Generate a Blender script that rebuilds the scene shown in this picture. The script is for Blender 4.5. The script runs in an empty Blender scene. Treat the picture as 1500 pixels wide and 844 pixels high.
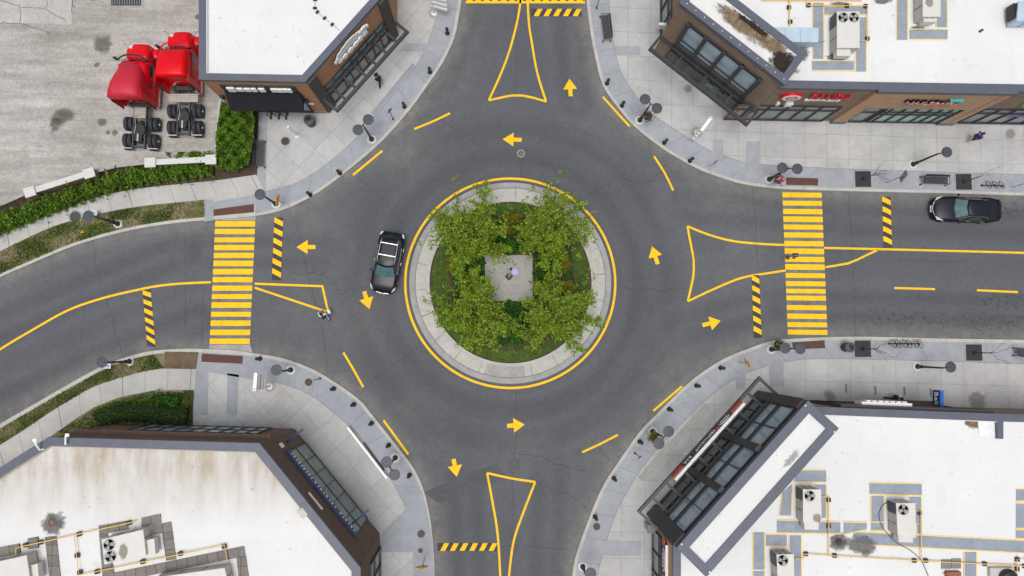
import bpy, bmesh, math, random
from mathutils import Vector, Matrix
import numpy as np
random.seed(7); rng = np.random.default_rng(7)
SC = bpy.context.scene; COL = SC.collection
PI = math.pi
# ---------------------------------------------------------------- camera model (drone at 55 m)
H = 55.0; F = 1100.0
CD = Vector((30/1100, 81/1100, -1)).normalized()
CR = (Vector((1,0,0)) - CD*CD.x).normalized()
CU = CR.cross(CD)
def ray(x, y): return (CD*F + CR*(x-750) + CU*(422-y))
def at(x, y, z=0.0):
    r = ray(x, y); t = (z-H)/r.z
    return Vector((r.x*t, r.y*t, z))
def ats(pts, z=0.0): return [at(p[0], p[1], z) for p in pts]
# ---------------------------------------------------------------- mesh builder
class MB:
    def __init__(s): s.v=[]; s.f=[]; s.m=[]; s.mi=0; s.sm=[]; s.smooth=False
    def add(s, vs, fs):
        o=len(s.v); s.v += [tuple(v) for v in vs]
        for f in fs: s.f.append(tuple(i+o for i in f)); s.m.append(s.mi); s.sm.append(s.smooth)
    def box(s, c, d, rz=0.0, mat=None):
        c=Vector(c); M=mat or Matrix.Rotation(rz,3,'Z')
        vs=[c+M@Vector((sx*d[0]/2,sy*d[1]/2,sz*d[2]/2)) for sx in(-1,1) for sy in(-1,1) for sz in(-1,1)]
        s.add(vs,[(0,1,3,2),(4,6,7,5),(0,4,5,1),(2,3,7,6),(0,2,6,4),(1,5,7,3)])
    def bbox(s, c, d, b=.03, rz=0.0):
        bm=bmesh.new(); bmesh.ops.create_cube(bm,size=1)
        for v in bm.verts: v.co=Vector((v.co.x*d[0],v.co.y*d[1],v.co.z*d[2]))
        bmesh.ops.bevel(bm,geom=bm.edges[:],offset=min(b,min(d)*.45),segments=2,affect='EDGES',profile=.5)
        M=Matrix.Rotation(rz,3,'Z'); bm.verts.index_update()
        s.add([Vector(c)+M@v.co for v in bm.verts],[[v.index for v in f.verts] for f in bm.faces]); bm.free()
    def hexa(s, bot, top):
        s.add(list(bot)+list(top),[(3,2,1,0),(4,5,6,7),(0,1,5,4),(1,2,6,5),(2,3,7,6),(3,0,4,7)])
    def prism(s, poly, z0, z1, cap=True):
        n=len(poly); P=[Vector((p[0],p[1],0)) for p in poly]
        a=sum(P[i].x*P[(i+1)%n].y-P[(i+1)%n].x*P[i].y for i in range(n))
        if a<0: P.reverse()
        vs=[Vector((p.x,p.y,z0)) for p in P]+[Vector((p.x,p.y,z1)) for p in P]
        fs=[(i,(i+1)%n,n+(i+1)%n,n+i) for i in range(n)]
        if cap: fs+= [tuple(range(n,2*n)), tuple(reversed(range(n)))]
        s.add(vs,fs)
    def sheet(s, poly, z=None):
        P=[Vector((p[0],p[1],p[2] if z is None else z)) for p in poly]; n=len(P)
        a=sum(P[i].x*P[(i+1)%n].y-P[(i+1)%n].x*P[i].y for i in range(n))
        if a<0: P.reverse()
        s.add(P,[tuple(range(n))])
    def band(s, pts, w, z, closed=False, off=0.0):
        L,R=offs(pts,off+w/2,closed),offs(pts,off-w/2,closed); n=len(pts)
        vs=[Vector((p.x,p.y,z)) for p in L]+[Vector((p.x,p.y,z)) for p in R]
        s.add(vs,[(n+i,n+(i+1)%n,(i+1)%n,i) for i in range(n if closed else n-1)])
    def wallband(s, pts, w, z0, z1, closed=False, off=0.0):
        L,R=offs(pts,off+w/2,closed),offs(pts,off-w/2,closed); n=len(pts)
        vs=[Vector((p.x,p.y,z)) for z in (z0,z1) for q in (L,R) for p in q]
        fs=[]
        for i in range(n if closed else n-1):
            j=(i+1)%n
            fs+=[(3*n+i,3*n+j,2*n+j,2*n+i),(i,j,n+j,n+i),(i,2*n+i,2*n+j,j),(n+j,3*n+j,3*n+i,n+i)]
        if not closed: fs+=[(0,n,3*n,2*n),(n-1,3*n-1,4*n-1,2*n-1)]
        s.add(vs,fs)
    def tube(s, pts, r, n=8, cap=True):
        P=[Vector(p) for p in pts]; R=r if isinstance(r,(list,tuple)) else [r]*len(P)
        vs=[]; fs=[]
        for i,p in enumerate(P):
            t=(P[min(i+1,len(P)-1)]-P[max(i-1,0)]).normalized()
            a=Vector((0,0,1)) if abs(t.z)<.9 else Vector((1,0,0))
            x=t.cross(a).normalized(); y=x.cross(t)
            vs+=[p+(x*math.cos(2*PI*k/n)+y*math.sin(2*PI*k/n))*R[i] for k in range(n)]
        for i in range(len(P)-1):
            fs+=[(i*n+k,i*n+(k+1)%n,(i+1)*n+(k+1)%n,(i+1)*n+k) for k in range(n)]
        if cap: fs+=[tuple(range(n)),tuple(reversed(range((len(P)-1)*n,len(P)*n)))]
        s.add(vs,fs)
    def lathe(s, prof, c=(0,0,0), n=20, axis='Z', mat=None):
        c=Vector(c); vs=[]; fs=[]
        for r,z in prof:
            for k in range(n):
                a=2*PI*k/n; p=Vector((r*math.cos(a),r*math.sin(a),z))
                if axis=='Y': p=Vector((p.x,p.z,p.y))
                if axis=='X': p=Vector((p.z,p.x,p.y))
                if mat: p=mat@p
                vs.append(c+p)
        m=len(prof)
        for i in range(m-1):
            fs+=[(i*n+k,i*n+(k+1)%n,(i+1)*n+(k+1)%n,(i+1)*n+k) for k in range(n)]
        fs+=[tuple(reversed(range(n))),tuple(range((m-1)*n,m*n))]
        s.add(vs,fs)
    def ball(s, c, r, n=10, sc=(1,1,1)):
        prof=[(r*math.sin(PI*i/n)+1e-4, -r*math.cos(PI*i/n)) for i in range(n+1)]
        o=len(s.v); s.lathe(prof,(0,0,0),n+4)
        for i in range(o,len(s.v)):
            v=s.v[i]; s.v[i]=(c[0]+v[0]*sc[0],c[1]+v[1]*sc[1],c[2]+v[2]*sc[2])
    def loft(s, rings, closed=True, caps=True):
        n=len(rings[0]); vs=[p for r in rings for p in r]; fs=[]
        for i in range(len(rings)-1):
            for k in range(n if closed else n-1):
                fs.append((i*n+k,i*n+(k+1)%n,(i+1)*n+(k+1)%n,(i+1)*n+k))
        if caps: fs+=[tuple(reversed(range(n))),tuple(range((len(rings)-1)*n,len(rings)*n))]
        s.add(vs,fs)
def offs(pts, d, closed=False):
    P=[Vector((p[0],p[1],0)) for p in pts]; n=len(P); out=[]
    for i in range(n):
        a=P[(i-1)%n] if (closed or i>0) else None; b=P[(i+1)%n] if (closed or i<n-1) else None
        t1=(P[i]-a).normalized() if a is not None else None; t2=(b-P[i]).normalized() if b is not None else None
        if t1 is None: t1=t2
        if t2 is None: t2=t1
        n1=Vector((-t1.y,t1.x,0)); n2=Vector((-t2.y,t2.x,0)); m=(n1+n2)
        if m.length<1e-6: m=n1
        m.normalize(); out.append(P[i]+m*d/max(.4,m.dot(n1)))
    return out
def spline(pts, step=.4, closed=False):
    P=[Vector((p[0],p[1],p[2] if len(p)>2 else 0)) for p in pts]; n=len(P); out=[]
    for i in range(n if closed else n-1):
        if closed: a,b,c,d=P[(i-1)%n],P[i],P[(i+1)%n],P[(i+2)%n]
        else: a,b,c,d=P[max(i-1,0)],P[i],P[i+1],P[min(i+2,n-1)]
        k=max(1,int((c-b).length/step))
        for j in range(k):
            t=j/k
            out.append(.5*((2*b)+(c-a)*t+(2*a-5*b+4*c-d)*t*t+(-a+3*b-3*c+d)*t**3))
    if not closed: out.append(P[-1].copy())
    return out
def inpoly(p, poly):
    c=False; n=len(poly); j=n-1
    for i in range(n):
        if (poly[i][1]>p[1])!=(poly[j][1]>p[1]) and p[0]<(poly[j][0]-poly[i][0])*(p[1]-poly[i][1])/(poly[j][1]-poly[i][1])+poly[i][0]: c=not c
        j=i
    return c
def wloc(o):
    v=Vector((0,0,0))
    while o is not None: v+=o.location; o=o.parent
    return v
SPLIT={'corner_column':'corner_column','side_extender':'side_extender','feet':'foot','wall_vent':'wall_vent','column':'column','window_pier':'window_pier','stone_base':'stone_base','red_panel':'red_panel','mudflap_bar':'mudflap_bar','eyes':'eye','ears':'ear','wiper':'wiper','door_handle':'door_handle','grab_handle':'grab_handle','rubber_edge':'rubber_edge','base_plate':'base_plate','teal_underline':'teal_underline','grille_trim':'grille_trim','hitch_mount':'hitch_mount','glass_reflection_bar':'glint_bar','roof_marker_lamp':'roof_marker_lamp','sign_letters':'sign_letter','panel_seams':'panel_seam','yellow_edge':'yellow_edge'}
def pieces(mb):
    par=list(range(len(mb.v)))
    def fd_(i):
        while par[i]!=i: par[i]=par[par[i]]; i=par[i]
        return i
    for f in mb.f:
        a=fd_(f[0])
        for i in f[1:]: par[fd_(i)]=a
    G={}
    for k,f in enumerate(mb.f): G.setdefault(fd_(f[0]),[]).append(k)
    out=[]
    for ks in G.values():
        m=MB(); mp={}
        for k in ks:
            ff=[]
            for i in mb.f[k]:
                if i not in mp: mp[i]=len(m.v); m.v.append(mb.v[i])
                ff.append(mp[i])
            m.f.append(tuple(ff)); m.m.append(mb.m[k]); m.sm.append(mb.sm[k])
        out.append(m)
    return out
def obj(name, mb, mats, parent=None, **k):
    if name in SPLIT:
        o=None
        for m in pieces(mb): o=obj1(SPLIT[name], m, mats, parent, **k)
        return o
    return obj1(name, mb, mats, parent, **k)
def obj1(name, mb, mats, parent=None, uv=False, smooth=False, loc=None, label=None, cat=None, group=None, kind=None, local=False):
    if not isinstance(mats,(list,tuple)): mats=[mats]
    me=bpy.data.meshes.new(name)
    off=Vector((0,0,0))
    if parent is not None and not local: off=wloc(parent)
    if loc is not None: off=Vector(loc)
    V=[(v[0]-off.x,v[1]-off.y,v[2]-off.z) for v in mb.v] if off.length>0 else mb.v
    me.from_pydata(V,[],mb.f)
    for m in mats: me.materials.append(m)
    if len(mats)>1: me.polygons.foreach_set('material_index',[min(i,len(mats)-1) for i in mb.m])
    if smooth or any(mb.sm): me.polygons.foreach_set('use_smooth',[smooth or q for q in mb.sm])
    me.validate(); me.update()
    if uv: boxuv(me,off)
    o=bpy.data.objects.new(name,me); COL.objects.link(o)
    if loc is not None: o.location=loc
    if parent is not None: o.parent=parent
    tag(o,label,cat,group,kind)
    return o
def boxuv(me, off):
    u=me.uv_layers.new(name='UVMap')
    for p in me.polygons:
        n=p.normal
        if abs(n.z)>.7: t=None
        else: t=Vector((-n.y,n.x,0)).normalized()
        for li in p.loop_indices:
            c=me.vertices[me.loops[li].vertex_index].co+off
            u.data[li].uv=(c.x,c.y) if t is None else (c.dot(t),c.z)
def tag(o, label=None, cat=None, group=None, kind=None):
    if label: o['label']=label
    if cat: o['category']=cat
    if group: o['group']=group
    if kind: o['kind']=kind
    return o
def thing(name, loc, label, cat, rz=0.0, group=None):
    o=bpy.data.objects.new(name,None); COL.objects.link(o); o.empty_display_size=.3
    o.location=loc; o.rotation_euler=(0,0,rz); tag(o,label,cat,group); return o
def dup(o, parent=None):
    c=o.copy(); COL.objects.link(c)
    if parent is not None: c.parent=parent
    for ch in [k for k in bpy.data.objects if k.parent is o]: dup(ch,c)
    return c
def text_mesh(body, size, depth, M, width=None):
    cu=bpy.data.curves.new('lettering','FONT'); cu.body=body; cu.size=size; cu.extrude=depth/2; cu.align_x='CENTER'; cu.align_y='CENTER'; cu.resolution_u=2
    o=bpy.data.objects.new('lettering',cu); COL.objects.link(o)
    dg=bpy.context.evaluated_depsgraph_get(); dg.update()
    me=bpy.data.meshes.new_from_object(o.evaluated_get(dg))
    mb=MB(); V=[v.co.copy() for v in me.vertices]
    if width and V:
        w=max(v.x for v in V)-min(v.x for v in V); k=width/max(w,1e-4)
        for v in V: v.x*=k
    mb.add([M@v for v in V],[list(p.vertices) for p in me.polygons])
    bpy.data.objects.remove(o); bpy.data.curves.remove(cu); bpy.data.meshes.remove(me)
    return mb
# ---------------------------------------------------------------- materials
def lin(r,g,b):
    f=lambda c:(c/255/12.92) if c/255<=.04045 else ((c/255+.055)/1.055)**2.4
    return (f(r),f(g),f(b),1)
class NT:
    def __init__(s,name):
        s.m=bpy.data.materials.new(name); s.m.use_nodes=True; s.t=s.m.node_tree; s.b=s.t.nodes['Principled BSDF']
    def n(s,ty,**k):
        q=s.t.nodes.new(ty)
        for a,v in k.items():
            if a.startswith('i_'): q.inputs[a[2:].replace('_',' ')].default_value=v
            else: setattr(q,a,v)
        return q
    def l(s,a,b): s.t.links.new(a,b)
    def noise(s,vec,scale,detail=4,rough=.55):
        q=s.n('ShaderNodeTexNoise'); q.inputs['Scale'].default_value=scale; q.inputs['Detail'].default_value=detail; q.inputs['Roughness'].default_value=rough
        if vec is not None: s.l(vec,q.inputs['Vector'])
        return q.outputs['Fac']
    def mr(s,val,a,b,c,d):
        q=s.n('ShaderNodeMapRange'); s.l(val,q.inputs[0])
        for i,x in enumerate((a,b,c,d)): q.inputs[i+1].default_value=x
        return q.outputs[0]
    def mix(s,fac,a,b,bt='MIX'):
        q=s.n('ShaderNodeMix',data_type='RGBA',blend_type=bt)
        for sock,val in ((0,fac),(6,a),(7,b)):
            if hasattr(val,'is_linked') or hasattr(val,'links'): s.l(val,q.inputs[sock])
            else: q.inputs[sock].default_value=val
        return q.outputs[2]
    def math(s,op,a,b=None):
        q=s.n('ShaderNodeMath',operation=op)
        for i,val in enumerate((a,b)):
            if val is None: continue
            if hasattr(val,'links'): s.l(val,q.inputs[i])
            else: q.inputs[i].default_value=val
        return q.outputs[0]
    def pos(s): return s.n('ShaderNodeNewGeometry').outputs['Position']
    def objc(s): return s.n('ShaderNodeTexCoord').outputs['Object']
    def rot(s,vec,ang,sc=(1,1,1)):
        q=s.n('ShaderNodeMapping'); s.l(vec,q.inputs[0]); q.inputs['Rotation'].default_value=(0,0,ang); q.inputs['Scale'].default_value=sc; return q.outputs[0]
    def bump(s,h,strength=.3,dist=.02):
        q=s.n('ShaderNodeBump'); q.inputs['Strength'].default_value=strength; q.inputs['Distance'].default_value=dist; s.l(h,q.inputs['Height']); s.l(q.outputs[0],s.b.inputs['Normal'])
    def out(s,col,rough=.8,metal=0.0,spec=.5):
        if hasattr(col,'links'): s.l(col,s.b.inputs['Base Color'])
        else: s.b.inputs['Base Color'].default_value=col
        if hasattr(rough,'links'): s.l(rough,s.b.inputs['Roughness'])
        else: s.b.inputs['Roughness'].default_value=rough
        s.b.inputs['Metallic'].default_value=metal; s.b.inputs['Specular IOR Level'].default_value=spec
        return s.m
def g(v): return (v,v,v,1)
def scal(c,k): return (c[0]*k,c[1]*k,c[2]*k,1)
def plain(name,col,rough=.6,metal=0.0,var=.15,scale=4,spec=.5,coat=0.0):
    t=NT(name); v=t.mr(t.noise(t.objc(),scale,5),.25,.75,1-var,1+var)
    c=t.mix(1.0,col,v,'MULTIPLY'); t.out(c,rough,metal,spec)
    if coat: t.b.inputs['Coat Weight'].default_value=coat; t.b.inputs['Coat Roughness'].default_value=.05
    return t.m
def ground_mat(name,c1,c2,scale=.5,fine=20,fa=.12,rough=.9,bump=.0,mid=3.0,ma=.12):
    t=NT(name); p=t.pos()
    c=t.mix(t.mr(t.noise(p,scale,6,.6),.35,.65,0,1),c1,c2)
    c=t.mix(1.0,c,t.mr(t.noise(p,mid,5,.6),.25,.75,1-ma,1+ma),'MULTIPLY')
    fn=t.noise(p,fine,2,.7)
    c=t.mix(1.0,c,t.mr(fn,.25,.75,1-fa,1+fa),'MULTIPLY')
    if bump: t.bump(fn,bump,.02)
    return t.out(c,rough,0,.3)
def pave_mat(name,c1,c2,ang,w,h,joint,mortar=.012,off=(0,0)):
    t=NT(name); p=t.pos()
    q=t.n('ShaderNodeMapping'); t.l(p,q.inputs[0]); q.inputs['Rotation'].default_value=(0,0,ang); q.inputs['Location'].default_value=(off[0],off[1],0)
    b=t.n('ShaderNodeTexBrick'); b.offset=0.0; b.squash=1.0
    t.l(q.outputs[0],b.inputs['Vector'])
    b.inputs['Color1'].default_value=c1; b.inputs['Color2'].default_value=c2; b.inputs['Mortar'].default_value=joint
    b.inputs['Scale'].default_value=1.0; b.inputs['Mortar Size'].default_value=mortar; b.inputs['Mortar Smooth'].default_value=.2; b.inputs['Brick Width'].default_value=w; b.inputs['Row Height'].default_value=h
    c=b.outputs['Color']
    c=t.mix(1.0,c,t.mr(t.noise(p,.35,5,.6),.3,.7,.86,1.1),'MULTIPLY')
    c=t.mix(1.0,c,t.mr(t.noise(p,2.2,6,.65),.25,.75,.9,1.08),'MULTIPLY')
    c=t.mix(1.0,c,t.mr(t.noise(p,22,2,.7),.25,.75,.93,1.07),'MULTIPLY')
    sp=t.mr(t.noise(p,1.5,4,.65),.64,.78,0,.4)
    c=t.mix(t.mr(t.noise(p,7,1,.4),.78,.82,0,.4),c,scal(c1,.4))
    c=t.mix(sp,c,scal(c1,.55))
    return t.out(c,.85,0,.3)
def brick_mat(name,c1,c2,joint,w=.6,h=.2,mortar=.012):
    t=NT(name); uv=t.n('ShaderNodeTexCoord').outputs['UV']
    b=t.n('ShaderNodeTexBrick'); t.l(uv,b.inputs['Vector'])
    b.inputs['Color1'].default_value=c1; b.inputs['Color2'].default_value=c2; b.inputs['Mortar'].default_value=joint
    b.inputs['Scale'].default_value=1; b.inputs['Mortar Size'].default_value=mortar; b.inputs['Brick Width'].default_value=w; b.inputs['Row Height'].default_value=h
    c=t.mix(1.0,b.outputs['Color'],t.mr(t.noise(uv,6,5,.7),.25,.75,.8,1.2),'MULTIPLY')
    c=t.mix(1.0,c,t.mr(t.noise(uv,.7,3),.3,.7,.9,1.1),'MULTIPLY')
    t.bump(b.outputs['Fac'],-.3,.01)
    return t.out(c,.85,0,.3)
# ---------------------------------------------------------------- palette
YEL=lin(255,200,12)
m_white=plain('white_metal',g(.8),.4,0,.04); m_cap=plain('slate_grey_flashing',(.085,.095,.125,1),.5,0,.12,2); m_black=plain('black_metal',g(.012),.45,0,.2)
m_dark=plain('dark_bronze_metal',(.03,.03,.036,1),.45,0,.2); m_steel=plain('galvanised_steel',(.35,.37,.4,1),.45,.4,.15); m_disc=plain('lamp_disc_grey',(.045,.052,.066,1),.5,0,.12,6)
m_red=plain('red_truck_paint',(.68,.002,.010,1),.35,0,.08,2,spec=.25); m_rubber=plain('tyre_rubber',(.03,.032,.037,1),.8,0,.35,9); m_chrome=plain('bright_chrome',g(.75),.2,.9,.05)
m_cpaint=plain('black_car_paint',(.006,.0075,.016,1),.36,0,.05,2,spec=.3); m_cgrey=plain('graphite_car_paint',(.006,.008,.011,1),.32,0,.05,2,spec=.3)
m_glass=plain('tinted_glass',(.012,.03,.034,1),.06,0,.1,1,spec=.8); m_wind=plain('windscreen_glass',(.08,.16,.17,1),.06,0,.35,1.2,spec=.8); m_lens=plain('clear_lamp_lens',g(.7),.12); m_tail=plain('red_lamp_lens',(.3,.01,.01,1),.2)
m_tealg=plain('teal_storefront_glass',(.22,.42,.37,1),.12,0,.35,.8); m_blueg=plain('blue_upper_glass',(.34,.45,.52,1),.12,0,.3,.6); m_greyg=plain('grey_green_storefront_glass',(.21,.25,.245,1),.12,0,.4,.7); m_darkg=plain('dark_door_glass',(.05,.062,.06,1),.12,0,.6,1.0); m_paleg=plain('pale_storefront_glass',(.33,.45,.41,1),.15,0,.35,.6)
m_yel=None
def paint_mat():
    t=NT('yellow_road_paint'); p=t.pos()
    w=t.math('ADD',t.mr(t.noise(p,9,5,.75),.55,.76,0,.7),t.mr(t.noise(p,1.3,6,.75),.55,.72,0,.4))
    c=t.mix(1.0,lin(253,197,14),t.mr(t.noise(p,1.5,4),.25,.75,.86,1.06),'MULTIPLY')
    c=t.mix(1.0,c,t.mr(t.noise(p,14,3,.75),.3,.7,.9,1.08),'MULTIPLY')
    return t.out(t.mix(w,c,(.2,.16,.06,1)),.7,0,.3)
m_yel=paint_mat()
m_joint0=plain('kerb_joint_dark',(.2,.195,.18,1),.9)
def asphalt():
    t=NT('worn_asphalt'); p=t.pos()
    a=t.n('ShaderNodeAttribute',attribute_name='dust').outputs['Fac']; w=t.n('ShaderNodeAttribute',attribute_name='wear').outputs['Fac']; st=t.n('ShaderNodeAttribute',attribute_name='stain').outputs['Fac']
    base=t.mix(t.mr(t.noise(p,.18,5,.6),.3,.7,0,1),(.089,.094,.105,1),(.109,.114,.125,1))
    base=t.mix(t.math('MULTIPLY',w,t.mr(t.noise(p,.5,5,.65),.25,.75,.5,1.1)),base,(.074,.076,.083,1))
    d=t.math('MULTIPLY',a,t.mr(t.noise(p,.9,6,.7),.28,.72,.15,1.25))
    base=t.mix(d,base,(.23,.215,.19,1))
    po=t.n('ShaderNodeAttribute',attribute_name='polish').outputs['Fac']; sw=t.n('ShaderNodeAttribute',attribute_name='swirl').outputs['Fac']
    base=t.mix(t.math('MULTIPLY',po,t.mr(t.noise(p,.6,6,.7),.3,.7,.2,1.0)),base,(.148,.151,.158,1))
    base=t.mix(1.0,base,t.math('ADD',t.math('MULTIPLY',t.math('MULTIPLY',sw,t.mr(t.noise(p,.35,4,.6),.35,.65,.0,1.0)),.05),1.0),'MULTIPLY')
    fn=t.noise(p,11,4,.8)
    base=t.mix(1.0,base,t.mr(fn,.3,.7,.74,1.26),'MULTIPLY')
    base=t.mix(1.0,base,t.mr(t.noise(p,2.6,6,.7),.25,.75,.88,1.12),'MULTIPLY')
    # small spots and chewed patches
    base=t.mix(t.mr(t.noise(p,3.4,2,.5),.74,.79,0,.45),base,(.03,.03,.033,1))
    base=t.mix(t.math('MULTIPLY',st,t.mr(t.noise(p,3.0,5,.8),.5,.6,0,.6)),base,(.025,.025,.028,1))
    t.bump(fn,.15,.01)
    return t.out(base,.9,0,.25)
m_asph=asphalt()
m_crack=plain('crack_filler',(.048,.048,.052,1),.9,0,.3,3); m_seam=plain('asphalt_seam',(.052,.053,.058,1),.9,0,.3,3); m_patch=ground_mat('dark_asphalt_patch',(.097,.099,.106,1),(.086,.088,.095,1),.6,11,.24)
CR1,CR2,CJ=(.465,.46,.45,1),(.425,.42,.413,1),(.23,.225,.22,1)
SL1,SL2=(.335,.35,.378,1),(.305,.32,.35,1)
m_pNW=pave_mat('cream_paving_diagonal',CR1,CR2,math.radians(-47.5),1.75,1.75,CJ); m_pNE=pave_mat('cream_paving_square',CR1,CR2,math.radians(1.5),1.68,1.85,CJ,off=(.4,.35)); m_pNE2=pave_mat('cream_paving_tilted',CR1,CR2,math.radians(37.8),1.75,1.75,CJ)
m_pSE=m_pNE; m_pSE2=pave_mat('cream_paving_slanted',CR1,CR2,math.radians(-48.0),1.7,1.9,CJ); m_pSW=pave_mat('cream_paving_raked',CR1,CR2,math.radians(48.0),1.9,1.9,CJ)
m_path=pave_mat('footpath_concrete',(.46,.45,.425,1),(.44,.43,.41,1),.1,40,40,CJ)
m_slate=pave_mat('slate_blue_paving',SL1,SL2,.3,60,60,CJ); m_joint=plain('paving_joint',(.17,.18,.2,1),.9)
m_kerb=ground_mat('kerb_concrete',(.5,.49,.45,1),(.4,.39,.36,1),1.5,14,.12); m_gutter=ground_mat('gutter_concrete',(.37,.36,.345,1),(.29,.285,.275,1),.8,16,.14); m_apron=ground_mat('apron_concrete',(.475,.46,.42,1),(.42,.41,.375,1),.6,18,.08)
m_plaza=ground_mat('island_slab_concrete',(.41,.40,.37,1),(.34,.335,.31,1),.8,12,.16)
def yard():
    t=NT('gravel_yard_dirt'); p=t.pos(); q=t.rot(p,math.radians(-42),(.16,1.2,1)); q2=t.rot(p,math.radians(-88),(.12,1.5,1))
    c=t.mix(t.mr(t.noise(p,.14,5,.6),.35,.65,0,1),(.43,.41,.385,1),(.335,.315,.29,1))
    c=t.mix(1.0,c,t.mr(t.noise(q,1.0,6,.65),.3,.7,.78,1.2),'MULTIPLY')
    c=t.mix(1.0,c,t.mr(t.noise(q2,1.3,6,.7),.3,.7,.88,1.11),'MULTIPLY')
    c=t.mix(t.mr(t.noise(p,.45,6,.7),.56,.72,0,.6),c,(.235,.21,.185,1))
    c=t.mix(1.0,c,t.mr(t.noise(p,4,6,.75),.25,.75,.78,1.22),'MULTIPLY')
    c=t.mix(1.0,c,t.mr(t.noise(p,12,3,.75),.25,.75,.72,1.28),'MULTIPLY')
    return t.out(c,.95,0,.2)
m_yard=yard()
def verge():
    t=NT('patchy_verge_soil'); p=t.pos()
    c=t.mix(t.mr(t.noise(p,.7,6,.65),.42,.6,0,1),(.21,.175,.105,1),(.10,.12,.03,1))
    c=t.mix(t.mr(t.noise(p,.55,5,.6),.6,.68,0,.9),c,(.06,.045,.035,1))
    c=t.mix(1.0,c,t.mr(t.noise(p,9,4,.8),.25,.75,.65,1.35),'MULTIPLY')
    return t.out(c,.95,0,.2)
m_verge=verge(); m_soil=ground_mat('dark_bark_mulch',(.055,.036,.026,1),(.085,.06,.04,1),2,10,.4); m_lawn=ground_mat('lawn_turf',(.045,.085,.012,1),(.07,.115,.018,1),1.2,12,.35,mid=4,ma=.3)
m_tact=plain('rust_brown_tactile',(.10,.045,.03,1),.8,0,.25,5); m_iron=plain('rusty_cast_iron',(.075,.045,.035,1),.8,0,.3,8)
def leafm(name,c1,c2):
    t=NT(name); r=t.n('ShaderNodeNewGeometry').outputs['Random Per Island']
    c=t.mix(r,c1,c2); c=t.mix(1.0,c,t.mr(t.noise(t.pos(),1.1,3),.3,.7,.75,1.25),'MULTIPLY')
    t.out(c,.6,0,.3); t.b.inputs['Transmission Weight'].default_value=0
    tr=t.n('ShaderNodeBsdfTranslucent'); t.l(c,tr.inputs[0]); mx=t.n('ShaderNodeMixShader'); mx.inputs[0].default_value=.3
    t.l(t.b.outputs[0],mx.inputs[1]); t.l(tr.outputs[0],mx.inputs[2]); t.l(mx.outputs[0],t.t.nodes['Material Output'].inputs[0]); return t.m
m_leaf=leafm('spring_maple_leaf',(.10,.175,.008,1),(.33,.46,.035,1)); m_leaf2=leafm('hedge_leaf',(.032,.085,.005,1),(.16,.28,.018,1)); m_leaf3=leafm('dark_shrub_leaf',(.025,.085,.008,1),(.06,.17,.018,1)); m_leaf4=leafm('ochre_shrub_leaf',(.13,.14,.01,1),(.25,.20,.015,1)); m_leaf5=leafm('clipped_hedge_leaf',(.035,.085,.008,1),(.075,.16,.015,1)); m_grassb=leafm('grass_blade',(.055,.095,.012,1),(.12,.17,.03,1)); m_dryb=leafm('dry_grass_blade',(.2,.17,.09,1),(.3,.26,.15,1))
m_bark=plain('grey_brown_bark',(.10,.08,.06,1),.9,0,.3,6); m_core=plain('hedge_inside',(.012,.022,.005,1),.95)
m_pink=leafm('magenta_petal',(.35,.02,.22,1),(.5,.05,.3,1)); m_yfl=leafm('yellow_petal',(.7,.5,.02,1),(.8,.6,.05,1))
def roofm(name,dirtcol,cov):
    t=NT(name); p=t.pos(); d=t.n('ShaderNodeAttribute',attribute_name='dirt').outputs['Fac']
    c=t.mix(t.mr(t.noise(p,.3,5,.6),.3,.7,0,1),(.72,.725,.72,1),(.67,.675,.68,1))
    q=t.rot(p,0,(1.0,.22,1))
    k=t.math('MULTIPLY',d,t.mr(t.noise(q,1.0,6,.65),.3,.7,.25,1.15))
    c=t.mix(k,c,dirtcol)
    c=t.mix(t.mr(t.noise(q,.8,7,.75),.60,.8,0,cov*.6),c,(.45,.42,.37,1)); c=t.mix(t.mr(t.noise(p,.9,7,.75),.58,.8,0,cov),c,(.38,.36,.32,1))
    c=t.mix(t.mr(t.noise(p,3.0,2,.5),.715,.75,0,.55),c,(.25,.25,.26,1))
    b=t.n('ShaderNodeTexBrick'); b.offset=0.0; t.l(p,b.inputs['Vector']); b.inputs['Scale'].default_value=1; b.inputs['Mortar Size'].default_value=.012; b.inputs['Brick Width'].default_value=30; b.inputs['Row Height'].default_value=2.4
    b.inputs['Color1'].default_value=g(1); b.inputs['Color2'].default_value=g(.985); b.inputs['Mortar'].default_value=g(.9)
    c=t.mix(1.0,c,b.outputs['Color'],'MULTIPLY')
    c=t.mix(1.0,c,t.mr(t.noise(p,12,4,.7),.25,.75,.96,1.04),'MULTIPLY')
    return t.out(c,.75,0,.3)
m_roof=roofm('white_roof_membrane',(.5,.46,.38,1),.5); m_roofd=roofm('stained_roof_membrane',(.40,.34,.26,1),.6)
m_tan=brick_mat('tan_wall_cladding',(.45,.235,.13,1),(.39,.205,.11,1),(.25,.135,.075,1)); m_tan2=brick_mat('sand_wall_brick',(.56,.36,.22,1),(.50,.32,.195,1),(.36,.23,.15,1),.4,.13); m_brn=brick_mat('brown_wall_brick',(.31,.22,.16,1),(.26,.185,.14,1),(.17,.125,.10,1),.5,.17); m_dkb=brick_mat('dark_brown_brick',(.19,.125,.093,1),(.16,.107,.082,1),(.11,.078,.06,1),.4,.13); m_umb=plain('umber_wall_panel',(.07,.062,.06,1),.8,0,.12,3)
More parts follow.
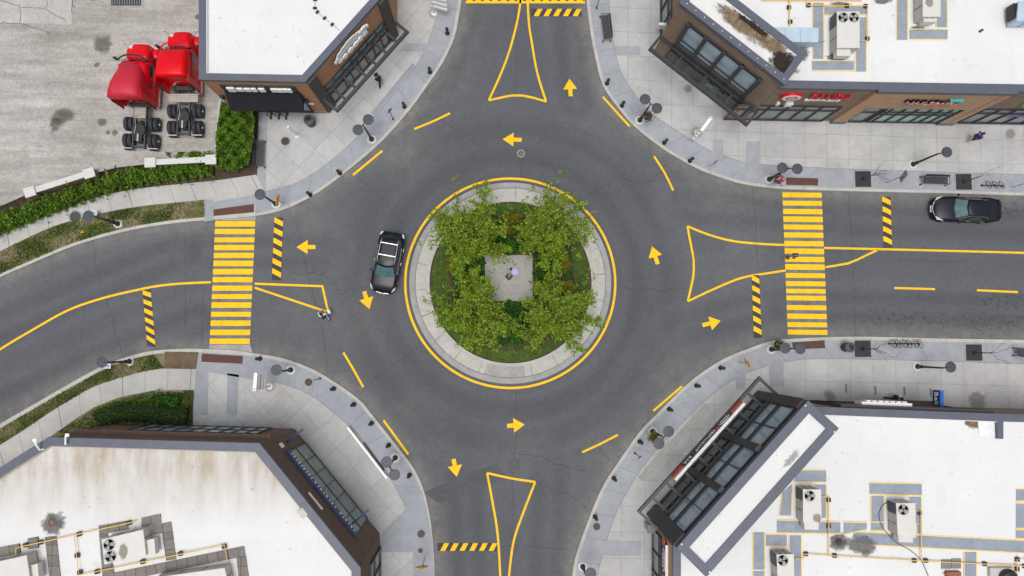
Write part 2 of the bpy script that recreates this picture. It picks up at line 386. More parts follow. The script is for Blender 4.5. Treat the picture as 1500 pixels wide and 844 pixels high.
m_stone=plain('grey_stone_base',(.2,.2,.2,1),.8,0,.15,4); m_mat=ground_mat('grey_walkway_mat',(.28,.32,.37,1),(.25,.285,.335,1),.7,9,.08); m_medge=plain('yellow_mat_edge',(.8,.57,.16,1),.7); m_pipe=plain('yellow_gas_pipe',(.78,.48,.09,1),.5); m_hvac=plain('beige_unit_casing',(.60,.58,.545,1),.5,0,.05,1.5); m_hvacs=plain('unit_side_panel',(.48,.46,.41,1),.55,0,.06); m_blued=plain('pale_blue_galvanised',(.42,.53,.62,1),.45,0,.12,2); m_soot=None
def paver_mat():
    t=NT('grey_roof_paver'); uv=t.n('ShaderNodeTexCoord').outputs['UV']
    b=t.n('ShaderNodeTexBrick'); b.offset=0; t.l(uv,b.inputs['Vector']); b.inputs['Scale'].default_value=1; b.inputs['Brick Width'].default_value=.62; b.inputs['Row Height'].default_value=.62; b.inputs['Mortar Size'].default_value=.018
    b.inputs['Color1'].default_value=(.22,.20,.18,1); b.inputs['Color2'].default_value=(.165,.155,.145,1); b.inputs['Mortar'].default_value=(.07,.065,.06,1)
    return t.out(t.mix(1.0,b.outputs['Color'],t.mr(t.noise(t.pos(),5,5,.7),.25,.75,.8,1.2),'MULTIPLY'),.9,0,.2)
m_paver=paver_mat()
def stainm(name,c1,c2,a=.9):
    t=NT(name); p=t.pos(); r=t.n('ShaderNodeAttribute',attribute_name='edge').outputs['Fac']
    al=t.math('MULTIPLY',t.mr(t.math('ADD',r,t.mr(t.noise(p,2.2,6,.7),.25,.75,-.4,.4)),.25,.75,0,1),a)
    t.out(t.mix(t.mr(t.noise(p,4,5,.7),.3,.7,0,1),c1,c2),.9,0,.2); t.l(al,t.b.inputs['Alpha']); return t.m
m_stain=stainm('dark_roof_stain',(.10,.10,.10,1),(.22,.21,.20,1)); m_brown=stainm('brown_leaf_litter',(.10,.065,.04,1),(.3,.22,.13,1)); m_faint=stainm('faint_scuff',(.16,.15,.14,1),(.25,.24,.22,1),.42); m_water=stainm('black_wet_dirt',(.018,.014,.012,1),(.04,.03,.025,1),1.0); m_oil=stainm('oil_stain',(.07,.06,.05,1),(.14,.12,.1,1),.5)
# ---------------------------------------------------------------- world and light
W=bpy.data.worlds.new('World'); SC.world=W; W.use_nodes=True; wt=W.node_tree; bg=wt.nodes['Background']
sk=wt.nodes.new('ShaderNodeTexSky'); sk.sky_type='NISHITA'; sk.sun_disc=False; sk.sun_elevation=math.radians(81); sk.sun_rotation=math.radians(200); sk.dust_density=4; sk.air_density=1.0; sk.ozone_density=1.0
hs=wt.nodes.new('ShaderNodeHueSaturation'); hs.inputs['Saturation'].default_value=.26; wt.links.new(sk.outputs[0],hs.inputs['Color']); wt.links.new(hs.outputs[0],bg.inputs['Color']); bg.inputs['Strength'].default_value=.115
sl=bpy.data.lights.new('sun','SUN'); sl.energy=1.3; sl.angle=math.radians(24); sl.color=(1,.975,.95); so=bpy.data.objects.new('sun',sl); COL.objects.link(so)
sd=Vector((math.sin(math.radians(200))*math.cos(math.radians(81)),math.cos(math.radians(200))*math.cos(math.radians(81)),math.sin(math.radians(81))))
so.rotation_euler=sd.to_track_quat('Z','Y').to_euler(); so.location=(0,0,60)
SC.view_settings.view_transform='Standard'; SC.view_settings.look='None'; SC.view_settings.exposure=.26; SC.view_settings.gamma=1; SC.view_settings.use_curve_mapping=False
cam=bpy.data.cameras.new('camera'); cam.sensor_width=36; cam.lens=36*F/1500; cam.clip_end=3000; cam.clip_start=.5
co=bpy.data.objects.new('camera',cam); COL.objects.link(co)
Mx=Matrix((CR,CU,-CD)).transposed().to_4x4(); Mx.translation=Vector((0,0,H)); co.matrix_world=Mx; SC.camera=co
# ---------------------------------------------------------------- ground, road, pavements
ST='structure'
mb=MB(); mb.sheet([(-1500,-1500,-.12),(1500,-1500,-.12),(1500,1500,-.12),(-1500,1500,-.12)])
obj('ground',mb,ground_mat('distant_ground',(.2,.19,.17,1),(.15,.16,.1,1),.02,2,.1),kind=ST)
kNW=[(684,-300),(680,-60),(676,0),(672,25),(666,55),(650,90),(627,125),(600,162),(560,207),(525,238),(487,268),(457,288),(425,304),(400,312),(375,316.5),(340,320),(300,323),(250,328),(200,336),(150,348),(100,364),(50,385),(0,407),(-60,440),(-200,530),(-500,740)]
kNE=[(857,-300),(858,-60),(859,0),(865,50),(871,82),(882,124),(900,152),(926,183),(960,211),(987,229),(1020,247),(1050,259),(1087,270),(1125,275.5),(1150,277.5),(1225,280),(1325,282.3),(1400,284),(1500,287),(1700,293),(1950,300)]
kSE=[(1950,508),(1700,502),(1500,498),(1375,496),(1275,493.5),(1212,494),(1150,497),(1125,500.5),(1095,511),(1062,524.5),(1030,544),(1000,568),(967,601),(937,632),(905,677),(885,708),(870,740),(855,779),(842,818),(838,844),(832,900),(822,1100)]
kSW=[(635,1100),(636,900),(637,844),(636,813),(630,758),(620,715),(606,685),(587,660),(565,632),(545,607),(525,584),(482,554),(450,537),(412,524),(375,518),(340,513),(300,511.5),(275,511),(225,514),(187,523),(150,537),(100,564),(50,593),(0,622),(-60,660),(-200,755),(-500,960)]
far={'NW':[(-500,-300)],'NE':[(1950,-300)],'SE':[(1950,1100)],'SW':[(-500,1100)]}
KW={}
for nm,k in (('NW',kNW),('NE',kNE),('SE',kSE),('SW',kSW)): KW[nm]=spline(ats(k),.5)
def block(nm,m):
    poly=KW[nm]+ (ats(far[nm]) if nm!='NE' else ats(far[nm]))
    mb=MB(); mb.prism(poly,-.1,.12); return obj('pavement',mb,m,kind=ST)
block('NW',m_pNW); block('NE',m_pNE); block('SE',m_pSE); block('SW',m_pSW)
sgn={'NW':None}
for nm in KW:
    c=at(*{'NW':(300,60),'NE':(1200,60),'SE':(1200,780),'SW':(300,780)}[nm])
    k=KW[nm]; i=len(k)//2; t=(k[i+1]-k[i]).normalized(); nrm=Vector((-t.y,t.x,0)); sgn[nm]=1 if nrm.dot(c-k[i])>0 else -1
    mb=MB(); mb.wallband(k,.24,-.06,.127,off=sgn[nm]*.115); obj('kerb',mb,m_kerb,kind=ST)
    mb=MB()
    for i_ in range(3,len(k)-3,6):
        t_=(k[i_+1]-k[i_-1]).normalized(); n_=Vector((-t_.y,t_.x,0))*sgn[nm]; mb.band([k[i_]+n_*.0,k[i_]+n_*.235],.025,.1295)
    obj('kerb_joint',mb,m_joint0,kind=ST)
# road with dust, wear and stain attributes
xs=np.arange(-52,52.1,.25); ys=np.arange(-36,36.1,.25); X,Y=np.meshgrid(xs,ys); nx,ny=len(xs),len(ys)
KP=np.array([(p.x,p.y) for k in KW.values() for p in k]); D=np.full(X.shape,1e9)
for kp in KP: D=np.minimum(D,(X-kp[0])**2+(Y-kp[1])**2)
D=np.sqrt(D)
c0=at(748,413.5); R=np.hypot(X-c0.x,Y-c0.y)
dust=np.exp(-(D/.9)**2)*.75
for p,r,a in (((585,215),2.2,.5),((630,120),2,.45),((640,95),1.6,.3),((905,175),2.0,.3),((1000,560),2.4,.5),((905,690),2.6,.5),((1060,265),3,.45),((960,600),2,.3),((450,320),2,.3),((600,600),1.5,.2),((870,780),2.5,.3),((455,535),2,.3),((760,660),2.2,.22),((1080,380),3.5,.25),((430,440),4,.2),((520,470),3,.2)):
    q=at(*p); dust=np.maximum(dust,a*np.exp(-((X-q.x)**2+(Y-q.y)**2)/r**2))
PL=np.zeros(X.shape); wear=.6*np.exp(-((R-9.4)/1.0)**2)+.5*np.exp(-((R-11.6)/1.2)**2)
for a,b in (((830,-30),(845,150)),((690,-30),(645,120)),((690,880),(680,700)),((800,880),(805,690)),((-50,500),(270,365)),((0,600),(290,470)),((1150,450),(1500,455)),((1000,480),(1150,440)),((1500,330),(1210,320)),((1200,320),(1000,300)),((480,370),(300,370))):
    A,B=at(*a),at(*b); L=(B-A).length; tx,ty=(B.x-A.x)/L,(B.y-A.y)/L
    s=np.clip(((X-A.x)*tx+(Y-A.y)*ty)/L,0,1); d=np.hypot(X-A.x-s*L*tx,Y-A.y-s*L*ty)
    wear=np.maximum(wear,.5*np.exp(-((d-.8)/.55)**2)); PL=np.maximum(PL,.38*np.exp(-((d-1.75)/.45)**2)+.3*np.exp(-(d/.35)**2))
wear=np.clip(wear,0,1); stain=np.zeros(X.shape)
for p,r in (((1300,465),1.2),((1330,468),1.0),((1380,470),.9),((1445,473),1.6),((1475,305),.9),((1470,440),1.3),((1480,470),1.2)):
    q=at(*p); stain=np.maximum(stain,np.exp(-((X-q.x)**2/4+(Y-q.y)**2*2)/r**2))
TH=np.arctan2(Y-c0.y,X-c0.x); swirl=np.zeros(X.shape); rs=np.random.default_rng(3)
for k in range(14):
    f=rs.uniform(1.2,6.5); swirl+=np.sin(R*f+rs.uniform(0,6.3)+rs.uniform(.5,2.5)*np.sin(TH*rs.integers(1,4)+rs.uniform(0,6.3)))*np.clip(np.sin(TH*rs.integers(1,3)+rs.uniform(0,6.3))+.3,0,1)
swirl=np.clip(swirl/2.2,-1,1)*np.exp(-(np.clip(R-11.5,0,None)/4.0)**2)
polish=.3*np.exp(-((R-8.35)/.35)**2)+.22*np.exp(-((R-10.5)/.5)**2)+.3*np.exp(-((R-13.2)/1.0)**2); polish=np.maximum(polish,PL)
road_me=bpy.data.meshes.new('road'); vv=[(float(x),float(y),0.0) for y in ys for x in xs]
road_me.from_pydata(vv,[],[(j*nx+i,j*nx+i+1,(j+1)*nx+i+1,(j+1)*nx+i) for j in range(ny-1) for i in range(nx-1)])
for an,ar in (('dust',dust),('wear',wear),('stain',stain),('polish',polish),('swirl',swirl)):
    a=road_me.attributes.new(an,'FLOAT','POINT'); a.data.foreach_set('value',ar.ravel().astype(np.float32))
road_me.materials.append(m_asph); road=bpy.data.objects.new('road',road_me); COL.objects.link(road); tag(road,kind=ST)
# ---------------------------------------------------------------- paint
ZP=.006
def rp(name,mb,label=None,m=None): return obj(name,mb,m or m_yel,road,label=label)
def crosswalk(stripes,label):
    mb=MB()
    for q in stripes: mb.sheet(ats(q),ZP)
    return rp('crosswalk',mb,label)
W_=[(324,332),(335.5,343),(348,355),(359,366.5),(370.5,378),(382,390),(394,402),(406,413.5),(418.5,426),(431,438),(443,451),(457,464),(469.5,477.5),(483,491),(496,504)]
crosswalk([[(315.5-8*(a-324)/172,a),(374-8*(a-324)/172,a),(374-8*(b-324)/172,b),(315.5-8*(b-324)/172,b)] for a,b in W_],'yellow ladder crosswalk on the street with the grass verges')
E_=[(282,289),(294,301),(306,313.5),(317,325),(329,336),(340.5,348),(353,360.5),(364,372),(376,383.5),(387,395),(400,407),(412,419),(423,429.5),(433,440),(447,454),(459.5,467),(472,479),(483,490)]
crosswalk([[(1146+8*(a-282)/205,a),(1203.5+8.5*(a-282)/205,a+.6),(1203.5+8.5*(b-282)/205,b+.6),(1146+8*(b-282)/205,b)] for a,b in E_],'yellow ladder crosswalk near the parked black sedan')
crosswalk([[(682,2),(857,2),(857,5),(682,5)]]+[[(684+12.4*i,-60),(692+12.4*i,-60),(692+12.4*i,2),(684+12.4*i,2)] for i in range(14)],'yellow crosswalk cut by the top edge of the picture')
def line(pts,w=.155,name='edge_line',label=None,closed=False):
    mb=MB(); mb.band(spline(ats(pts),.5) if len(pts)>2 else ats(pts),w,ZP,closed); return rp(name,mb,label)
line([(-100,583),(-60,553),(0,512),(50,482),(100,454.5),(150,437),(207,423.5),(235,418.5),(265,415.5),(309,413.5)],name='centre_line')
line([(1207.5,363.3),(1307,365.5),(1500,370.5),(1700,376)],name='centre_line')
line([(1209,391.5),(1225,389),(1242,386),(1256,380.5),(1268,374.5),(1285,366.5)],name='centre_line')
line([(1310,422),(1369.5,423.7)],name='lane_dash'); line([(1431,425.3),(1491,428)],name='lane_dash')
def outline(segs,label):
    mb=MB()
    for sgm in segs: mb.band(spline(ats(sgm),.5) if len(sgm)>2 else ats(sgm),.155,ZP+.001*segs.index(sgm))
    return rp('refuge_outline',mb,label)
outline([[(373,415.7),(473,419.4)],[(472,418.5),(475,432),(480,454)],[(373,421.5),(478,456.5)]],'yellow triangle outline where a pedestrian stands')
outline([[(1149,358.8),(1125,358),(1075,353.5),(1037,343.5),(1007,331.5)],[(1007,331.5),(1010.5,351),(1016,381),(1015.5,406),(1012,422),(1007.5,441.5)],[(1007.5,441.5),(1049,422),(1087,407),(1125,400.3),(1151,396.3)]],'yellow splitter outline reaching the crosswalk by the refuge sign')
outline([[(763,-60),(762,5),(750,62),(735,105),(716,147)],[(716,147),(750,140),(765,140),(782,143.5),(800,149)],[(800,149),(787,107),(779,62),(774,25),(771,-60)]],'yellow splitter outline at the top street')
outline([[(713.5,693),(750,701),(784,706)],[(713.5,693),(721,733),(729,783),(733,850),(734,900)],[(784,706),(765,755),(752,795),(745,850),(741,900)]],'yellow splitter outline at the bottom street')
for a in ([(607,189),(634,178),(659,166)],[(517,256.5),(560,221)],[(883,142),(903,164),(922,185)],[(958,229),(974,254),(986,279)],[(957,602),(999,566)],[(853,662.5),(880,650),(905,637)],[(503,516.5),(517,540),(532,567)],[(562,616),(598,665.5)]): line(a,name='yield_dash')
mb=MB(); mb.band([c0+Vector((math.cos(2*PI*i/160),math.sin(2*PI*i/160),0))*7.72 for i in range(160)],.175,ZP,True); rp('circle_line',mb,'solid yellow circle round the central island')
for tp,tl in (((736.5,204),(764,205)),((434.5,362),(462,362)),((541,452.5),(533.5,427)),((834,115.5),(836,141)),((955,361),(963.5,387)),((1055.5,470),(1029,476.5)),((768.5,622),(743,624)),((669,698.5),(664.5,672.5))):
    T,B=at(*tp),at(*tl); d=(T-B).normalized(); n=Vector((-d.y,d.x,0)); L=(T-B).length; k=T-d*.8
    mb=MB(); mb.sheet([B+n*.15,B-n*.15,k-n*.15,k-n*.52,T,k+n*.52,k+n*.15],ZP); rp('painted_arrow',mb)
# cracks, seams, patches
def crack(pts,w=.028,jit=.10,m=None,name='road_crack'):
    P=spline(ats(pts),.3); Q=[]
    for i,p in enumerate(P): Q.append(p+Vector((random.uniform(-jit,jit),random.uniform(-jit,jit),0))*(0 if i in (0,len(P)-1) else 1))
    mb=MB(); mb.band(Q,w,.003); rp(name,mb,m=m or m_crack)
for c in ([(486,368),(482,385),(478,398),(470,402),(455,399),(450,402)],[(470,402),(482,408),(492,420),(497,432)],[(497,432),(520,423),(560,420),(590,419)],[(462,396),(440,403),(425,398)],[(860,290),(870,282),(880,275),(890,270),(905,262),(940,268),(960,260),(975,240)],[(758,228),(762,238),(764,256)],[(765,222),(785,212),(800,205)],[(530,575),(552,552),(565,543),(580,532),(592,524),(616,506)],[(904,419),(920,422),(960,425),(1005,423)],[(855,525),(862,530),(870,541)],[(600,0),(598,8)],[(683,9),(700,7),(740,5)],[(750,664),(790,670),(830,684),(858,692)],[(785,706),(810,718),(840,730),(858,742)],[(858,636),(885,665),(900,680)],[(133,320),(135,343),(142,390),(148,420)],[(152,425),(160,450),(168,478),(178,518)],[(0,515),(20,503),(40,495)],[(650,110),(632,125),(625,140)],[(1310,380),(1360,383),(1420,381)]): crack(c)
for c in ([(430,318),(440,350),(448,390),(462,445),(475,500),(480,545)],[(1102,275),(1106,320),(1110,392)],[(1243,283),(1246,330),(1250,395),(1254,492)],[(270,345),(272,390),(271,480)],[(756,571),(756,640),(753,672)],[(751,690),(752,740),(750,790)],[(640,805),(760,800),(838,806)],[(527,262),(560,290),(580,318),(600,335)],[(637,170),(690,205),(700,215)],[(297,425),(296,500)],[(905,280),(925,262)],[(753,0),(757,60),(754,138)]): crack(c,.03,.03,m_seam,'asphalt_seam')
mb=MB(); mb.sheet(ats([(620,722),(640,712),(700,690),(728,678),(742,700),(700,716),(645,738)]),.0025); rp('asphalt_patch',mb,'darker strip of newer asphalt below the arrow',m_patch)
mb=MB(); mb.sheet(ats([(307,505),(366.5,505),(370,517),(306,511)]),.004); rp('ramp_apron',mb,m=m_gutter)
mb=MB(); mb.sheet(ats([(315.5,317),(375,313),(374,323),(315.5,323)]),.004); rp('ramp_apron',mb,m=m_gutter)
m_fade=ground_mat('faded_crossing_asphalt',(.20,.20,.205,1),(.125,.127,.133,1),1.2,12,.22)
mb=MB(); mb.sheet(ats([(1146,281),(1203,282),(1212,491),(1154,491)]),.0035); rp('crosswalk_ground',mb,m=m_fade)
mb=MB(); mb.sheet(ats([(315.5,323),(374,323),(366,505),(307.5,505)]),.0036); rp('crosswalk_ground',mb,m=m_fade)
# ---------------------------------------------------------------- striped speed humps
def hump(q,n,label,flip=False):
    A,B,C_,D_=ats(q)   # A,B one short side ; D_,C_ the other
    c=(A+B+C_+D_)/4; e=thing('speed_hump',(c.x,c.y,0),label,'speed hump',group='striped speed humps on the approaches')
    mb=MB(); rings=[]
    for t in [i/24 for i in range(25)]:
        a=A.lerp(D_,t); b=B.lerp(C_,t); rings.append([a.lerp(b,s)+Vector((0,0,.005+h)) for s,h in ((0,0),(.25,.03),(.5,.04),(.75,.03),(1,0))])
    mb.loft(rings,closed=False,caps=False); obj('hump_body',mb,plain('charcoal_hump_rubber',(.045,.046,.055,1),.85,0,.25,6),e)
    mb=MB()
    for i in range(n):
        t0=(i+.42)/(n+.15); w=.5/n; sh=.42/n*(-1 if flip else 1)
        rows=[]
        for s,h in ((0.02,.001),(.25,.03),(.5,.04),(.75,.03),(.98,.001)):
            ta,tb=t0-w/2+sh*(s-.5)*1.0,t0+w/2+sh*(s-.5)*1.0
            rows.append([A.lerp(D_,t).lerp(B.lerp(C_,t),s)+Vector((0,0,.010+h)) for t in (ta,(ta+tb)/2,tb)])
        mb.loft(rows,closed=False,caps=False)
    obj('yellow_stripes',mb,m_yel,e)
hump([(401.7,319),(415,319),(411.5,411),(398,410.5)],6,'striped speed hump beside the left pointing arrow')
hump([(208.7,425.7),(221,424),(228,508.7),(215.5,506)],6,'slanted striped speed hump on the street with grass verges')
hump([(851.5,13),(851.5,24),(778,24),(778,13)],5,'short striped speed hump below the top crosswalk')
hump([(1292,288.5),(1304.5,288.5),(1307,363),(1294,363)],5,'striped speed hump in front of the parked black sedan')
hump([(1101,403.5),(1112,403),(1116,495),(1104,495)],6,'striped speed hump near the right pointing arrow')
hump([(728,795.5),(728,807),(641,807),(641,795.5)],6,'striped speed hump on the bottom street')
ZS=.128
def sheetobj(name,pts,z,m,kind=ST,parent=None,label=None):
    mb=MB(); mb.sheet(ats(pts,z),z); return obj(name,mb,m,parent,kind=kind,label=label)
def resample(P,n):
    d=[0]
    for i in range(1,len(P)): d.append(d[-1]+(P[i]-P[i-1]).length)
    out=[]; j=0
    for k in range(n):
        s=d[-1]*k/(n-1)
        while j<len(P)-2 and d[j+1]<s: j+=1
        out.append(P[j].lerp(P[j+1],min(1,(s-d[j])/max(1e-6,d[j+1]-d[j]))))
    return out
# slate border strips between kerb and cream paving
inner={
'NW':[(656,-60),(648,0),(640,25),(625,67),(607,100),(547,172),(517,207),(475,243),(437,267),(400,278.5),(389,281)],
'NE':[(890,-60),(892,0),(895,37),(902,80),(912,110),(935,145),(962,172),(1000,197),(1020,210),(1050,225),(1087,237),(1125,242),(1250,248),(1375,252),(1500,256),(1700,261)],
'SE':[(1700,538),(1500,533),(1375,529),(1250,526),(1185,526),(1150,530),(1125,536),(1092,547),(1060,566),(1032,588),(987,632),(962,658),(942,683),(920,718),(902,753),(889,790),(875,843),(868,900)],
'SW':[(595,744),(567,693),(535,648),(515,627),(485,602),(457,580),(425,566),(397,558),(388,557)]}
outer={'NW':[p for p in kNW if -70<p[1]<317 and p[0]>370],'NE':[p for p in kNE if p[1]>-70 and p[0]<1720],'SE':[p for p in kSE if p[0]<1720 and p[1]<920],'SW':[p for p in kSW if 374<p[0] and p[1]<=759]}
mbj=MB()
for nm in inner:
    I=spline(ats(inner[nm],.12),.5); O=offs(spline(ats(outer[nm],.12),.5),sgn[nm]*.24)
    n=120; I=resample(I,n); O=resample(O,n)
    if (I[0]-O[0]).length>(I[0]-O[-1]).length: O.reverse()
    mb=MB(); vs=[Vector((p.x,p.y,ZS)) for p in I+O]; mb.add(vs,[(i,i+1,n+i+1,n+i) if (I[1]-I[0]).cross(O[0]-I[0]).z>0 else (n+i,n+i+1,i+1,i) for i in range(n-1)])
    obj('border_pavement',mb,m_slate,kind=ST)
    L=sum((I[i+1]-I[i]).length for i in range(n-1)); k=int(L/1.75); J=resample(I,k*3+1); Q=resample(O,k*3+1)
    for i in range(0,k*3+1,3): mbj.band([J[i],Q[i]],.022,ZS+.003)
    mbj.band(I,.03,ZS+.003)
obj('border_joint',mbj,m_joint,kind=ST)
for q in ([(379,160),(392,160),(389,284),(376,284)],[(584,75),(596,63),(625,64),(625,76)],[(900,67.5),(938,67.5),(938,80.5),(903,80.5)],[(1044,205),(1059,205.5),(1059,232),(1044,226)],[(1093,207),(1114,207),(1112,243),(1092,240)],[(1126,533),(1148,530),(1148,566),(1128,567)],[(1077,549),(1092,546),(1092,571),(1078,570)],[(888,792),(939,792.5),(939,814.5),(881,814)],
          [(291,516),(377,522),(388,546),(392,560),(305,545),(284,545)],[(284,545),(305,545),(304,608),(282,608)],[(333,547),(350,549),(347,608),(332,608)],[(595,744.5),(618,718),(631,775),(636,813),(640,920),(605,920),(605,809),(555,809),(559,781)],[(299,325),(313,323),(312,293),(299,292)],[(312,296),(389,282),(389,308),(374,314),(374,299.5),(312,307)]):
    sheetobj('slate_pavement',q,ZS+.004,m_slate)
# cream joints along the west plaza front
for q in ([(284,608),(400,612),(430,616),(440,560)],): pass
# linear drains set in the paving
for a,b,nm in (((547,168),(607,95),'NW'),((938,702),(1036,594),'SE')):
    A,B=at(*a,.12),at(*b,.12); d=(B-A).normalized(); n=Vector((-d.y,d.x,0))
    mb=MB(); mb.band([A,B],.40,ZS+.006); obj('drain_strip',mb,m_joint,kind=ST)
    mb=MB(); mb.band([A+d*.03,B-d*.03],.34,ZS+.009); obj('drain_strip',mb,m_slate if nm=='NW' else m_apron,kind=ST)
    mb=MB(); mb.band([A,B],.03,ZS+.012); mb.band([A+n*.1,B+n*.1],.02,ZS+.012); obj('drain_strip',mb,m_joint,kind=ST)
# tactile plates
for q,l in (([(313,307),(372,299),(372,311),(313,316.5)],'rust brown tactile plate beside the verge at the upper left crosswalk end'),([(296,518),(356,521.5),(355,533),(295,530)],'rust brown tactile plate at the lower left crosswalk end'),([(1151.5,260),(1198.5,261.5),(1198,272),(1151.5,271)],'rust brown tactile plate beside the magenta flower basket'),([(1160,501.5),(1207.5,498.5),(1208.5,510),(1162,512)],'rust brown tactile plate under the twin lamp beside the black bin')):
    P=ats(q,.12); c=sum(P,Vector())/4
    mb=MB(); mb.prism(P,.12,.15)
    e=thing('tactile_plate',(c.x,c.y,.12),l,'tactile plate',group='tactile plates at the crosswalk ends')
    obj('plate',mb,m_tact,e)
    mb=MB(); A,B,C_,D_=P
    for i in range(1,16):
        for j in range(1,4): mb.lathe([(.045,.149),(.03,.165)],A.lerp(B,i/16).lerp(D_.lerp(C_,i/16),j/4).xy.to_3d(),6)
    obj('raised_dots',mb,m_tact,e)
# gutter dirt strip = concrete gutter in front of east kerbs
# ---- west side: paths, verge, yard
up=[(375,256),(312,265),(250,271),(200,277),(150,286),(100,297),(50,313),(0,333),(-60,362),(-200,440)]; lo=[(389,282),(300,292.5),(225,300),(175,307),(125,318),(80,331),(37,350),(0,368),(-60,398),(-200,480)]
U=spline(ats(up,.12),.5); Lw=spline(ats(lo,.12),.5)
mb=MB(); n=80; A=resample(U,n); B=resample(Lw,n); mb.add([Vector((p.x,p.y,.134)) for p in A+B],[(i,i+1,n+i+1,n+i) for i in range(n-1)] if (A[1]-A[0]).cross(B[0]-A[0]).z>0 else [(n+i,n+i+1,i+1,i) for i in range(n-1)]); obj('footpath',mb,m_path,kind=ST)
mbj=MB()
for i in range(1,n,4): mbj.band([A[i],B[i]],.025 if (i//4)%3 else .05,.138)
k=spline(ats([p for p in kNW if p[0]<=300 and p[0]>=-200],.12),.5); ko=offs(k,sgn['NW']*.24); A2=resample(ko,n); B2=resample(spline(ats(lo[1:],.12),.5),n)
def between(A,B,z,m,name,kind=ST):
    n=len(A); mb=MB(); ok=(A[1]-A[0]).cross(B[0]-A[0]).z>0
    mb.add([Vector((p.x,p.y,z)) for p in A+B],[(i,i+1,n+i+1,n+i) if ok else (n+i,n+i+1,i+1,i) for i in range(n-1)]); return obj(name,mb,m,kind=kind)
between(A2,B2,.131,m_verge,'verge')
wallpx=[(316,233),(220,238),(170,243),(130,254),(42,282),(0,302),(-60,332),(-200,410)]
WL=spline(ats(wallpx,.12),.6)
between(resample(U,n),resample(WL,n),.130,m_soil,'planting_bed')
# corner bed between yard wall and paving
sheetobj('planting_bed',[(322,148),(380,160),(377,257),(312,266),(312,236)],.131,m_soil)
yardpx=[(323,146),(317,208),(314,236),(220,239),(170,243),(130,253),(42,281),(0,300),(-60,330),(-200,410),(-500,560),(-500,-300),(330,-300),(330,100)]
sheetobj('gravel_yard',yardpx,.136,m_yard)
sheetobj('concrete_pad',[(-60,-60),(105,-60),(105,36),(60,34),(0,34),(-60,30)],.140,ground_mat('cracked_pad_concrete',(.44,.43,.415,1),(.385,.375,.365,1),.5,12,.16))
mb=MB()
for c in ([(-5,-2),(28,9),(31,14),(28,34)],[(31,11),(68,11),(67,-5)],[(68,13),(97,31)],[(105,-10),(106,20)],[(0,34),(26,34)],[(130,-3),(135,3),(139,0)],[(105,8),(112,10)],[(30,36),(60,44),(75,52)]):
    P=spline(ats(c,.12),.3); P=[p+Vector((random.uniform(-.08,.08),random.uniform(-.08,.08),0)) for p in P]; mb.band(P,.035,.145)
obj('pad_crack',mb,m_crack,kind=ST)
def blot(name,c,rx,ry,z,m,rot=0,parent=None,kind=ST,n=28,label=None,jag=.15):
    mb=MB(); vs=[Vector((c.x,c.y,z))]; ed=[1.0]
    for rr,e in ((.5,.75),(1,0)):
        for i in range(n):
            a=2*PI*i/n; k=rr*(1+random.uniform(-jag,jag)*(rr>.6)); x,y=rx*k*math.cos(a),ry*k*math.sin(a)
            vs.append(Vector((c.x+x*math.cos(rot)-y*math.sin(rot),c.y+x*math.sin(rot)+y*math.cos(rot),z))); ed.append(e)
    fs=[(0,1+i,1+(i+1)%n) for i in range(n)]+[(1+i,1+n+i,1+n+(i+1)%n,1+(i+1)%n) for i in range(n)]
    mb.add(vs,fs); o=obj(name,mb,m,parent,kind=kind,label=label)
    a=o.data.attributes.new('edge','FLOAT','POINT'); a.data.foreach_set('value',ed); return o
for x,y,a,b in ((150,179,.5,.45),(82,182,.8,.6),(168,195,.35,.3),(158,194,.2,.2),(150,65,1.0,.9),(142,95,.3,.25),(92,170,1.2,.8),(290,25,.3,.3)): blot('yard_stain',at(x,y,.14),a,b,.141+random.random()*.003,m_oil,random.random())
# pavement stains
for x,y,a,b in ((1432,588,.9,1.1),(1480,196,.7,.6),(1008,130,.5,.5),(1215,580,.6,.8)): blot('pavement_stain',at(x,y,.12),a*.9,b*.9,.137+random.random()*.003,m_faint,random.random())
mb=MB()
for x,y in ((1239.5,569),(1282.5,572),(1325,573),(1363.5,575.5)): mb.box(at(x,y,.14),(.13,.62,.02))
obj('pavement_slot',mb,m_joint,kind=ST)
# rim edging along yard right side
mb=MB(); mb.wallband(ats([(324,147),(319,190),(316.5,234)],.12),.14,.1,.35); tag(obj('edging_wall',mb,m_kerb,loc=at(319,190,.12)),'thin pale edging wall between the gravel yard and the bright hedge','wall')
# yard grate
e=thing('ground_grate',at(185,2,.14),'black steel ground grate with pale concrete rim at the top of the gravel yard','grate')
mb=MB(); mb.prism(ats([(158,-30),(211,-30),(211,11),(158,11)],.13),.12,.155); obj('rim',mb,m_gutter,e)
mb=MB(); mb.prism(ats([(163,-30),(207,-30),(207,8.5),(163,8.5)],.13),.12,.165)
obj('grating',mb,m_dark,e)
mb=MB()
for i in range(12): mb.box(at(165+i*3.6,-11,.17),(.03,1.9,.02))
obj('grating_bars',mb,m_steel,e)
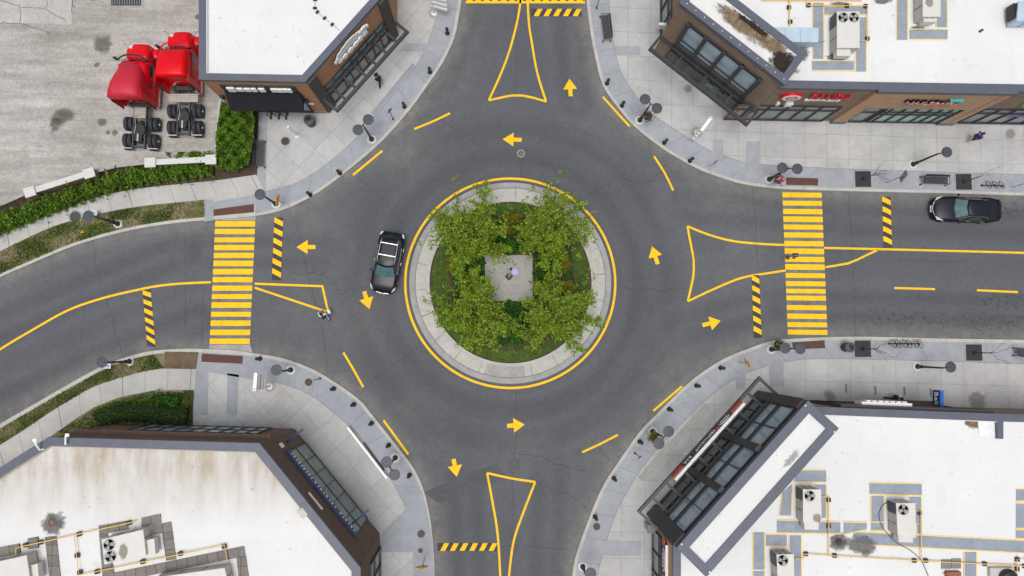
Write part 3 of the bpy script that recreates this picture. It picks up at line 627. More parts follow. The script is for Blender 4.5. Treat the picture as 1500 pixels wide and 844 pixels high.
# stone capped wall
e=thing('capped_wall',at(170,243,.12),'low brown wall with pale stone caps and square piers along the gravel yard','wall')
m_capst=plain('pale_stone_cap',(.56,.56,.54,1),.7,0,.08,3)
zc=1.25
def capw(): return
w0=[(316,233),(219,238),(130,254),(42,282),(-60,330),(-200,408)]
segs=[((308,233.5),(219,238),1.15,.36),((219,238),(170,243.5),.62,.16),((170,243.5),(130,253.5),.62,.16),((130,253.5),(43,281),1.15,.36),((43,281),(0,300),.62,.16),((0,300),(-60,328),.62,.16),((-60,328),(-200,404),.62,.16)]
mb=MB(); mc=MB(); ml=MB()
for a,b,h,w in segs:
    A,B=at(*a,h+.12),at(*b,h+.12); mb.wallband([A,B],w*.8,.05,.12+h-.10); (mc if h>1 else ml).wallband([A,B],w+.04,.12+h-.10,.12+h)
obj('wall_body',mb,m_brn,e,uv=True); obj('cap_stones',mc,m_capst,e); obj('low_coping',ml,m_gutter,e)
for x,y,r in ((308.5,233.5,.03),(219.5,238,.03),(130,253.5,.31),(43,281,.33)):
    p=at(x,y,1.4); mb=MB(); mb.box((p.x,p.y,.66),(.62,.56,1.25),r); pb=obj('pier',mb,m_brn,e,uv=True)
    mb=MB(); mb.bbox((p.x,p.y,1.34),(.78,.70,.13),.02,r); obj('pier_cap',mb,m_capst,pb)
# ---- lower left path and verge
up2=[(287,541),(240,540),(200,547),(150,562),(125,573),(75,603),(32,632),(0,652),(-60,690),(-200,785)]; lo2=[(285,571),(225,572),(175,582),(137,597),(110,614),(85,632),(60,650),(20,680),(-40,722),(-180,820)]
A=resample(spline(ats(up2,.12),.5),n); B=resample(spline(ats(lo2,.12),.5),n); between(A,B,.134,m_path,'footpath')
for i in range(1,n,5): mbj.band([A[i],B[i]],.025 if (i//5)%3 else .05,.138)
obj('footpath_joint',mbj,m_joint,kind=ST)
k2=[p for p in kSW if -200<=p[0]<=300]; k2=spline(ats(k2,.12),.5); between(resample(offs(k2,sgn['SW']*.24),n),resample(spline(ats(up2,.12),.5),n),.131,m_verge,'verge')
sheetobj('planting_bed',[(241,515),(291,516),(287,541),(241,540)],.136,ground_mat('bare_brown_soil',(.17,.12,.075,1),(.10,.07,.045,1),1.5,10,.3))
sheetobj('lawn',lo2[:8]+[(20,690),(110,660),(170,618),(283,624),(283,572)],.131,m_verge)
sheetobj('planting_bed',[(268,572),(284,572),(282,622),(277,622),(272,600)],.135,m_soil)
# ---- leaf and grass scatter helpers
def leaves(C,size,stretch=1.5,flat=.0,fold=False):
    C=np.asarray(C,float); n=len(C); ax=rng.normal(size=(n,3)); ax[:,2]*=(1-flat); ax/=np.linalg.norm(ax,axis=1)[:,None]
    nn=rng.normal(size=(n,3)); nn[:,2]=np.abs(nn[:,2])+1.2; b=np.cross(nn,ax); b/=np.linalg.norm(b,axis=1)[:,None]
    s=size*rng.uniform(.6,1.35,(n,1)); a=ax*s*stretch*.5; b=b*s*.5
    V=np.stack([C-a,C+b*.9,C+a,C-b*.9],1).reshape(-1,3)
    mb=MB(); mb.v=V.tolist(); mb.f=[(4*i,4*i+1,4*i+2,4*i+3) for i in range(n)]; mb.m=[0]*n; mb.sm=[False]*n; return mb
def hedge_pts(path,w,h,n,top=.35,z0=.12,core=.5):
    P=resample([Vector((p[0],p[1],0)) for p in path],200); out=[]
    for _ in range(n):
        i=rng.integers(0,199); t=(P[i+1]-P[i]).normalized(); nn=Vector((-t.y,t.x,0)); k=rng.uniform(-1,1); 
        lump=.8+(.25*math.sin(i*.37)+.15*math.sin(i*1.3+k*3))*(0 if core>.7 else 1)
        z=z0+h*lump*(1-abs(k)**3*.5)*rng.uniform(.55,1.08) ; p=P[i]+nn*(k*w/2*(.85+.25*math.sin(i*.9)))+Vector((rng.normal(0,.05),rng.normal(0,.05),0)); 
        if core<.7 and rng.random()<.16: p=p+nn*rng.normal(0,.28); z+=abs(rng.normal(0,.12))
        out.append((p.x,p.y,z))
    return out
def hedge(name,pxpath,w,h,n,m,size,label,cat='hedge',zz=.5,core=.5):
    P=spline(ats(pxpath,zz),.4); c=P[len(P)//2]; e=thing(name,(c.x,c.y,.12),label,cat)
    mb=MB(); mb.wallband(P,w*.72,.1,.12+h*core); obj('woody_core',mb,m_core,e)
    obj('foliage',leaves(hedge_pts(P,w,h,n,core=core),size),m,e); return e
hedge('hedge',[(-50,353),(20,322),(70,302),(130,280),(170,266),(215,257),(265,250),(312,246)],1.3,1.0,10500,m_leaf2,.155,'long loose green hedge between the stone capped wall and the footpath')
e=thing('hedge',at(346,205,.12),'bright green bushy hedge filling the corner under the black awning','hedge')
pts=[]
poly=[(326,153),(368,158),(374,175),(372,205),(366,240),(345,252),(318,247),(318,200)]
while len(pts)<9500:
    x,y=rng.uniform(315,378),rng.uniform(150,256)
    if inpoly((x,y),poly):
        lump=.8+.3*math.sin(x*.31)*math.sin(y*.27); z=.2+1.35*lump*rng.uniform(.35,1.05); p=at(x,y,z*.8); pts.append((p.x,p.y,z))
obj('foliage',leaves(pts,.155),m_leaf2,e)
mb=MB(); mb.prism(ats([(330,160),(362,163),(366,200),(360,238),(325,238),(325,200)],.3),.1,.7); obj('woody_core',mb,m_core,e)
hedge('hedge',[(142,616),(170,605),(200,603),(240,607),(272,611)],1.25,.9,9500,m_leaf5,.10,'clipped dark green hedge along the brown building front',zz=.6,core=.8)
hedge('shrub',[(222,590),(240,586),(262,589)],.8,.6,900,m_leaf3,.14,'low dark shrub between the lower footpath and the clipped hedge','shrub')
# grass blades on verges (stuff)
def inpx(poly,nn,zf=.13,size=.12,dens=None):
    xs_=[p[0] for p in poly]; ys_=[p[1] for p in poly]; out=[]
    while len(out)<nn:
        x,y=rng.uniform(min(xs_),max(xs_)),rng.uniform(min(ys_),max(ys_))
        if inpoly((x,y),poly) and (dens is None or rng.random()<dens(x,y)): p=at(x,y,.13); out.append((p.x,p.y,zf+rng.uniform(.01,.06)))
    return out
fn=lambda x,y: max(.04,min(1,.35+.9*math.sin(x*.07+1.3)*math.sin(y*.13+x*.03)))
v1=[p for p in kNW if 0<=p[0]<=300]; v1=[(x,y-6) for x,y in v1]+[(x,y+1) for x,y in reversed([p for p in lo if 0<=p[0]<=300])]
v2=[(x,y+6) for x,y in kSW if 0<=x<=240]+[(x,y-1) for x,y in reversed([p for p in up2 if 0<=p[0]<=240])]
v3=[(285,574),(225,575),(175,585),(137,600),(110,617),(85,632),(110,640),(150,622),(280,622)]
mb=leaves(inpx(v1,3800,dens=lambda x,y:fn(x,y)*(.25 if x>255 else 1))+inpx(v2,2800,dens=lambda x,y:fn(x+40,y)),.09,2.2); tag(obj('verge_grass',mb,m_grassb),'short patchy green grass on the roadside verges','grass',kind='stuff')
mb=leaves(inpx(v1,2600)+inpx(v2,2200),.07,2.2); tag(obj('dry_grass',mb,m_dryb),'dry straw coloured grass on the roadside verges','grass',kind='stuff')
mb=leaves(inpx(v3,3000),.09,2.0); tag(obj('lawn_grass',mb,m_grassb),'green grass in front of the clipped hedge','grass',kind='stuff')
mb=leaves(inpx([(243,224),(314,222),(314,228),(250,232)],420,dens=lambda x,y:fn(x*3,y)),.12,1.8); tag(obj('weeds',mb,m_leaf2),'weeds at the foot of the capped wall behind the red trucks','weeds',kind='stuff')
pts=[(at(x+rng.normal(0,1.2),y+rng.normal(0,1),.3)) for x,y in [(120,340)]*26]; e=thing('dandelion_clump',at(120,340,.13),'small clump of yellow dandelions in the verge grass','flowers'); obj('flower_heads',leaves(pts,.09,1.0),m_yfl,e); obj('stems',leaves([(p.x,p.y,.17) for p in pts],.1,2),m_grassb,e)
# ---------------------------------------------------------------- central island
def ring(r0,r1,z0,z1,name,m,n=128):
    mb=MB(); vs=[];
    for r,z in ((r0,0),(r0,z0),(r1,z1),(r1,0)):
        vs+=[Vector((c0.x+r*math.cos(2*PI*i/n),c0.y+r*math.sin(2*PI*i/n),z)) for i in range(n)]
    fs=[]
    for q in range(3): fs+=[(q*n+i,q*n+(i+1)%n,(q+1)*n+(i+1)%n,(q+1)*n+i) for i in range(n)]
    mb.add(vs,fs); return obj(name,mb,m,kind=ST)
ring(7.42,6.98,.02,.03,'island_gutter',m_gutter); ring(6.97,6.15,.10,.14,'island_apron',m_apron); ring(6.14,5.93,.28,.28,'island_kerb',m_kerb); ring(5.93,5.0,.24,.26,'island_soil',m_soil)
mb=MB(); a0=[c0+Vector((math.cos(2*PI*i/96),math.sin(2*PI*i/96),0))*5.80 for i in range(96)]; mb.sheet(a0,.27); obj('island_lawn',mb,m_lawn,kind=ST)
mbj=MB()
for i in range(22):
    a=2*PI*(i+.3)/22; d=Vector((math.cos(a),math.sin(a),0)); mbj.band([c0+d*6.16,c0+d*6.97],.03 if i%4 else .05,.147)
mbj.band([c0+Vector((math.cos(2*PI*i/96),math.sin(2*PI*i/96),0))*6.985 for i in range(96)],.05,.105,True); obj('apron_joint',mbj,m_joint,kind=ST)
d0=at(738,545)-c0
a1,a2=math.atan2(-6.5,-1.9),math.atan2(-6.5,1.0)
mb=MB(); P=[c0+Vector((math.cos(a),math.sin(a),0))*r for r,aa in ((6.2,0),(6.95,1)) for a in ([a1+(a2-a1)*i/8 for i in range(9)] if not aa else [a2+(a1-a2)*i/8 for i in range(9)])]; mb.sheet(P,.149); obj('apron_ramp',mb,m_gutter,kind=ST)
mb=MB(); mb.prism(ats([(710,374.5),(780,373.5),(780.5,441),(711.5,441)],.3),.2,.33); obj('island_slab',mb,m_plaza,kind=ST)
def beds(px,z=.285): sheetobj('mulch_bed',px,z,m_soil)
beds([(662,352),(700,318),(755,312),(800,322),(838,360),(842,420),(836,470),(800,505),(740,515),(700,500),(664,460),(656,400)])
def shrub(px,py,rx,ry,h,n,m,size,label,name='shrub'):
    c=at(px,py,.3); e=thing(name,(c.x,c.y,.28),label,'shrub',group='shrubs planted on the central island')
    pts=[]
    for _ in range(n):
        u=rng.normal(size=3); u/=np.linalg.norm(u); u[2]=abs(u[2]); r=rng.uniform(.72,1.06); 
        l=1+.16*math.sin(5*math.atan2(u[1],u[0])+px); pts.append((c.x+u[0]*rx*r*l,c.y+u[1]*ry*r*l,.28+u[2]*h*r))
    obj('foliage',leaves(pts,size),m,e)
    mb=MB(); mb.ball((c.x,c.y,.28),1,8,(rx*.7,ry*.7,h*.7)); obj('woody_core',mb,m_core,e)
SH=[(745,360,.95,.62,.8,900,m_leaf3,.15,'dark green shrub on the island just above the concrete slab'),
(801,391,.95,1.05,.9,1300,m_leaf3,.15,'large rounded dark green shrub right of the island slab'),
(750,478,1.05,1.1,.9,1300,m_leaf3,.16,'dark green shrub on the island below the concrete slab'),
(747,450,.7,.45,.7,500,m_leaf3,.15,'small dark shrub touching the lower edge of the island slab'),
(700,408,.42,.6,.7,420,m_leaf3,.15,'narrow green shrub touching the left edge of the island slab'),
(676,412,.55,.6,.7,520,m_leaf3,.15,'green shrub left of the island slab beside the ochre shrub'),
(700,384,.5,.35,.6,320,m_leaf3,.15,'small green shrub at the upper left corner of the island slab'),
(752,322,.7,.42,.7,560,m_leaf4,.13,'ochre leaved shrub between the two upper island trees'),
(745,338,.5,.35,.6,320,m_leaf4,.13,'ochre and brown shrub under the upper island trees'),
(826,386,.42,.62,.7,460,m_leaf4,.13,'tall ochre shrub at the right edge of the island planting'),
(832,421,.42,.5,.7,400,m_leaf4,.13,'ochre shrub right of the dark mulch patch on the island'),
(661,388,.42,.75,.7,460,m_leaf4,.13,'ochre shrub at the left edge of the island planting'),
(818,428,.55,.5,.6,420,m_leaf3,.15,'dark green shrub near the lower right island tree')]
for s in SH: shrub(*s)
gp=[]; bedp=[(664,354),(700,322),(755,316),(800,326),(836,362),(840,420),(834,468),(800,500),(740,508),(700,496),(668,458),(660,400)]
while len(gp)<9000:
    x,y=rng.uniform(655,845),rng.uniform(312,510)
    if inpoly((x,y),bedp) and not (707<x<783 and 371<y<443) and (math.sin(x*.09+1)*math.sin(y*.11)+.75+rng.normal(0,.35)>0): q=at(x,y,.4); gp.append((q.x,q.y,.30+abs(rng.normal(0,.16))))
tag(obj('ground_cover',leaves(gp,.13,1.5),m_leaf3),'leafy green ground cover filling the island beds under the trees','ground cover',kind='stuff')
def island_tree(px,py,R,h,seed,label,lean=(0,0),n=250):
    b=at(px,py,.3); e=thing('tree',(b.x,b.y,.28),label,'tree',group='four young trees on the central island'); r=random.Random(seed); rg=np.random.default_rng(seed)
    T=MB(); TW=MB(); tip=[]; B0=Vector((b.x,b.y,.28)); top=B0+Vector((lean[0]*.3,lean[1]*.3,1.5))
    T.tube([B0,B0+(top-B0)*.5+Vector((.03,.02,0)),top],[.10,.085,.075],8)
    L=[]
    for k in range(19):
        a=2*PI*(k+.5*r.random())/15*2.0+seed; ev=r.uniform(.30,1.45); d=Vector((math.cos(a)*math.cos(ev),math.sin(a)*math.cos(ev),math.sin(ev)*.8)); 
        ln=R*(.75+.4*r.random()); P=[top.copy()]
        for j in range(1,7):
            p=P[-1]+d*ln/6+Vector((r.gauss(0,.06),r.gauss(0,.06),.05)); p.x+=lean[0]*.05; p.y+=lean[1]*.05; P.append(p)
        T.tube(P,[.05,.042,.034,.026,.02,.014,.008],5); L.append(P)
        for j in range(2,7):
            for q in range(4):
                a2=a+r.uniform(-1.3,1.3); ee=r.uniform(-.2,.9); d2=Vector((math.cos(a2)*math.cos(ee),math.sin(a2)*math.cos(ee),math.sin(ee))); l2=r.uniform(.35,.95)*R*.36
                Q=[P[j],P[j]+d2*l2*.5+Vector((0,0,.03)),P[j]+d2*l2]; TW.tube(Q,[.014,.009,.005],4); tip.append(Q)
    fr=[]
    for k in range(26):
        a=2*PI*r.random(); ev=r.uniform(.7,1.4); d=Vector((math.cos(a)*math.cos(ev),math.sin(a)*math.cos(ev),math.sin(ev))); P=[top.copy()]; ln=R*r.uniform(1.2,1.75)
        for j in range(1,8):
            p=P[-1]+d*ln/7+Vector((r.gauss(0,.05),r.gauss(0,.05),0)); p.x+=lean[0]*.075; p.y+=lean[1]*.075; P.append(p)
        TW.tube(P,[.03,.026,.022,.018,.014,.010,.007,.004],4)
        for j in range(3,8):
            for q in range(2):
                d2=Vector((r.gauss(0,1),r.gauss(0,1),r.gauss(.4,.5))).normalized(); l2=r.uniform(.2,.45); Q=[P[j],P[j]+d2*l2*.5,P[j]+d2*l2]; TW.tube(Q,[.007,.005,.003],4); fr.append(Q)
    pts=[]
    for Q in fr:
        for s in (.5,1.0):
            c=Q[0].lerp(Q[2],s)
            for _ in range(rg.integers(2,6)): pts.append((c.x+rg.normal(0,.06),c.y+rg.normal(0,.06),c.z+rg.normal(0,.05)))
    for Q in tip:
        for s in (.35,.6,.8,1.0):
            c=Q[0].lerp(Q[2],s); m=rg.integers(6,13)
            for _ in range(m): pts.append((c.x+rg.normal(0,.10),c.y+rg.normal(0,.10),c.z+rg.normal(0,.08)))
    obj('trunk',T,m_bark,e); obj('twigs',TW,m_bark,e); obj('crown',leaves(pts,.108,1.4),m_leaf,e)
island_tree(700,366,2.95,4.6,1,'young tree on the upper left of the central island, its sparse top overhanging the apron',(-.5,1.25))
island_tree(797,357,2.8,4.6,2,'young tree on the upper right of the central island with ochre shrubs beside it',(.6,1.1))
island_tree(700,458,2.8,4.4,3,'young tree on the lower left of the central island overlapping the slab corner',(-.3,-.1))
island_tree(801,460,2.8,4.4,4,'young tree on the lower right of the central island, its edge crossing the kerb',(.6,-.3))
# lawn blades on the island
pts=[]
while len(pts)<4500:
    a=rng.uniform(0,2*PI); r=rng.uniform(3.9,5.75); pts.append((c0.x+r*math.cos(a),c0.y+r*math.sin(a),.30))
tag(obj('island_grass',leaves(pts,.08,2.0),m_grassb),'short green grass ringing the island planting','grass',kind='stuff')
# pole on island slab
b=at(745.5,405.5,.33); e=thing('flagpole',(b.x,b.y,.33),'slim white pole with a small pale flag on a brown diamond plinth','flagpole')
mb=MB(); mb.bbox((b.x,b.y,.42),(.42,.42,.2),.03,PI/4); obj('plinth',mb,m_tact,e)
mb=MB(); mb.tube([(b.x,b.y,.5),(b.x,b.y,6.0)],[.07,.045],10); obj('pole',mb,m_white,e)
mb=MB(); mb.ball((b.x,b.y,6.05),.10,8); obj('finial',mb,m_black,e)
mb=MB(); mb.loft([[Vector((b.x+.04+.34*t+(5.95-z)*.25,b.y+.05*math.sin(t*6)+.1*t-(5.95-z)*.75,z-.06*t)) for t in (0,.25,.5,.75,1)] for z in (5.45,5.7,5.95)],closed=False,caps=False); obj('flag',mb,plain('pale_lavender_flag',(.5,.48,.78,1),.8),e)
e=thing('ground_spotlight',at(777,372,.3),'small black spotlight at the upper right corner of the island slab','lamp'); p=at(777,372,.3); mb=MB(); mb.lathe([(.12,.3),(.15,.36),(.15,.5),(.1,.55)],(p.x,p.y,0),12); obj('housing',mb,m_black,e); mb=MB(); mb.lathe([(.1,.55),(.09,.565)],(p.x,p.y,0),12); obj('lens',mb,m_lens,e)
e=thing('ground_spotlight',at(709,437,.3),'small pale spotlight at the lower left corner of the island slab','lamp'); p=at(709,437,.3); mb=MB(); mb.lathe([(.12,.3),(.15,.36),(.15,.5),(.1,.55)],(p.x,p.y,0),12); obj('housing',mb,m_steel,e); mb=MB(); mb.lathe([(.1,.55),(.09,.565)],(p.x,p.y,0),12); obj('lens',mb,m_lens,e)
# ---------------------------------------------------------------- street lamps
ZL=3.3
def disc(mb,p,r=.385): mb.lathe([(.02,.075),(.07,.07),(.08,.045),(r*.62,.042),(r*.64,.05),(r*.68,.05),(r*.70,.036),(r*.97,.03),(r,.015),(r,-.01),(r*.9,-.05),(.1,-.07)],p,28)
def lamp(base,discs,label,group):
    b=at(*base,.12); e=thing('street_lamp',(b.x,b.y,.12),label,'street lamp',group=group)
    mb=MB(); mb.lathe([(.34,.10),(.34,.16),(.26,.18)],(b.x,b.y,0),24); obj('footing',mb,m_capst,e)
    D=[at(*d,ZL) for d in discs]; mb=MB(); mb.lathe([(.19,.17),(.19,.24),(.13,.30),(.13,.75),(.085,.85),(.06,ZL-.1),(.05,ZL+.05)],(b.x,b.y,0),14); obj('pole',mb,m_black,e)
    mb=MB(); T=Vector((b.x,b.y,ZL))
    if len(D)==1:
        mb.tube([T-Vector((0,0,.15)),T.lerp(D[0],.5)+Vector((0,0,.02)),D[0]-Vector((0,0,.02))],.045,8)
    else:
        m=(D[0]+D[1])/2; mb.tube([T-Vector((0,0,.15)),m],.045,8); mb.tube([D[0],m,D[1]],.04,8)
    obj('arm',mb,m_black,e)
    for d in D:
        mb=MB(); disc(mb,d); l=obj('lamp_disc',mb,m_disc,e,smooth=False); mb=MB(); mb.lathe([(.2,-.055),(.2,-.075),(.1,-.08)],d,16); obj('light_panel',mb,m_lens,l)
G1='street lamps with one disc head'; G2='street lamps with twin disc heads'
lamp((404.5,299),[(381,285)],'single disc street lamp beside the thin yellow sign at the upper left crosswalk',G1)
lamp((173,328),[(129.5,316.5)],'single disc street lamp on the upper verge, next to a manhole on the footpath',G1)
lamp((190,529.5),[(149.5,530.5)],'single disc street lamp on the lower verge, its head over the kerb',G1)
lamp((426,542),[(405,542)],'single disc street lamp beside the white stacked direction sign at lower left',G1)
lamp((1337,241),[(1387,223)],'single disc street lamp on the pavement near the person in purple',G1)
lamp((1343.5,537),[(1392.5,537.8)],'single disc street lamp on the pavement above the blue shop sign',G1)
lamp((853.5,830),[(865,840)],'single disc street lamp on the slate border at the bottom edge',G1)
lamp((544.5,204.5),[(539.5,175.3),(524.5,190.3)],'twin disc street lamp at the end of the slate drain by the script sign shop',G2)
lamp((937,176.5),[(945,145.5),(962.3,158.7)],'twin disc street lamp with flowers, in front of the corner shop with blue upper windows',G2)
lamp((1126.5,263),[(1146,246),(1168,247.5)],'twin disc street lamp with the magenta flower basket',G2)
lamp((1129.5,512),[(1150,510),(1172,511)],'twin disc street lamp overlapping the brown tactile plate near the black bin',G2)
lamp((956,632),[(979.3,632),(965.2,650)],'twin disc street lamp with a brown green basket facing the glass canopy shop',G2)
lamp((579,670.5),[(566.5,677),(578,695.5)],'twin disc street lamp beside the long white handrail',G2)
def basket(px,z,m1,m2,label,r=.34):
    p=at(*px,z); e=thing('flower_basket',p,label,'flower basket')
    mb=MB(); mb.lathe([(.05,-.28),(.2,-.2),(.26,0),(.24,.02)],p,14); obj('pot',mb,m_dark,e)
    C=[(p.x+rng.normal(0,r*.5),p.y+rng.normal(0,r*.5),p.z+rng.uniform(0,.25)) for _ in range(150)]; obj('leaves',leaves(C,.10),m_leaf3 if m1 is not m_leaf4 else m_leaf4,e)
    C=[(p.x+rng.normal(0,r*.5),p.y+rng.normal(0,r*.5),p.z+rng.uniform(.1,.3)) for _ in range(110)]; obj('blossoms',leaves(C,.10,1.1),m1,e)
    if m2: C=[(p.x-.1+rng.normal(0,.08),p.y+.05+rng.normal(0,.08),p.z+.32) for _ in range(14)]; obj('yellow_blossoms',leaves(C,.09,1),m2,e)
basket((949,171),1.6,plain('plum_blossom',(.16,.04,.10,1),.8),None,'small flower basket with mixed plum blossoms hanging on a lamp by the corner shop')
basket((1140.5,263.5),1.6,m_pink,m_yfl,'magenta flower basket beside the upper right crosswalk')
basket((1139.5,505),1.5,plain('dark_maroon_blossom',(.05,.012,.016,1),.8),m_yfl,'dark maroon flower basket with a yellow bloom beside the lower right crosswalk')
basket((956.5,641),1.6,m_leaf4,None,'olive brown plant basket on the lamp facing the glass canopy shop')
# ---------------------------------------------------------------- bollards
mb=MB(); mb.lathe([(.17,0),(.17,.05),(.12,.09),(.10,.14),(.085,.62),(.11,.66),(.11,.70),(.06,.73),(.09,.77),(.125,.84),(.09,.92),(.02,.95)],(0,0,0),16)
b0=None; ordn=['first','second','third','fourth','fifth','sixth']
def bollards(pts,desc):
    global b0
    for i,p in enumerate(pts):
        q=at(*p,.127); lab=f'{ordn[i]} black bollard from {desc}'
        if b0 is None:
            b0=obj('bollard',mb,m_black,smooth=False,loc=None); o=b0
        else: o=b0.copy(); COL.objects.link(o)
        o.location=q; tag(o,lab,'bollard','black bollards along the kerbs')
bollards([(655.5,49),(630,106),(592.5,156.5),(498,254),(454.5,285.5)],'the top street along the kerb of the script sign shop')
bollards([(889,122.5),(911,155),(973,209.5),(1010.5,236)],'the top street along the kerb of the blue window shop')
bollards([(1055.5,539),(1020,565),(980,599.5),(937,647),(899,700.5),(871.5,757)],'the yellow warning sign along the kerb of the glass canopy shop')
bollards([(381,525.5),(489,569.5),(518.5,592.5),(544.5,620),(569.5,652),(600,696)],'the lower left crosswalk along the kerb past the handrail')
# ---------------------------------------------------------------- benches
def bench(px,ang,label,L=2.0,Wd=.55):
    c=at(*px,.127); e=thing('bench',c,label,'bench',rz=ang,group='dark metal benches on the pavements')
    mb=MB()
    for i in range(9): mb.box((0,-Wd/2+.06+i*(Wd-.12)/8,.45),(L-.2,.042,.03))
    mb.box((0,-Wd/2+.03,.43),(L-.2,.03,.06)); mb.box((0,Wd/2-.03,.43),(L-.2,.03,.06)); obj('seat',mb,m_dark,e,local=True)
    mb=MB()
    for i in range(4): mb.box((0,Wd/2+.01+.02*i,.56+.09*i),(L-.2,.03,.05))
    obj('backrest',mb,m_dark,e,local=True)
    for s in (-1,1):
        mb=MB(); x=s*(L/2-.06); mb.tube([(x,-Wd/2,0),(x,-Wd/2,.62),(x,Wd/2,.62),(x,Wd/2,0)],.028,6); obj('arm_frame',mb,m_dark,e,local=True)
        mb=MB(); mb.tube([(x+s*.08,-Wd/2-.02,.03),(x-s*.05,-Wd/2,.03)],.05,8); mb.tube([(x+s*.08,Wd/2+.02,.03),(x-s*.05,Wd/2,.03)],.05,8); obj('feet',mb,m_black,e,local=True)
bench((383,227),PI/2,'dark bench on the slate strip beside the bright corner hedge')
bench((886.5,43),PI/2+.1+PI,'dark bench on the kerb border at the top street')
bench((1366,266),-.03,'dark bench between two tree grates near the parked black sedan')
bench((1502,516),-.03+PI,'dark bench cut by the right edge, past the lower tree grate')
# ---------------------------------------------------------------- tree grates and saplings
GR=[((1264,262.5),'dark square tree grate right of the upper brown tactile plate',7,3.2,'bare sapling with a bushy twig head in the grate near the diamond sign'),((1411.5,266.5),'dark square tree grate between the bench and the ring bike rack',2,3.6,'thin bare sapling in the grate above the parked black sedan'),((1263.5,511),'dark square tree grate beside the black bin',8,3.9,'bare sapling with spreading twigs next to the double ring bike racks'),((1426.5,516.5),'dark square tree grate near the bench at the right edge',3,4.2,'spindly leaning sapling in the grate closest to the right edge bench')]
for (px,lab,nb,hh,lab2) in GR:
    c=at(*px,.127); e=thing('tree_grate',c,lab,'tree grate',group='tree grates with saplings')
    mb=MB(); mb.box((0,0,.004),(1.42,1.42,.02)); obj('rim',mb,m_gutter,e,local=True)
    mb=MB(); mb.box((0,0,.02),(1.2,1.2,.03)); obj('grating',mb,plain('slate_iron_grating',(.022,.024,.034,1),.7,0,.2,8),e,local=True)
    mb=MB()
    for r_ in (.2,.3,.4,.5): mb.band([Vector((r_*math.cos(2*PI*i/24),r_*math.sin(2*PI*i/24),0)) for i in range(24)],.018,.038,True)
    obj('slots',mb,m_black,e,local=True)
    s=thing('sapling',c,lab2,'tree',group='bare saplings in tree grates'); r=random.Random(int(px[0]))
    mb=MB(); mb.tube([(0,0,0),(.02,-.01,.8),(.05,.0,hh*.5)],[.05,.042,.03],7); obj('trunk',mb,m_bark,s,local=True)
    mb=MB(); mb.lathe([(.16,.03),(.12,.09),(.02,.11)],(0,0,0),10); obj('soil_mound',mb,m_core,s,local=True)
    mb=MB()
    for k in range(nb):
        a=2*PI*k/nb+r.random(); d=Vector((math.cos(a)*.34,math.sin(a)*.34,1)); z0=hh*(.35+.15*r.random()); P=[Vector((.05,0,z0))]; L=hh-z0
        for j in range(5): P.append(P[-1]+d*L/5+Vector((r.gauss(0,.06),r.gauss(0,.06),0)))
        mb.tube(P,[.018,.015,.012,.010,.008,.006],4)
        for j in (2,3,4):
            q=P[j]+Vector((r.gauss(0,.22),r.gauss(0,.22),.35)); mb.tube([P[j],q],[.009,.005],4)
    obj('branches',mb,m_bark,s,local=True)
# ---------------------------------------------------------------- bike racks
def hoop(mb,c,r,tilt,rz,t=.022,sy=1):
    P=[]
    for i in range(20):
        a=2*PI*i/20; v=Vector((r*math.cos(a)*.45,0,r*math.sin(a)*sy)); v=Matrix.Rotation(rz,3,'Z')@(Matrix.Rotation(tilt,3,'X')@v); P.append(Vector(c)+v)
    mb.tube(P+[P[0]],t,6,False)
def rack(px,ang,hoops,label,group,rail=True,L=.7):
    c=at(*px,.127); e=thing('bike_rack',c,label,'bike rack',rz=ang,group=group)
    for x in hoops:
        mb=MB(); hoop(mb,(x,0,.38),.36,math.radians(58),0); obj('ring',mb,m_black,e,local=True)
    mb=MB(); mb.box((0,0,.05),(L,.07,.06)); mb.box((0,0,.2),(.05,.05,.4)); obj('rail',mb,m_black,e,local=True)
    mb=MB(); mb.lathe([(.09,0),(.09,.03)],(-L/2,0,0),10); mb.lathe([(.09,0),(.09,.03)],(L/2,0,0),10); obj('base_plate',mb,m_black,e,local=True)
rack((1453,272.3),-.02,(-.5,0,.5),'black bike rack with three rings above the parked black sedan','bike racks',L=1.6)
for i,x in enumerate((1308.5,1324.5,1340.5)): rack((x,503.6+.1*i),-.02,(-.17,.17),f'{("left","middle","right")[i]} black double ring bike rack of the row of three by the lower kerb','double ring bike racks',L=.62)
for i,x in enumerate((397.5,409.3,419.8)): rack((x,169.5+i*.4),PI/2-.15,(0,),f'{("left","middle","right")[i]} small black bike rack under the black awning','small bike racks under the awning',L=.4)
# ---------------------------------------------------------------- bins
def bin_(px,label):
    c=at(*px,.127); e=thing('litter_bin',c,label,'bin'); mb=MB(); mb.lathe([(.30,0),(.33,.08),(.36,.85),(.38,.9),(.30,.93)],(0,0,0),20); obj('body',mb,m_black,e,local=True)
    mb=MB(); mb.lathe([(.37,.9),(.37,.96),(.2,.97),(.19,.9)],(0,0,0),20); obj('rim',mb,m_disc,e,local=True); mb=MB(); mb.lathe([(.19,.93),(.1,.95)],(0,0,0),14); obj('opening',mb,m_black,e,local=True)
bin_((456.5,181),'round black bin on the cream paving below the black awning'); bin_((1237,508.8),'round black bin between the brown tactile plate and a tree grate')
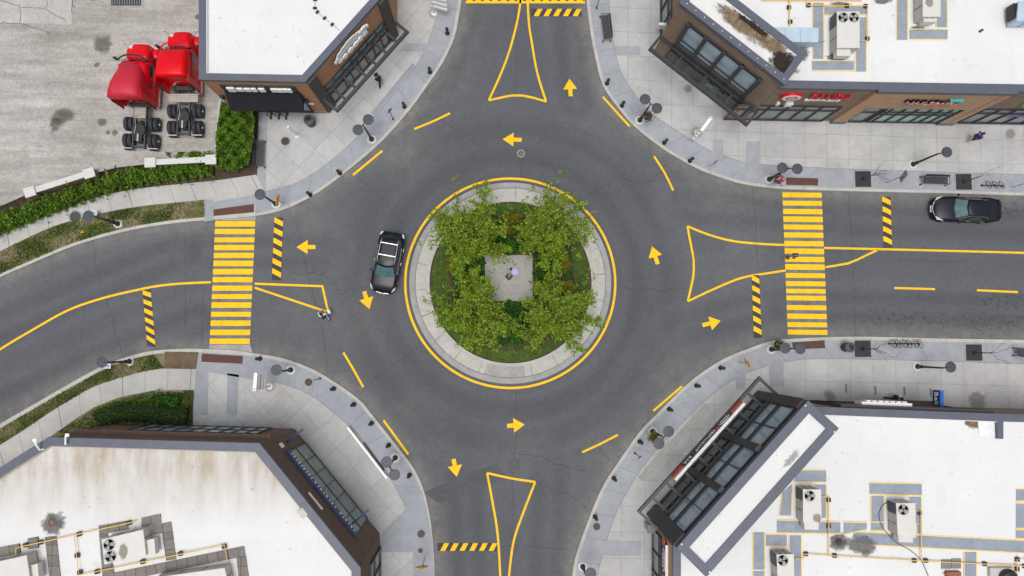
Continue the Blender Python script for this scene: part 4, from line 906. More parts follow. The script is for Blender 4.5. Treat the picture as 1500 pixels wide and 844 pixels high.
# ---------------------------------------------------------------- stacked white direction signs
def waysign(px,d,label,red=False,n=4):
    b=at(*px,.12); e=thing('direction_sign',(b.x,b.y,.12),label,'direction sign',group='white stacked direction signs')
    mb=MB(); mb.lathe([(.42,.10),(.42,.135),(.40,.14)],(b.x,b.y,0),24); obj('footing_ring',mb,plain('buff_footing',(.36,.32,.26,1),.8),e)
    mb=MB(); mb.lathe([(.22,.14),(.22,.2),(.10,.24),(.09,3.62),(.05,3.65)],(b.x,b.y,0),14); obj('post',mb,m_white,e)
    d=Vector((d[0],-d[1],0)).normalized(); rz=math.atan2(d.y,d.x); L=1.25
    for i in range(n):
        z=3.45-.70*(n-1-i); c=Vector((b.x,b.y,z))+d*(L/2-.14); k=MB(); k.bbox(c,(L,.20 if i<n-1 else .24,.34),.03,rz); bl=obj('sign_blade',k,m_white,e)
        if red and i in (n-2,):
            k=MB()
            for j in range(6):
                k.box(c+d*(-.45+j*.17)+Vector((-d.y,d.x,0))*(-.105),(.10,.03,.16),rz)
            obj('red_lettering',k,plain('red_sign_lettering',(.45,.02,.04,1),.5),bl)
    k=MB(); k.lathe([(.05,3.63),(.05,3.68)],(b.x,b.y,0),10); obj('post_cap',k,m_steel,e)
waysign((395,566),(1.5,-24),'stacked white direction sign with red lettering near the lower left crosswalk',True)
waysign((1021,194),(-13,17),'white direction sign seen end on beside the blue window shop')
waysign((636,19.5),(22,6),'stacked white direction sign at the top edge above the script sign shop',n=4)
c=at(434.5,199,.127); e=thing('leaning_post',c,'slim white post with round foot on the cream paving near the brown manhole','post'); mb=MB(); mb.lathe([(.17,0),(.17,.06),(.1,.12)],(0,0,0),14); obj('foot',mb,m_white,e,local=True); mb=MB(); mb.tube([(0,0,.1),(0,0,2.3)],[.085,.07],10); obj('shaft',mb,m_white,e,local=True)
# white handrail (long low bench beam)
A,B=at(509,626,.6),at(567,701,.6); d=(B-A).normalized(); e=thing('handrail',(A+B)/2-Vector((0,0,.47)),'long straight white handrail slanting beside the twin disc lamp','handrail')
mb=MB(); rz=math.atan2(d.y,d.x); mb.bbox((A+B)/2,((B-A).length,.16,.12),.02,rz); obj('rail',mb,m_white,e)
for i in range(6):
    mb=MB(); p=A.lerp(B,(i+.5)/6); mb.box((p.x,p.y,.33),(.05,.05,.42),rz); obj('post',mb,m_steel,e)
mb=MB(); mb.band([at(533,648,.13),at(548,669,.13),at(563,689,.13)],.14,.142); obj('rail_shadow_strip',mb,m_black,kind=ST)  # black strip paints the shadow gap beside the rail onto the paving
# ---------------------------------------------------------------- signs on posts
def post_sign(px,h,label,plates,m=m_steel,cat='road sign',r=.03):
    b=at(*px,.127); e=thing('road_sign',b,label,cat); mb=MB(); mb.lathe([(.09,0),(.09,.03),(r,.05),(r,h)],(0,0,0),8); obj('post',mb,m,e,local=True)
    for (z,w,hh,ang,mat,dia) in plates:
        mb=MB(); M=Matrix.Rotation(ang,3,'Z')
        if dia: mb.prism([(w/2,0),(0,w/2),(-w/2,0),(0,-w/2)],-.012,.012)
        else: mb.box((0,0,0),(w,hh,.024))
        T=M@Matrix.Rotation(PI/2,3,'X'); mb.v=[tuple(T@Vector(v)+Vector((0,0,z))+M@Vector((0,-.045,0))) for v in mb.v]; obj('sign_plate',mb,mat,e,local=True)
    return e
m_yplate=plain('yellow_sign_plate',lin(235,170,20),.5); m_gplate=plain('grey_sign_back',(.22,.225,.23,1),.5,.2)
post_sign((1296.5,268.5),2.6,'grey back of a diamond sign on a post beside the bare sapling',[(2.45,1.1,0,1.15,m_gplate,True)])
e=post_sign((1082,531),1.9,'yellow diamond walking person sign on the slate border by the glass canopy shop',[(1.75,1.0,0,2.05,m_yplate,True)])
mb=MB(); M=Matrix.Rotation(2.05,3,'Z'); mb.box((0,-.065,1.85),(.08,.02,.1)); mb.box((0,-.065,1.7),(.1,.02,.18)); mb.box((-.05,-.065,1.52),(.05,.02,.2)); mb.box((.06,-.065,1.52),(.05,.02,.2)); mb.v=[tuple(M@Vector(v)) for v in mb.v]; obj('walking_symbol',mb,m_black,e,local=True)
e=post_sign((416,299),2.0,'thin yellow diamond sign beside the single disc lamp at the upper left crosswalk',[(1.8,.95,0,1.35,m_yplate,True)])
e=post_sign((622,818),2.2,'yellow diamond sign on the slate border at the bottom street',[(1.9,1.0,0,.05,m_yplate,True)])
post_sign((1038,245),2.2,'thin grey sign seen edge on below the white direction sign',[(1.9,.5,.7,-.75+PI/2,m_gplate,False)])
post_sign((576,175),2.4,'thin dark sign post on the slate border between two bollards near the script sign shop',[(2.2,.4,.3,.9,m_dark,False)],m_dark)
post_sign((930,664),1.9,'slim dark sign post near the olive plant basket',[(1.7,.3,.25,.7,m_dark,False)],m_dark,r=.025)
post_sign((469,554.5),1.6,'slim dark sign post beside a manhole on the lower left border',[(1.5,.45,.2,.1,m_dark,False)],m_dark,r=.025)
post_sign((874,12),2.2,'thin dark sign post on the border at the top street above the bench',[(2.0,.35,.4,1.2,m_dark,False)],m_dark)
post_sign((1481,275),2.2,'grey sign post at the right edge past the three ring bike rack',[(2.0,.45,.5,.5,m_gplate,False)])
e=post_sign((1153.5,377.5),1.75,'refuge sign with crossed grey plates standing on the right hand crosswalk',[(1.05,.42,.5,PI/2+.1,m_gplate,False),(1.6,.62,.3,.1,m_gplate,False),(1.6,.3,.62,PI/2+.1,m_gplate,False)])
mb=MB(); mb.bbox((0,0,.05),(.26,.26,.12),.02); obj('foot_block',mb,m_tact,e,local=True)
for px,rz,lab in (((143,314),.1,'small pale plate lying on the grass under the lamp on the upper verge'),((163,536),0,'small pale plate lying on the grass under the lamp on the lower verge')):
    c=at(*px,.14); e=thing('notice_board',c,lab,'notice board',rz=rz); mb=MB(); mb.box((0,0,.55),(.48,.36,.03)); obj('board',mb,plain('pale_blue_notice',(.5,.54,.62,1),.6),e,local=True); mb=MB(); mb.box((0,0,.27),(.05,.05,.54)); obj('stake',mb,m_steel,e,local=True)
    mb=MB(); mb.box((0,.03,.567),(.3,.05,.006)); mb.box((.02,-.05,.567),(.24,.04,.006)); obj('lettering',mb,plain('slate_lettering',(.15,.18,.28,1),.6),e,local=True)
# ---------------------------------------------------------------- manholes and grates
def manhole(px,r,m,z,label):
    c=at(*px,z); e=thing('manhole_cover',(c.x,c.y,z),label,'manhole cover',group='manhole covers'); mb=MB(); mb.lathe([(r*1.25,0),(r*1.25,.012),(r*1.02,.013)],(0,0,0),24); obj('frame',mb,m_gutter,e,local=True)
    mb=MB(); mb.lathe([(r,.005),(r,.022),(r*.96,.024)],(0,0,0),24); obj('lid',mb,m,e,local=True); mb=MB()
    for k in (.3,.55,.8): mb.band([Vector((r*k*math.cos(2*PI*i/20),r*k*math.sin(2*PI*i/20),0)) for i in range(20)],.02,.028,True)
    obj('lid_ribs',mb,m_black,e,local=True)
manhole((418,207),.30,m_iron,.136,'rusty manhole cover on the cream paving near the slim white post'); manhole((452,560),.27,m_iron,.136,'rusty manhole cover on the slate border by the lower left sign post')
manhole((617,782),.27,m_iron,.14,'larger rusty manhole cover on the slate area at the bottom street'); manhole((616,806.5),.17,m_iron,.14,'small rusty manhole cover just below the larger one at the bottom street')
manhole((874,771.5),.26,m_iron,.136,'rusty manhole cover beside the last bollard near the bottom edge'); manhole((110.5,318),.40,plain('brown_iron_lid',(.085,.07,.068,1),.8,0,.2,6),.138,'large brown manhole cover on the footpath beside the lamp head'); manhole((763,225),.24,plain('worn_grey_iron',(.16,.16,.165,1),.8,0,.2,6),.002,'grey manhole cover in the asphalt above the island')
c=at(753,680,.002); e=thing('storm_grate',c,'square storm drain grate in the asphalt at the bottom street','storm drain'); mb=MB(); mb.box((0,0,.006),(.68,.72,.012)); obj('frame',mb,plain('dark_grate_iron',(.075,.075,.08,1),.8,0,.2,6),e,local=True); mb=MB()
for i in range(3):
    for j in range(4): mb.box((-.17+i*.17,-.22+j*.15,.014),(.12,.10,.006))
obj('slots',mb,m_black,e,local=True)
for (x,y) in ((430,168),):
    pass
# ---------------------------------------------------------------- cars
def rrect(w,n=0): return w
def carbody(secs):
    # secs: x, halfwidth, z_bottom, z_shoulder, z_top
    rings=[]
    for x,w,zb,zs,zt in secs:
        half=[(0,zt),(w*.45,zt-.006),(w*.74,zt-.03),(w*.92,(zs+zt)/2+.0),(w*.99,zs-.06),(w,zs-.2),(w*.985,zb+.12),(w*.93,zb)]
        ring=[Vector((x,-y,z)) for y,z in reversed(half)]+[Vector((x,y,z)) for y,z in half[1:]]
        rings.append(ring)
    return rings
def wheel(e,x,y,r,wd,side,m_rim):
    mb=MB(); mb.lathe([(r*.62,-wd/2),(r*.92,-wd/2),(r,-wd/2+.03),(r,wd/2-.03),(r*.92,wd/2),(r*.62,wd/2)],(x,y,r),24,'Y'); w=obj('wheel',mb,m_rubber,e,local=True)
    mb=MB(); s=side*wd/2; mb.lathe([(r*.62,s*.75),(r*.60,s*1.02),(r*.5,s*.8),(r*.15,s*.85),(r*.12,s*.98)],(x,y,r),20,'Y')
    for k in range(5):
        a=2*PI*k/5; mb.box((x+math.cos(a)*r*.34,y+s*.95,r+math.sin(a)*r*.34),(r*.5,.03,.07),mat=Matrix.Rotation(-a,3,'Y'))
    obj('rim',mb,m_rim,w,local=True)
def car(front,rear,L,label,kind):
    fz=.55; A,B=at(*front,fz),at(*rear,fz); c=(A+B)/2; d=(A-B).normalized(); rz=math.atan2(d.y,d.x); suv=kind=='suv'
    e=thing('car',(c.x,c.y,.008),label,'car',rz=rz)
    P=m_cgrey if suv else m_cpaint; h=L/2; hw=.93 if not suv else .95
    if suv: secs=[(h,.55,.35,.62,.66),(h-.06,.70,.26,.74,.80),(h-.25,.84,.22,.86,.95),(h-.6,.92,.22,.93,1.02),(h-1.1,.945,.22,.96,1.07),(h-1.45,hw,.22,.99,1.09),(.2,hw,.22,1.0,1.06),(-h+.9,hw,.22,1.03,1.08),(-h+.35,.90,.24,1.02,1.08),(-h+.1,.82,.28,.98,1.04),(-h,.70,.36,.86,.9)]
    else: secs=[(h,.42,.30,.52,.56),(h-.05,.62,.22,.60,.66),(h-.22,.80,.18,.68,.76),(h-.55,.90,.17,.76,.86),(h-1.0,.925,.17,.82,.93),(h-1.45,hw,.17,.87,.98),(.2,hw,.17,.90,.96),(-h+1.1,hw,.17,.93,1.02),(-h+.6,.90,.18,.93,1.05),(-h+.15,.80,.22,.92,1.03),(-h+.03,.70,.28,.88,.98),(-h,.6,.36,.80,.88)]
    mb=MB(); mb.smooth=True; mb.loft(carbody(secs)); bo=obj('body',mb,P,e,local=True)
    # greenhouse
    if suv: base=[(.95,.80),(.55,.86),(-1.2,.85),(-h+.30,.72)]; roof=[(.28,.62),(-.1,.68),(-1.3,.66),(-h+.62,.60)]; zb,zr=1.03,1.62
    else: base=[(.92,.78),(.5,.84),(-.9,.83),(-h+.72,.68)]; roof=[(.20,.58),(-.05,.62),(-.9,.60),(-1.28,.55)]; zb,zr=.93,1.42
    def poly(pts,z,bow=.10): return [Vector((x,y,z)) for x,y in pts]+[Vector((pts[-1][0]-bow,0,z))]+[Vector((x,-y,z)) for x,y in reversed(pts)]+[Vector((pts[0][0]+bow*1.4,0,z))]
    Bp,Rp=poly(base,zb,.14),poly(roof,zr-.03,.08); n=len(Bp)
    mb=MB(); mb.loft([Bp,Rp],caps=True); obj('cabin_pillars',mb,m_black if not suv else m_black,e,local=True)
    def pane(i,j,name,m,ins=.07,o=.012):
        a,b,c2,d2=Bp[i],Bp[j],Rp[j],Rp[i]; cc=(a+b+c2+d2)/4; nn=(b-a).cross(d2-a).normalized()
        if nn.dot(cc-Vector((-.3,0,1.0)))<0: nn=-nn
        mbq=MB(); q=[p.lerp(cc,ins)+nn*o for p in (a,b,c2,d2)]; mbq.add(q,[(0,1,2,3)]); return obj(name,mbq,m,e,local=True)
    # windscreen is the two quads at the front sharing the centre vertex n-1
    def screen(i,k,j,name,m,o=.014,ins=.06):
        bot=[Bp[i],Bp[k],Bp[j]]; top=[Rp[i],Rp[k],Rp[j]]; cc=sum(bot+top,Vector())/6; rows=[]
        for t in (.05,.35,.65,.95):
            row=[]
            for u in [q/8 for q in range(9)]:
                w=.04+.92*u; bp=bot[0]*((1-w)**2)+(bot[1]*2-(bot[0]+bot[2])*.5)*2*w*(1-w)*.5*2*.5+bot[2]*(w*w) if False else (bot[0].lerp(bot[1],2*w) if w<.5 else bot[1].lerp(bot[2],2*w-1)); tp=(top[0].lerp(top[1],2*w) if w<.5 else top[1].lerp(top[2],2*w-1))
                p=bp.lerp(tp,t); p=p+(p-Vector((-.3 if name=='windscreen' else .2,p.y*.9,p.z-.35))).normalized()*o; row.append(p)
            rows.append(row)
        mbq=MB(); mbq.loft(rows,closed=False,caps=False); return obj(name,mbq,m,e,local=True,smooth=True)
    screen(0,n-1,n-2,'windscreen',m_wind,.02); screen(3,4,5,'rear_window',m_glass,.02)
    for s in (0,1):
        a=(0,1,2,3) if s==0 else (n-2,n-3,n-4,n-5)
        for q in range(3): pane(a[q],a[q+1],'side_window',m_glass)
    # roof panel
    rings=[]
    for k,(ins,zz) in enumerate(((1.03,zr-.04),(1.0,zr),(.9,zr+.035),(.55,zr+.055),(.05,zr+.06))):
        cx=sum(p.x for p in Rp)/n; rings.append([Vector((cx+(p.x-cx)*ins,p.y*ins,zz)) for p in Rp])
    mb=MB(); mb.smooth=True; mb.loft(rings); obj('roof',mb,P,e,local=True)
    if suv:
        for s in (-1,1):
            mb=MB(); mb.tube([(.1,s*.60,zr+.03),(-.1,s*.63,zr+.11),(-1.4,s*.61,zr+.11),(-1.6,s*.58,zr+.03)],.025,6); obj('roof_rail',mb,m_steel,e,local=True)
        for x in (-.42,-1.28):
            mb=MB(); mb.bbox((x,0,zr+.13),(.07,1.22,.035),.012); obj('roof_bar',mb,m_chrome,e,local=True)
        mb=MB(); mb.band([Vector((.02,.45,0)),Vector((-.3,.45,0))],.02,0); 
        mb=MB(); mb.box((-.85,0,zr+.064),(.62,.84,.012)); obj('sunroof',mb,m_cpaint,e,local=True)
    # lights, grille, plates
    for s in (-1,1):
        mb=MB()
        if suv: P1=[Vector((h-.30,s*.86,.86)),Vector((h-.55,s*.925,.90)),Vector((h-.40,s*.80,.95)),Vector((h-.12,s*.66,.86))]
        else: P1=[Vector((h-.30,s*.83,.66)),Vector((h-.72,s*.92,.80)),Vector((h-.60,s*.86,.855)),Vector((h-.12,s*.56,.70))]
        nn=Vector((.012,s*.012,.03)); mb.hexa([p-nn for p in P1],[p+nn for p in P1]); obj('headlight',mb,m_lens,e,local=True)
        mb=MB()
        if suv: P1=[Vector((-h+.05,s*.80,1.02)),Vector((-h+.32,s*.90,1.02)),Vector((-h+.30,s*.80,1.10)),Vector((-h+.04,s*.66,1.03))]
        else: P1=[Vector((-h+.02,s*.72,.90)),Vector((-h+.22,s*.83,.92)),Vector((-h+.2,s*.78,.99)),Vector((-h+.02,s*.55,.93))]
        mb.hexa([p-nn for p in P1],[p+nn for p in P1]); obj('taillight',mb,m_tail if not suv else m_lens,e,local=True)
        mb=MB(); mb.bbox((.72,s*1.04,1.05 if suv else .97),(.14,.20,.13),.04); mb.tube([(.74,s*.86,1.02 if suv else .94),(.72,s*1.0,1.03 if suv else .95)],.025,6); obj('mirror',mb,P,e,local=True)
        mb=MB(); 
        for x in (-.05,-1.05): mb.box((x,s*(hw+.005),.82),(.2,.02,.03))
        obj('door_handle',mb,m_chrome,e,local=True)
        mb=MB(); mb.tube([(.75,s*(base[0][1]+.045),zb+.01),(.4,s*.885,zb+.02),(-1.2,s*.875,zb+.02)],.012,5)
        if not suv: mb.tube([(.70,s*.80,zb+.03),(.12,s*.64,zr-.05),(-.9,s*.63,zr-.05),(-1.45,s*.70,zb+.14)],.013,5)
        obj('chrome_trim',mb,m_chrome,e,local=True)
    mb=MB()
    if suv:
        mb.box((h-.03,-.27,.62),(.08,.34,.09)); mb.box((h-.03,.27,.62),(.08,.34,.09))
    else:
        mb.tube([(h-.10,-.52,.70),(h+.0,-.25,.66),(h+.025,0,.64),(h+.0,.25,.66),(h-.10,.52,.70)],.035,6)
    obj('grille_trim',mb,m_chrome,e,local=True)
    mb=MB(); mb.box((h+.02,.0,.45),(.03,.5,.13),mat=Matrix.Rotation(-.5,3,'Y')); obj('licence_plate',mb,m_white,e,local=True)
    mb=MB()
    for yy in (-.3,.1): mb.tube([(.98,yy+.35,zb+.06),(.62,yy,zb+.27)],.012,5)
    obj('wiper',mb,m_black,e,local=True)
    r=.35 if suv else .33
    for x in (h-.92,-h+.98):
        for s in (-1,1): wheel(e,x,s*(hw-.12),r,.24,s,m_steel)
    if suv:
        mb=MB(); mb.box((-h-.02,-.05,.62),(.1,.5,.06)); mb.box((-h-.12,.14,.8),(.2,.06,.3)); obj('hitch_mount',mb,m_black,e,local=True)
    else:
        mb=MB(); mb.bbox((-h+.12,0,1.045),(.16,1.2,.03),.012); obj('boot_lip',mb,P,e,local=True)
    return e
car((560.5,427),(576.5,344),4.42,'black crossover with silver roof bars driving past the central island','suv')
car((1361,305.5),(1465,309.5),4.95,'black sedan parked at the kerb on the right street','sedan')
# ---------------------------------------------------------------- red tractor units
def truck(px,ang,label,hi,xs):
    c=at(*px,.14); e=thing('tractor_truck',(c.x,c.y,.14),label,'truck',rz=ang,group='red tractor trucks in the gravel yard')
    x_ws,x_sl,x_h=xs   # windscreen base, sleeper rear, hood front
    O=lambda n,mb,m,p=None,**k: obj(n,mb,m,p or e,local=True,**k)
    mb=MB()
    for s in (-1,1): mb.box(((x_ws-.1)/2+.05,s*.42,.86),(x_ws+.1,.10,.24))
    for x in (.1,.95,1.6,2.35,3.4,4.6): mb.box((x,0,.84),(.12,.78,.2))
    O('chassis_frame',mb,plain('dark_grey_chassis',(.045,.05,.065,1),.6,0,.3,6))
    mb=MB()
    for s in (-1,1): mb.box((.02,s*.82,.70),(.06,.86,.09))
    O('mudflap_bar',mb,m_chrome)
    for s in (-1,1):
        mb=MB(); mb.box((-.02,s*.9,.42),(.02,.62,.5)); O('mudflap',mb,m_rubber)
    # axles, drive gear
    for xa in (.62,1.85):
        mb=MB(); mb.tube([(xa,-.9,.52),(xa,.9,.52)],.08,8); mb.ball((xa,0,.56),.26,8); O('axle',mb,m_dark)
        for s in (-1,1):
            for k,yo in enumerate((1.06,.72)):
                mb=MB(); y=s*yo; r=.51; wd=.28
                mb.lathe([(r*.58,-wd/2),(r*.9,-wd/2),(r,-wd/2+.04),(r*1.0,-.05),(r*.985,-.045),(r*.985,.045),(r,.05),(r,wd/2-.04),(r*.9,wd/2),(r*.58,wd/2)],(xa,y,r),28,'Y'); w=obj('wheel',mb,m_rubber,e,local=True)
                mb=MB(); q=s*wd/2; mb.lathe([(r*.6,q*.9),(r*.56,q*1.03),(r*.45,q*.55),(r*.22,q*.6),(r*.2,q*1.15),(r*.05,q*1.2)],(xa,y,r),20,'Y'); obj('rim',mb,m_chrome,w,local=True)
    mb=MB(); mb.lathe([(.50,.98),(.50,1.10),(.46,1.13),(.12,1.13)],(1.28,0,0),24); mb.box((.75,0,1.05),(.5,.5,.1)); O('fifth_wheel',mb,m_black)
    mb=MB(); mb.box((.7,0,1.14),(.55,.12,.04)); mb.tube([(1.0,.3,1.1),(1.5,.15,1.2),(1.9,.25,1.1),(2.3,.2,1.4)],.03,6); O('brake_hose',mb,m_steel)
    m_deck=plain('ribbed_aluminium_deck',(.42,.39,.34,1),.5,.3,.15,5)
    mb=MB()
    if hi:
        for i in range(8): mb.box((2.25+.17*i,0,1.0),(.14,.82,.05))
    else:
        for i in range(4): mb.box((2.45+.155*i,0,1.0),(.13,2.1,.05))
        for y in (-.35,.35): mb.box((2.68,y,1.03),(.66,.04,.03))
    O('deck_plate',mb,m_deck)
    for s in (-1,1):
        mb=MB(); mb.lathe([(.28,-.7),(.31,-.66),(.31,.66),(.28,.7)],(3.75,s*.86,.62),18,'X'); O('fuel_tank',mb,m_chrome)
        mb=MB(); mb.box((3.9,s*1.12,.7),(1.7,.06,.55)); O('side_skirt',mb,m_red)
    # sleeper and cab: loft along x, profile half width / height
    def prof(w,zb,zt,r):
        half=[(0,zt),(w-r*1.6,zt-.01),(w-r*.6,zt-.10*r/.3),(w-.05,zt-r),(w,zt-r*1.8),(w,zb+.1),(w-.04,zb)]
        return half
    def ring(x,w,zb,zt,r): 
        h_=prof(w,zb,zt,r); return [Vector((x,-y,z)) for y,z in reversed(h_)]+[Vector((x,y,z)) for y,z in h_[1:]]
    mb=MB(); mb.smooth=True
    cab_r=x_sl+.05
    rings=[ring(cab_r,1.10,.95,2.75,.25),ring(x_sl+1.0,1.10,.95,2.75,.25),ring(x_ws-.85,1.06,.95,2.72,.25),ring(x_ws-.5,1.02,.95,2.55,.3),ring(x_ws-.05,.95,.95,1.78,.2)]
    mb.loft(rings); O('cab',mb,m_red)
    mb=MB(); mb.smooth=True
    if hi:
        R_=[ring(x_sl-.42,1.16,2.9,3.78,.34),ring(x_sl-.05,1.15,2.6,3.86,.34),ring(x_sl+.6,1.10,2.6,3.80,.36),ring(x_sl+1.3,1.0,2.6,3.50,.40),ring(x_sl+1.8,.86,2.6,3.28,.40),ring(x_sl+2.15,.66,2.6,2.98,.3),ring(x_sl+2.3,.5,2.6,2.75,.2)]
    else:
        R_=[ring(x_sl-.06,1.12,2.5,3.46,.24),ring(x_sl+.10,1.12,2.5,3.52,.26),ring(x_sl+.9,1.08,2.5,3.44,.26),ring(x_sl+1.75,1.03,2.5,3.18,.24),ring(x_sl+2.05,1.0,2.45,2.85,.2)]
    mb.loft(R_); O('roof_fairing',mb,plain('matt_red_fairing',(.50,.012,.035,1),.55,0,.1,2) if hi else m_red)
    mb=MB(); zt=R_[0][len(R_[0])//2].z
    for s in (-1,1):
        mb.loft([[Vector((x_sl+.15,s*1.10,1.0)),Vector((x_sl+.15,s*1.14,1.0)),Vector((x_sl+.15,s*1.14,zt-.3)),Vector((x_sl+.15,s*1.10,zt-.3))],[Vector((x_sl-.42,s*1.14,1.0)),Vector((x_sl-.42,s*1.18,1.0)),Vector((x_sl-.42,s*1.18,zt-.35)),Vector((x_sl-.42,s*1.14,zt-.35))]])
    O('side_extender',mb,m_red)
    mb=MB()
    for s in (-1,1): mb.box((x_sl-.46,s*1.16,1.9),(.08,.05,1.9))
    O('rubber_edge',mb,m_rubber)
    mb=MB()
    for y,z in ((-.55,2.5),(.55,2.5),(0,2.0)): mb.box((x_sl-.02,y,z),(.04,.3,.03)); 
    for s in (-1,1): mb.box((x_sl-.01,s*.5,zt-.42),(.05,.22,.04))
    O('grab_handle',mb,m_chrome)
    # windscreen, side glass
    mb=MB(); mb.loft([[Vector((x_ws-.46+.02+(.10 if y==0 else 0),y,2.50)) for y in (-.86,-.45,0,.45,.86)],[Vector((x_ws-.02+(.10 if y==0 else .05 if abs(y)<.5 else 0),y,1.80)) for y in (-.9,-.45,0,.45,.9)]],closed=False,caps=False); O('windscreen',mb,m_glass)
    mb=MB(); mb.tube([(x_ws-.40,-1.02,2.66),(x_ws-.12,-.6,2.70),(x_ws-.02,0,2.71),(x_ws-.12,.6,2.70),(x_ws-.40,1.02,2.66)],.06,6); O('sun_visor',mb,m_black if hi else m_red)
    if not hi:
        mb=MB()
        for y in (-.5,-.25,0,.25,.5): mb.bbox((x_ws-.55,y,2.84),(.14,.1,.09),.02)
        O('roof_marker_lamp',mb,m_dark)
    for s in (-1,1):
        mb=MB(); mb.box((x_ws-.95,s*1.09,2.05),(.75,.03,.5)); O('side_window',mb,m_glass)
        mb=MB(); mb.box((x_sl+.9,s*1.11,2.1),(.35,.03,.35)); O('sleeper_window',mb,m_glass)
        mb=MB(); mb.tube([(x_ws-.35,s*1.0,2.35),(x_ws-.1,s*1.35,2.3),(x_ws-.12,s*1.42,1.85)],.03,6); mb.bbox((x_ws-.12,s*1.45,2.05),(.14,.22,.48),.05); O('wing_mirror',mb,m_black)
        mb=MB(); mb.tube([(x_h-.25,s*.92,1.35),(x_h-.05,s*1.12,1.75)],.025,6); mb.bbox((x_h-.05,s*1.16,1.8),(.1,.24,.14),.03); O('hood_mirror',mb,m_chrome)
        # fenders and front wheels
        mb=MB(); mb.smooth=True; F_=[]
        for i in range(9):
            a=PI*(.02+.96*i/8); F_.append([Vector((x_h-.62+.66*math.cos(a),s*yy,.62+.62*math.sin(a)*zz)) for yy,zz in ((.70,1.0),(1.02,1.0),(1.14,.93),(1.14,.85))])
        mb.loft(F_,closed=False,caps=False); O('fender',mb,m_red)
        r=.51; xa=x_h-.62; y=s*1.0; mb=MB(); mb.lathe([(r*.58,-.15),(r*.9,-.15),(r,-.11),(r,.11),(r*.9,.15),(r*.58,.15)],(xa,y,r),24,'Y'); w=obj('wheel',mb,m_rubber,e,local=True)
        mb=MB(); mb.lathe([(r*.6,s*.14),(r*.4,s*.1),(r*.2,s*.2)],(xa,y,r),18,'Y'); obj('rim',mb,m_chrome,w,local=True)
        mb=MB(); mb.bbox((x_h-.1,s*.92,1.02),(.2,.28,.22),.05); O('headlight',mb,m_lens)
        mb=MB(); mb.box((x_ws-.9,s*1.16,.6),(.8,.14,.05)); O('step',mb,m_chrome)
    mb=MB(); mb.smooth=True
    mb.loft([ring(x_ws-.1,.86,.9,1.92,.2),ring(x_ws+.3,.82,.9,1.88,.22),ring(x_h-.5,.72,.9,1.78,.24),ring(x_h-.1,.65,.9,1.68,.24),ring(x_h,.58,.9,1.5,.2)]); O('hood',mb,m_red)
    mb=MB(); mb.box((x_h+.03,0,1.12),(.06,1.0,.6)); mb.box((x_h+.02,0,1.45),(.09,1.05,.05)); O('grille',mb,m_chrome)
    mb=MB(); mb.bbox((x_h+.1,0,.62),(.22,2.2,.32),.06); O('bumper',mb,m_chrome if not hi else m_white)
    mb=MB(); mb.box((x_sl-.22,0,1.1),(.3,1.2,.3)); mb.ball((x_sl-.25,.6,1.25),.16,8,(1,1,.8)); mb.ball((x_sl-.25,-.6,1.25),.16,8,(1,1,.8)); O('air_tank',mb,m_dark)
truck((211.5,221.5),PI/2-.025,'red tractor truck with a tall matt roof fairing, parked left in the gravel yard',True,(6.25,3.30,7.45))
truck((276,202.5),PI/2+.012,'red tractor truck with a lower glossy roof, parked beside the white roofed shop',False,(6.2,3.55,7.4))
# ---------------------------------------------------------------- people
m_skin=plain('skin',(.38,.22,.15,1),.6,0,.08); m_hair=plain('dark_hair',(.012,.010,.009,1),.6)
def skinned(name,J,E,parent,m,sub=1,label=None):
    bm=bmesh.new(); ly=bm.verts.layers.skin.new(); V={}
    for i,(k,(p,r)) in enumerate(J.items()):
        v=bm.verts.new(p); v[ly].radius=(r,r) if not isinstance(r,tuple) else r; v[ly].use_root=(i==0); V[k]=v
    for a,b in E: bm.edges.new((V[a],V[b]))
    me=bpy.data.meshes.new(name); bm.to_mesh(me); bm.free(); o=bpy.data.objects.new(name,me); COL.objects.link(o)
    o.modifiers.new('Skin','SKIN').use_smooth_shade=True; sb=o.modifiers.new('Sub','SUBSURF'); sb.levels=sub; sb.render_levels=sub
    dg=bpy.context.evaluated_depsgraph_get(); dg.update(); me2=bpy.data.meshes.new_from_object(o.evaluated_get(dg)); o.modifiers.clear(); o.data=me2; me2.name=name
    me2.materials.clear(); me2.materials.append(m); o.parent=parent
    return o
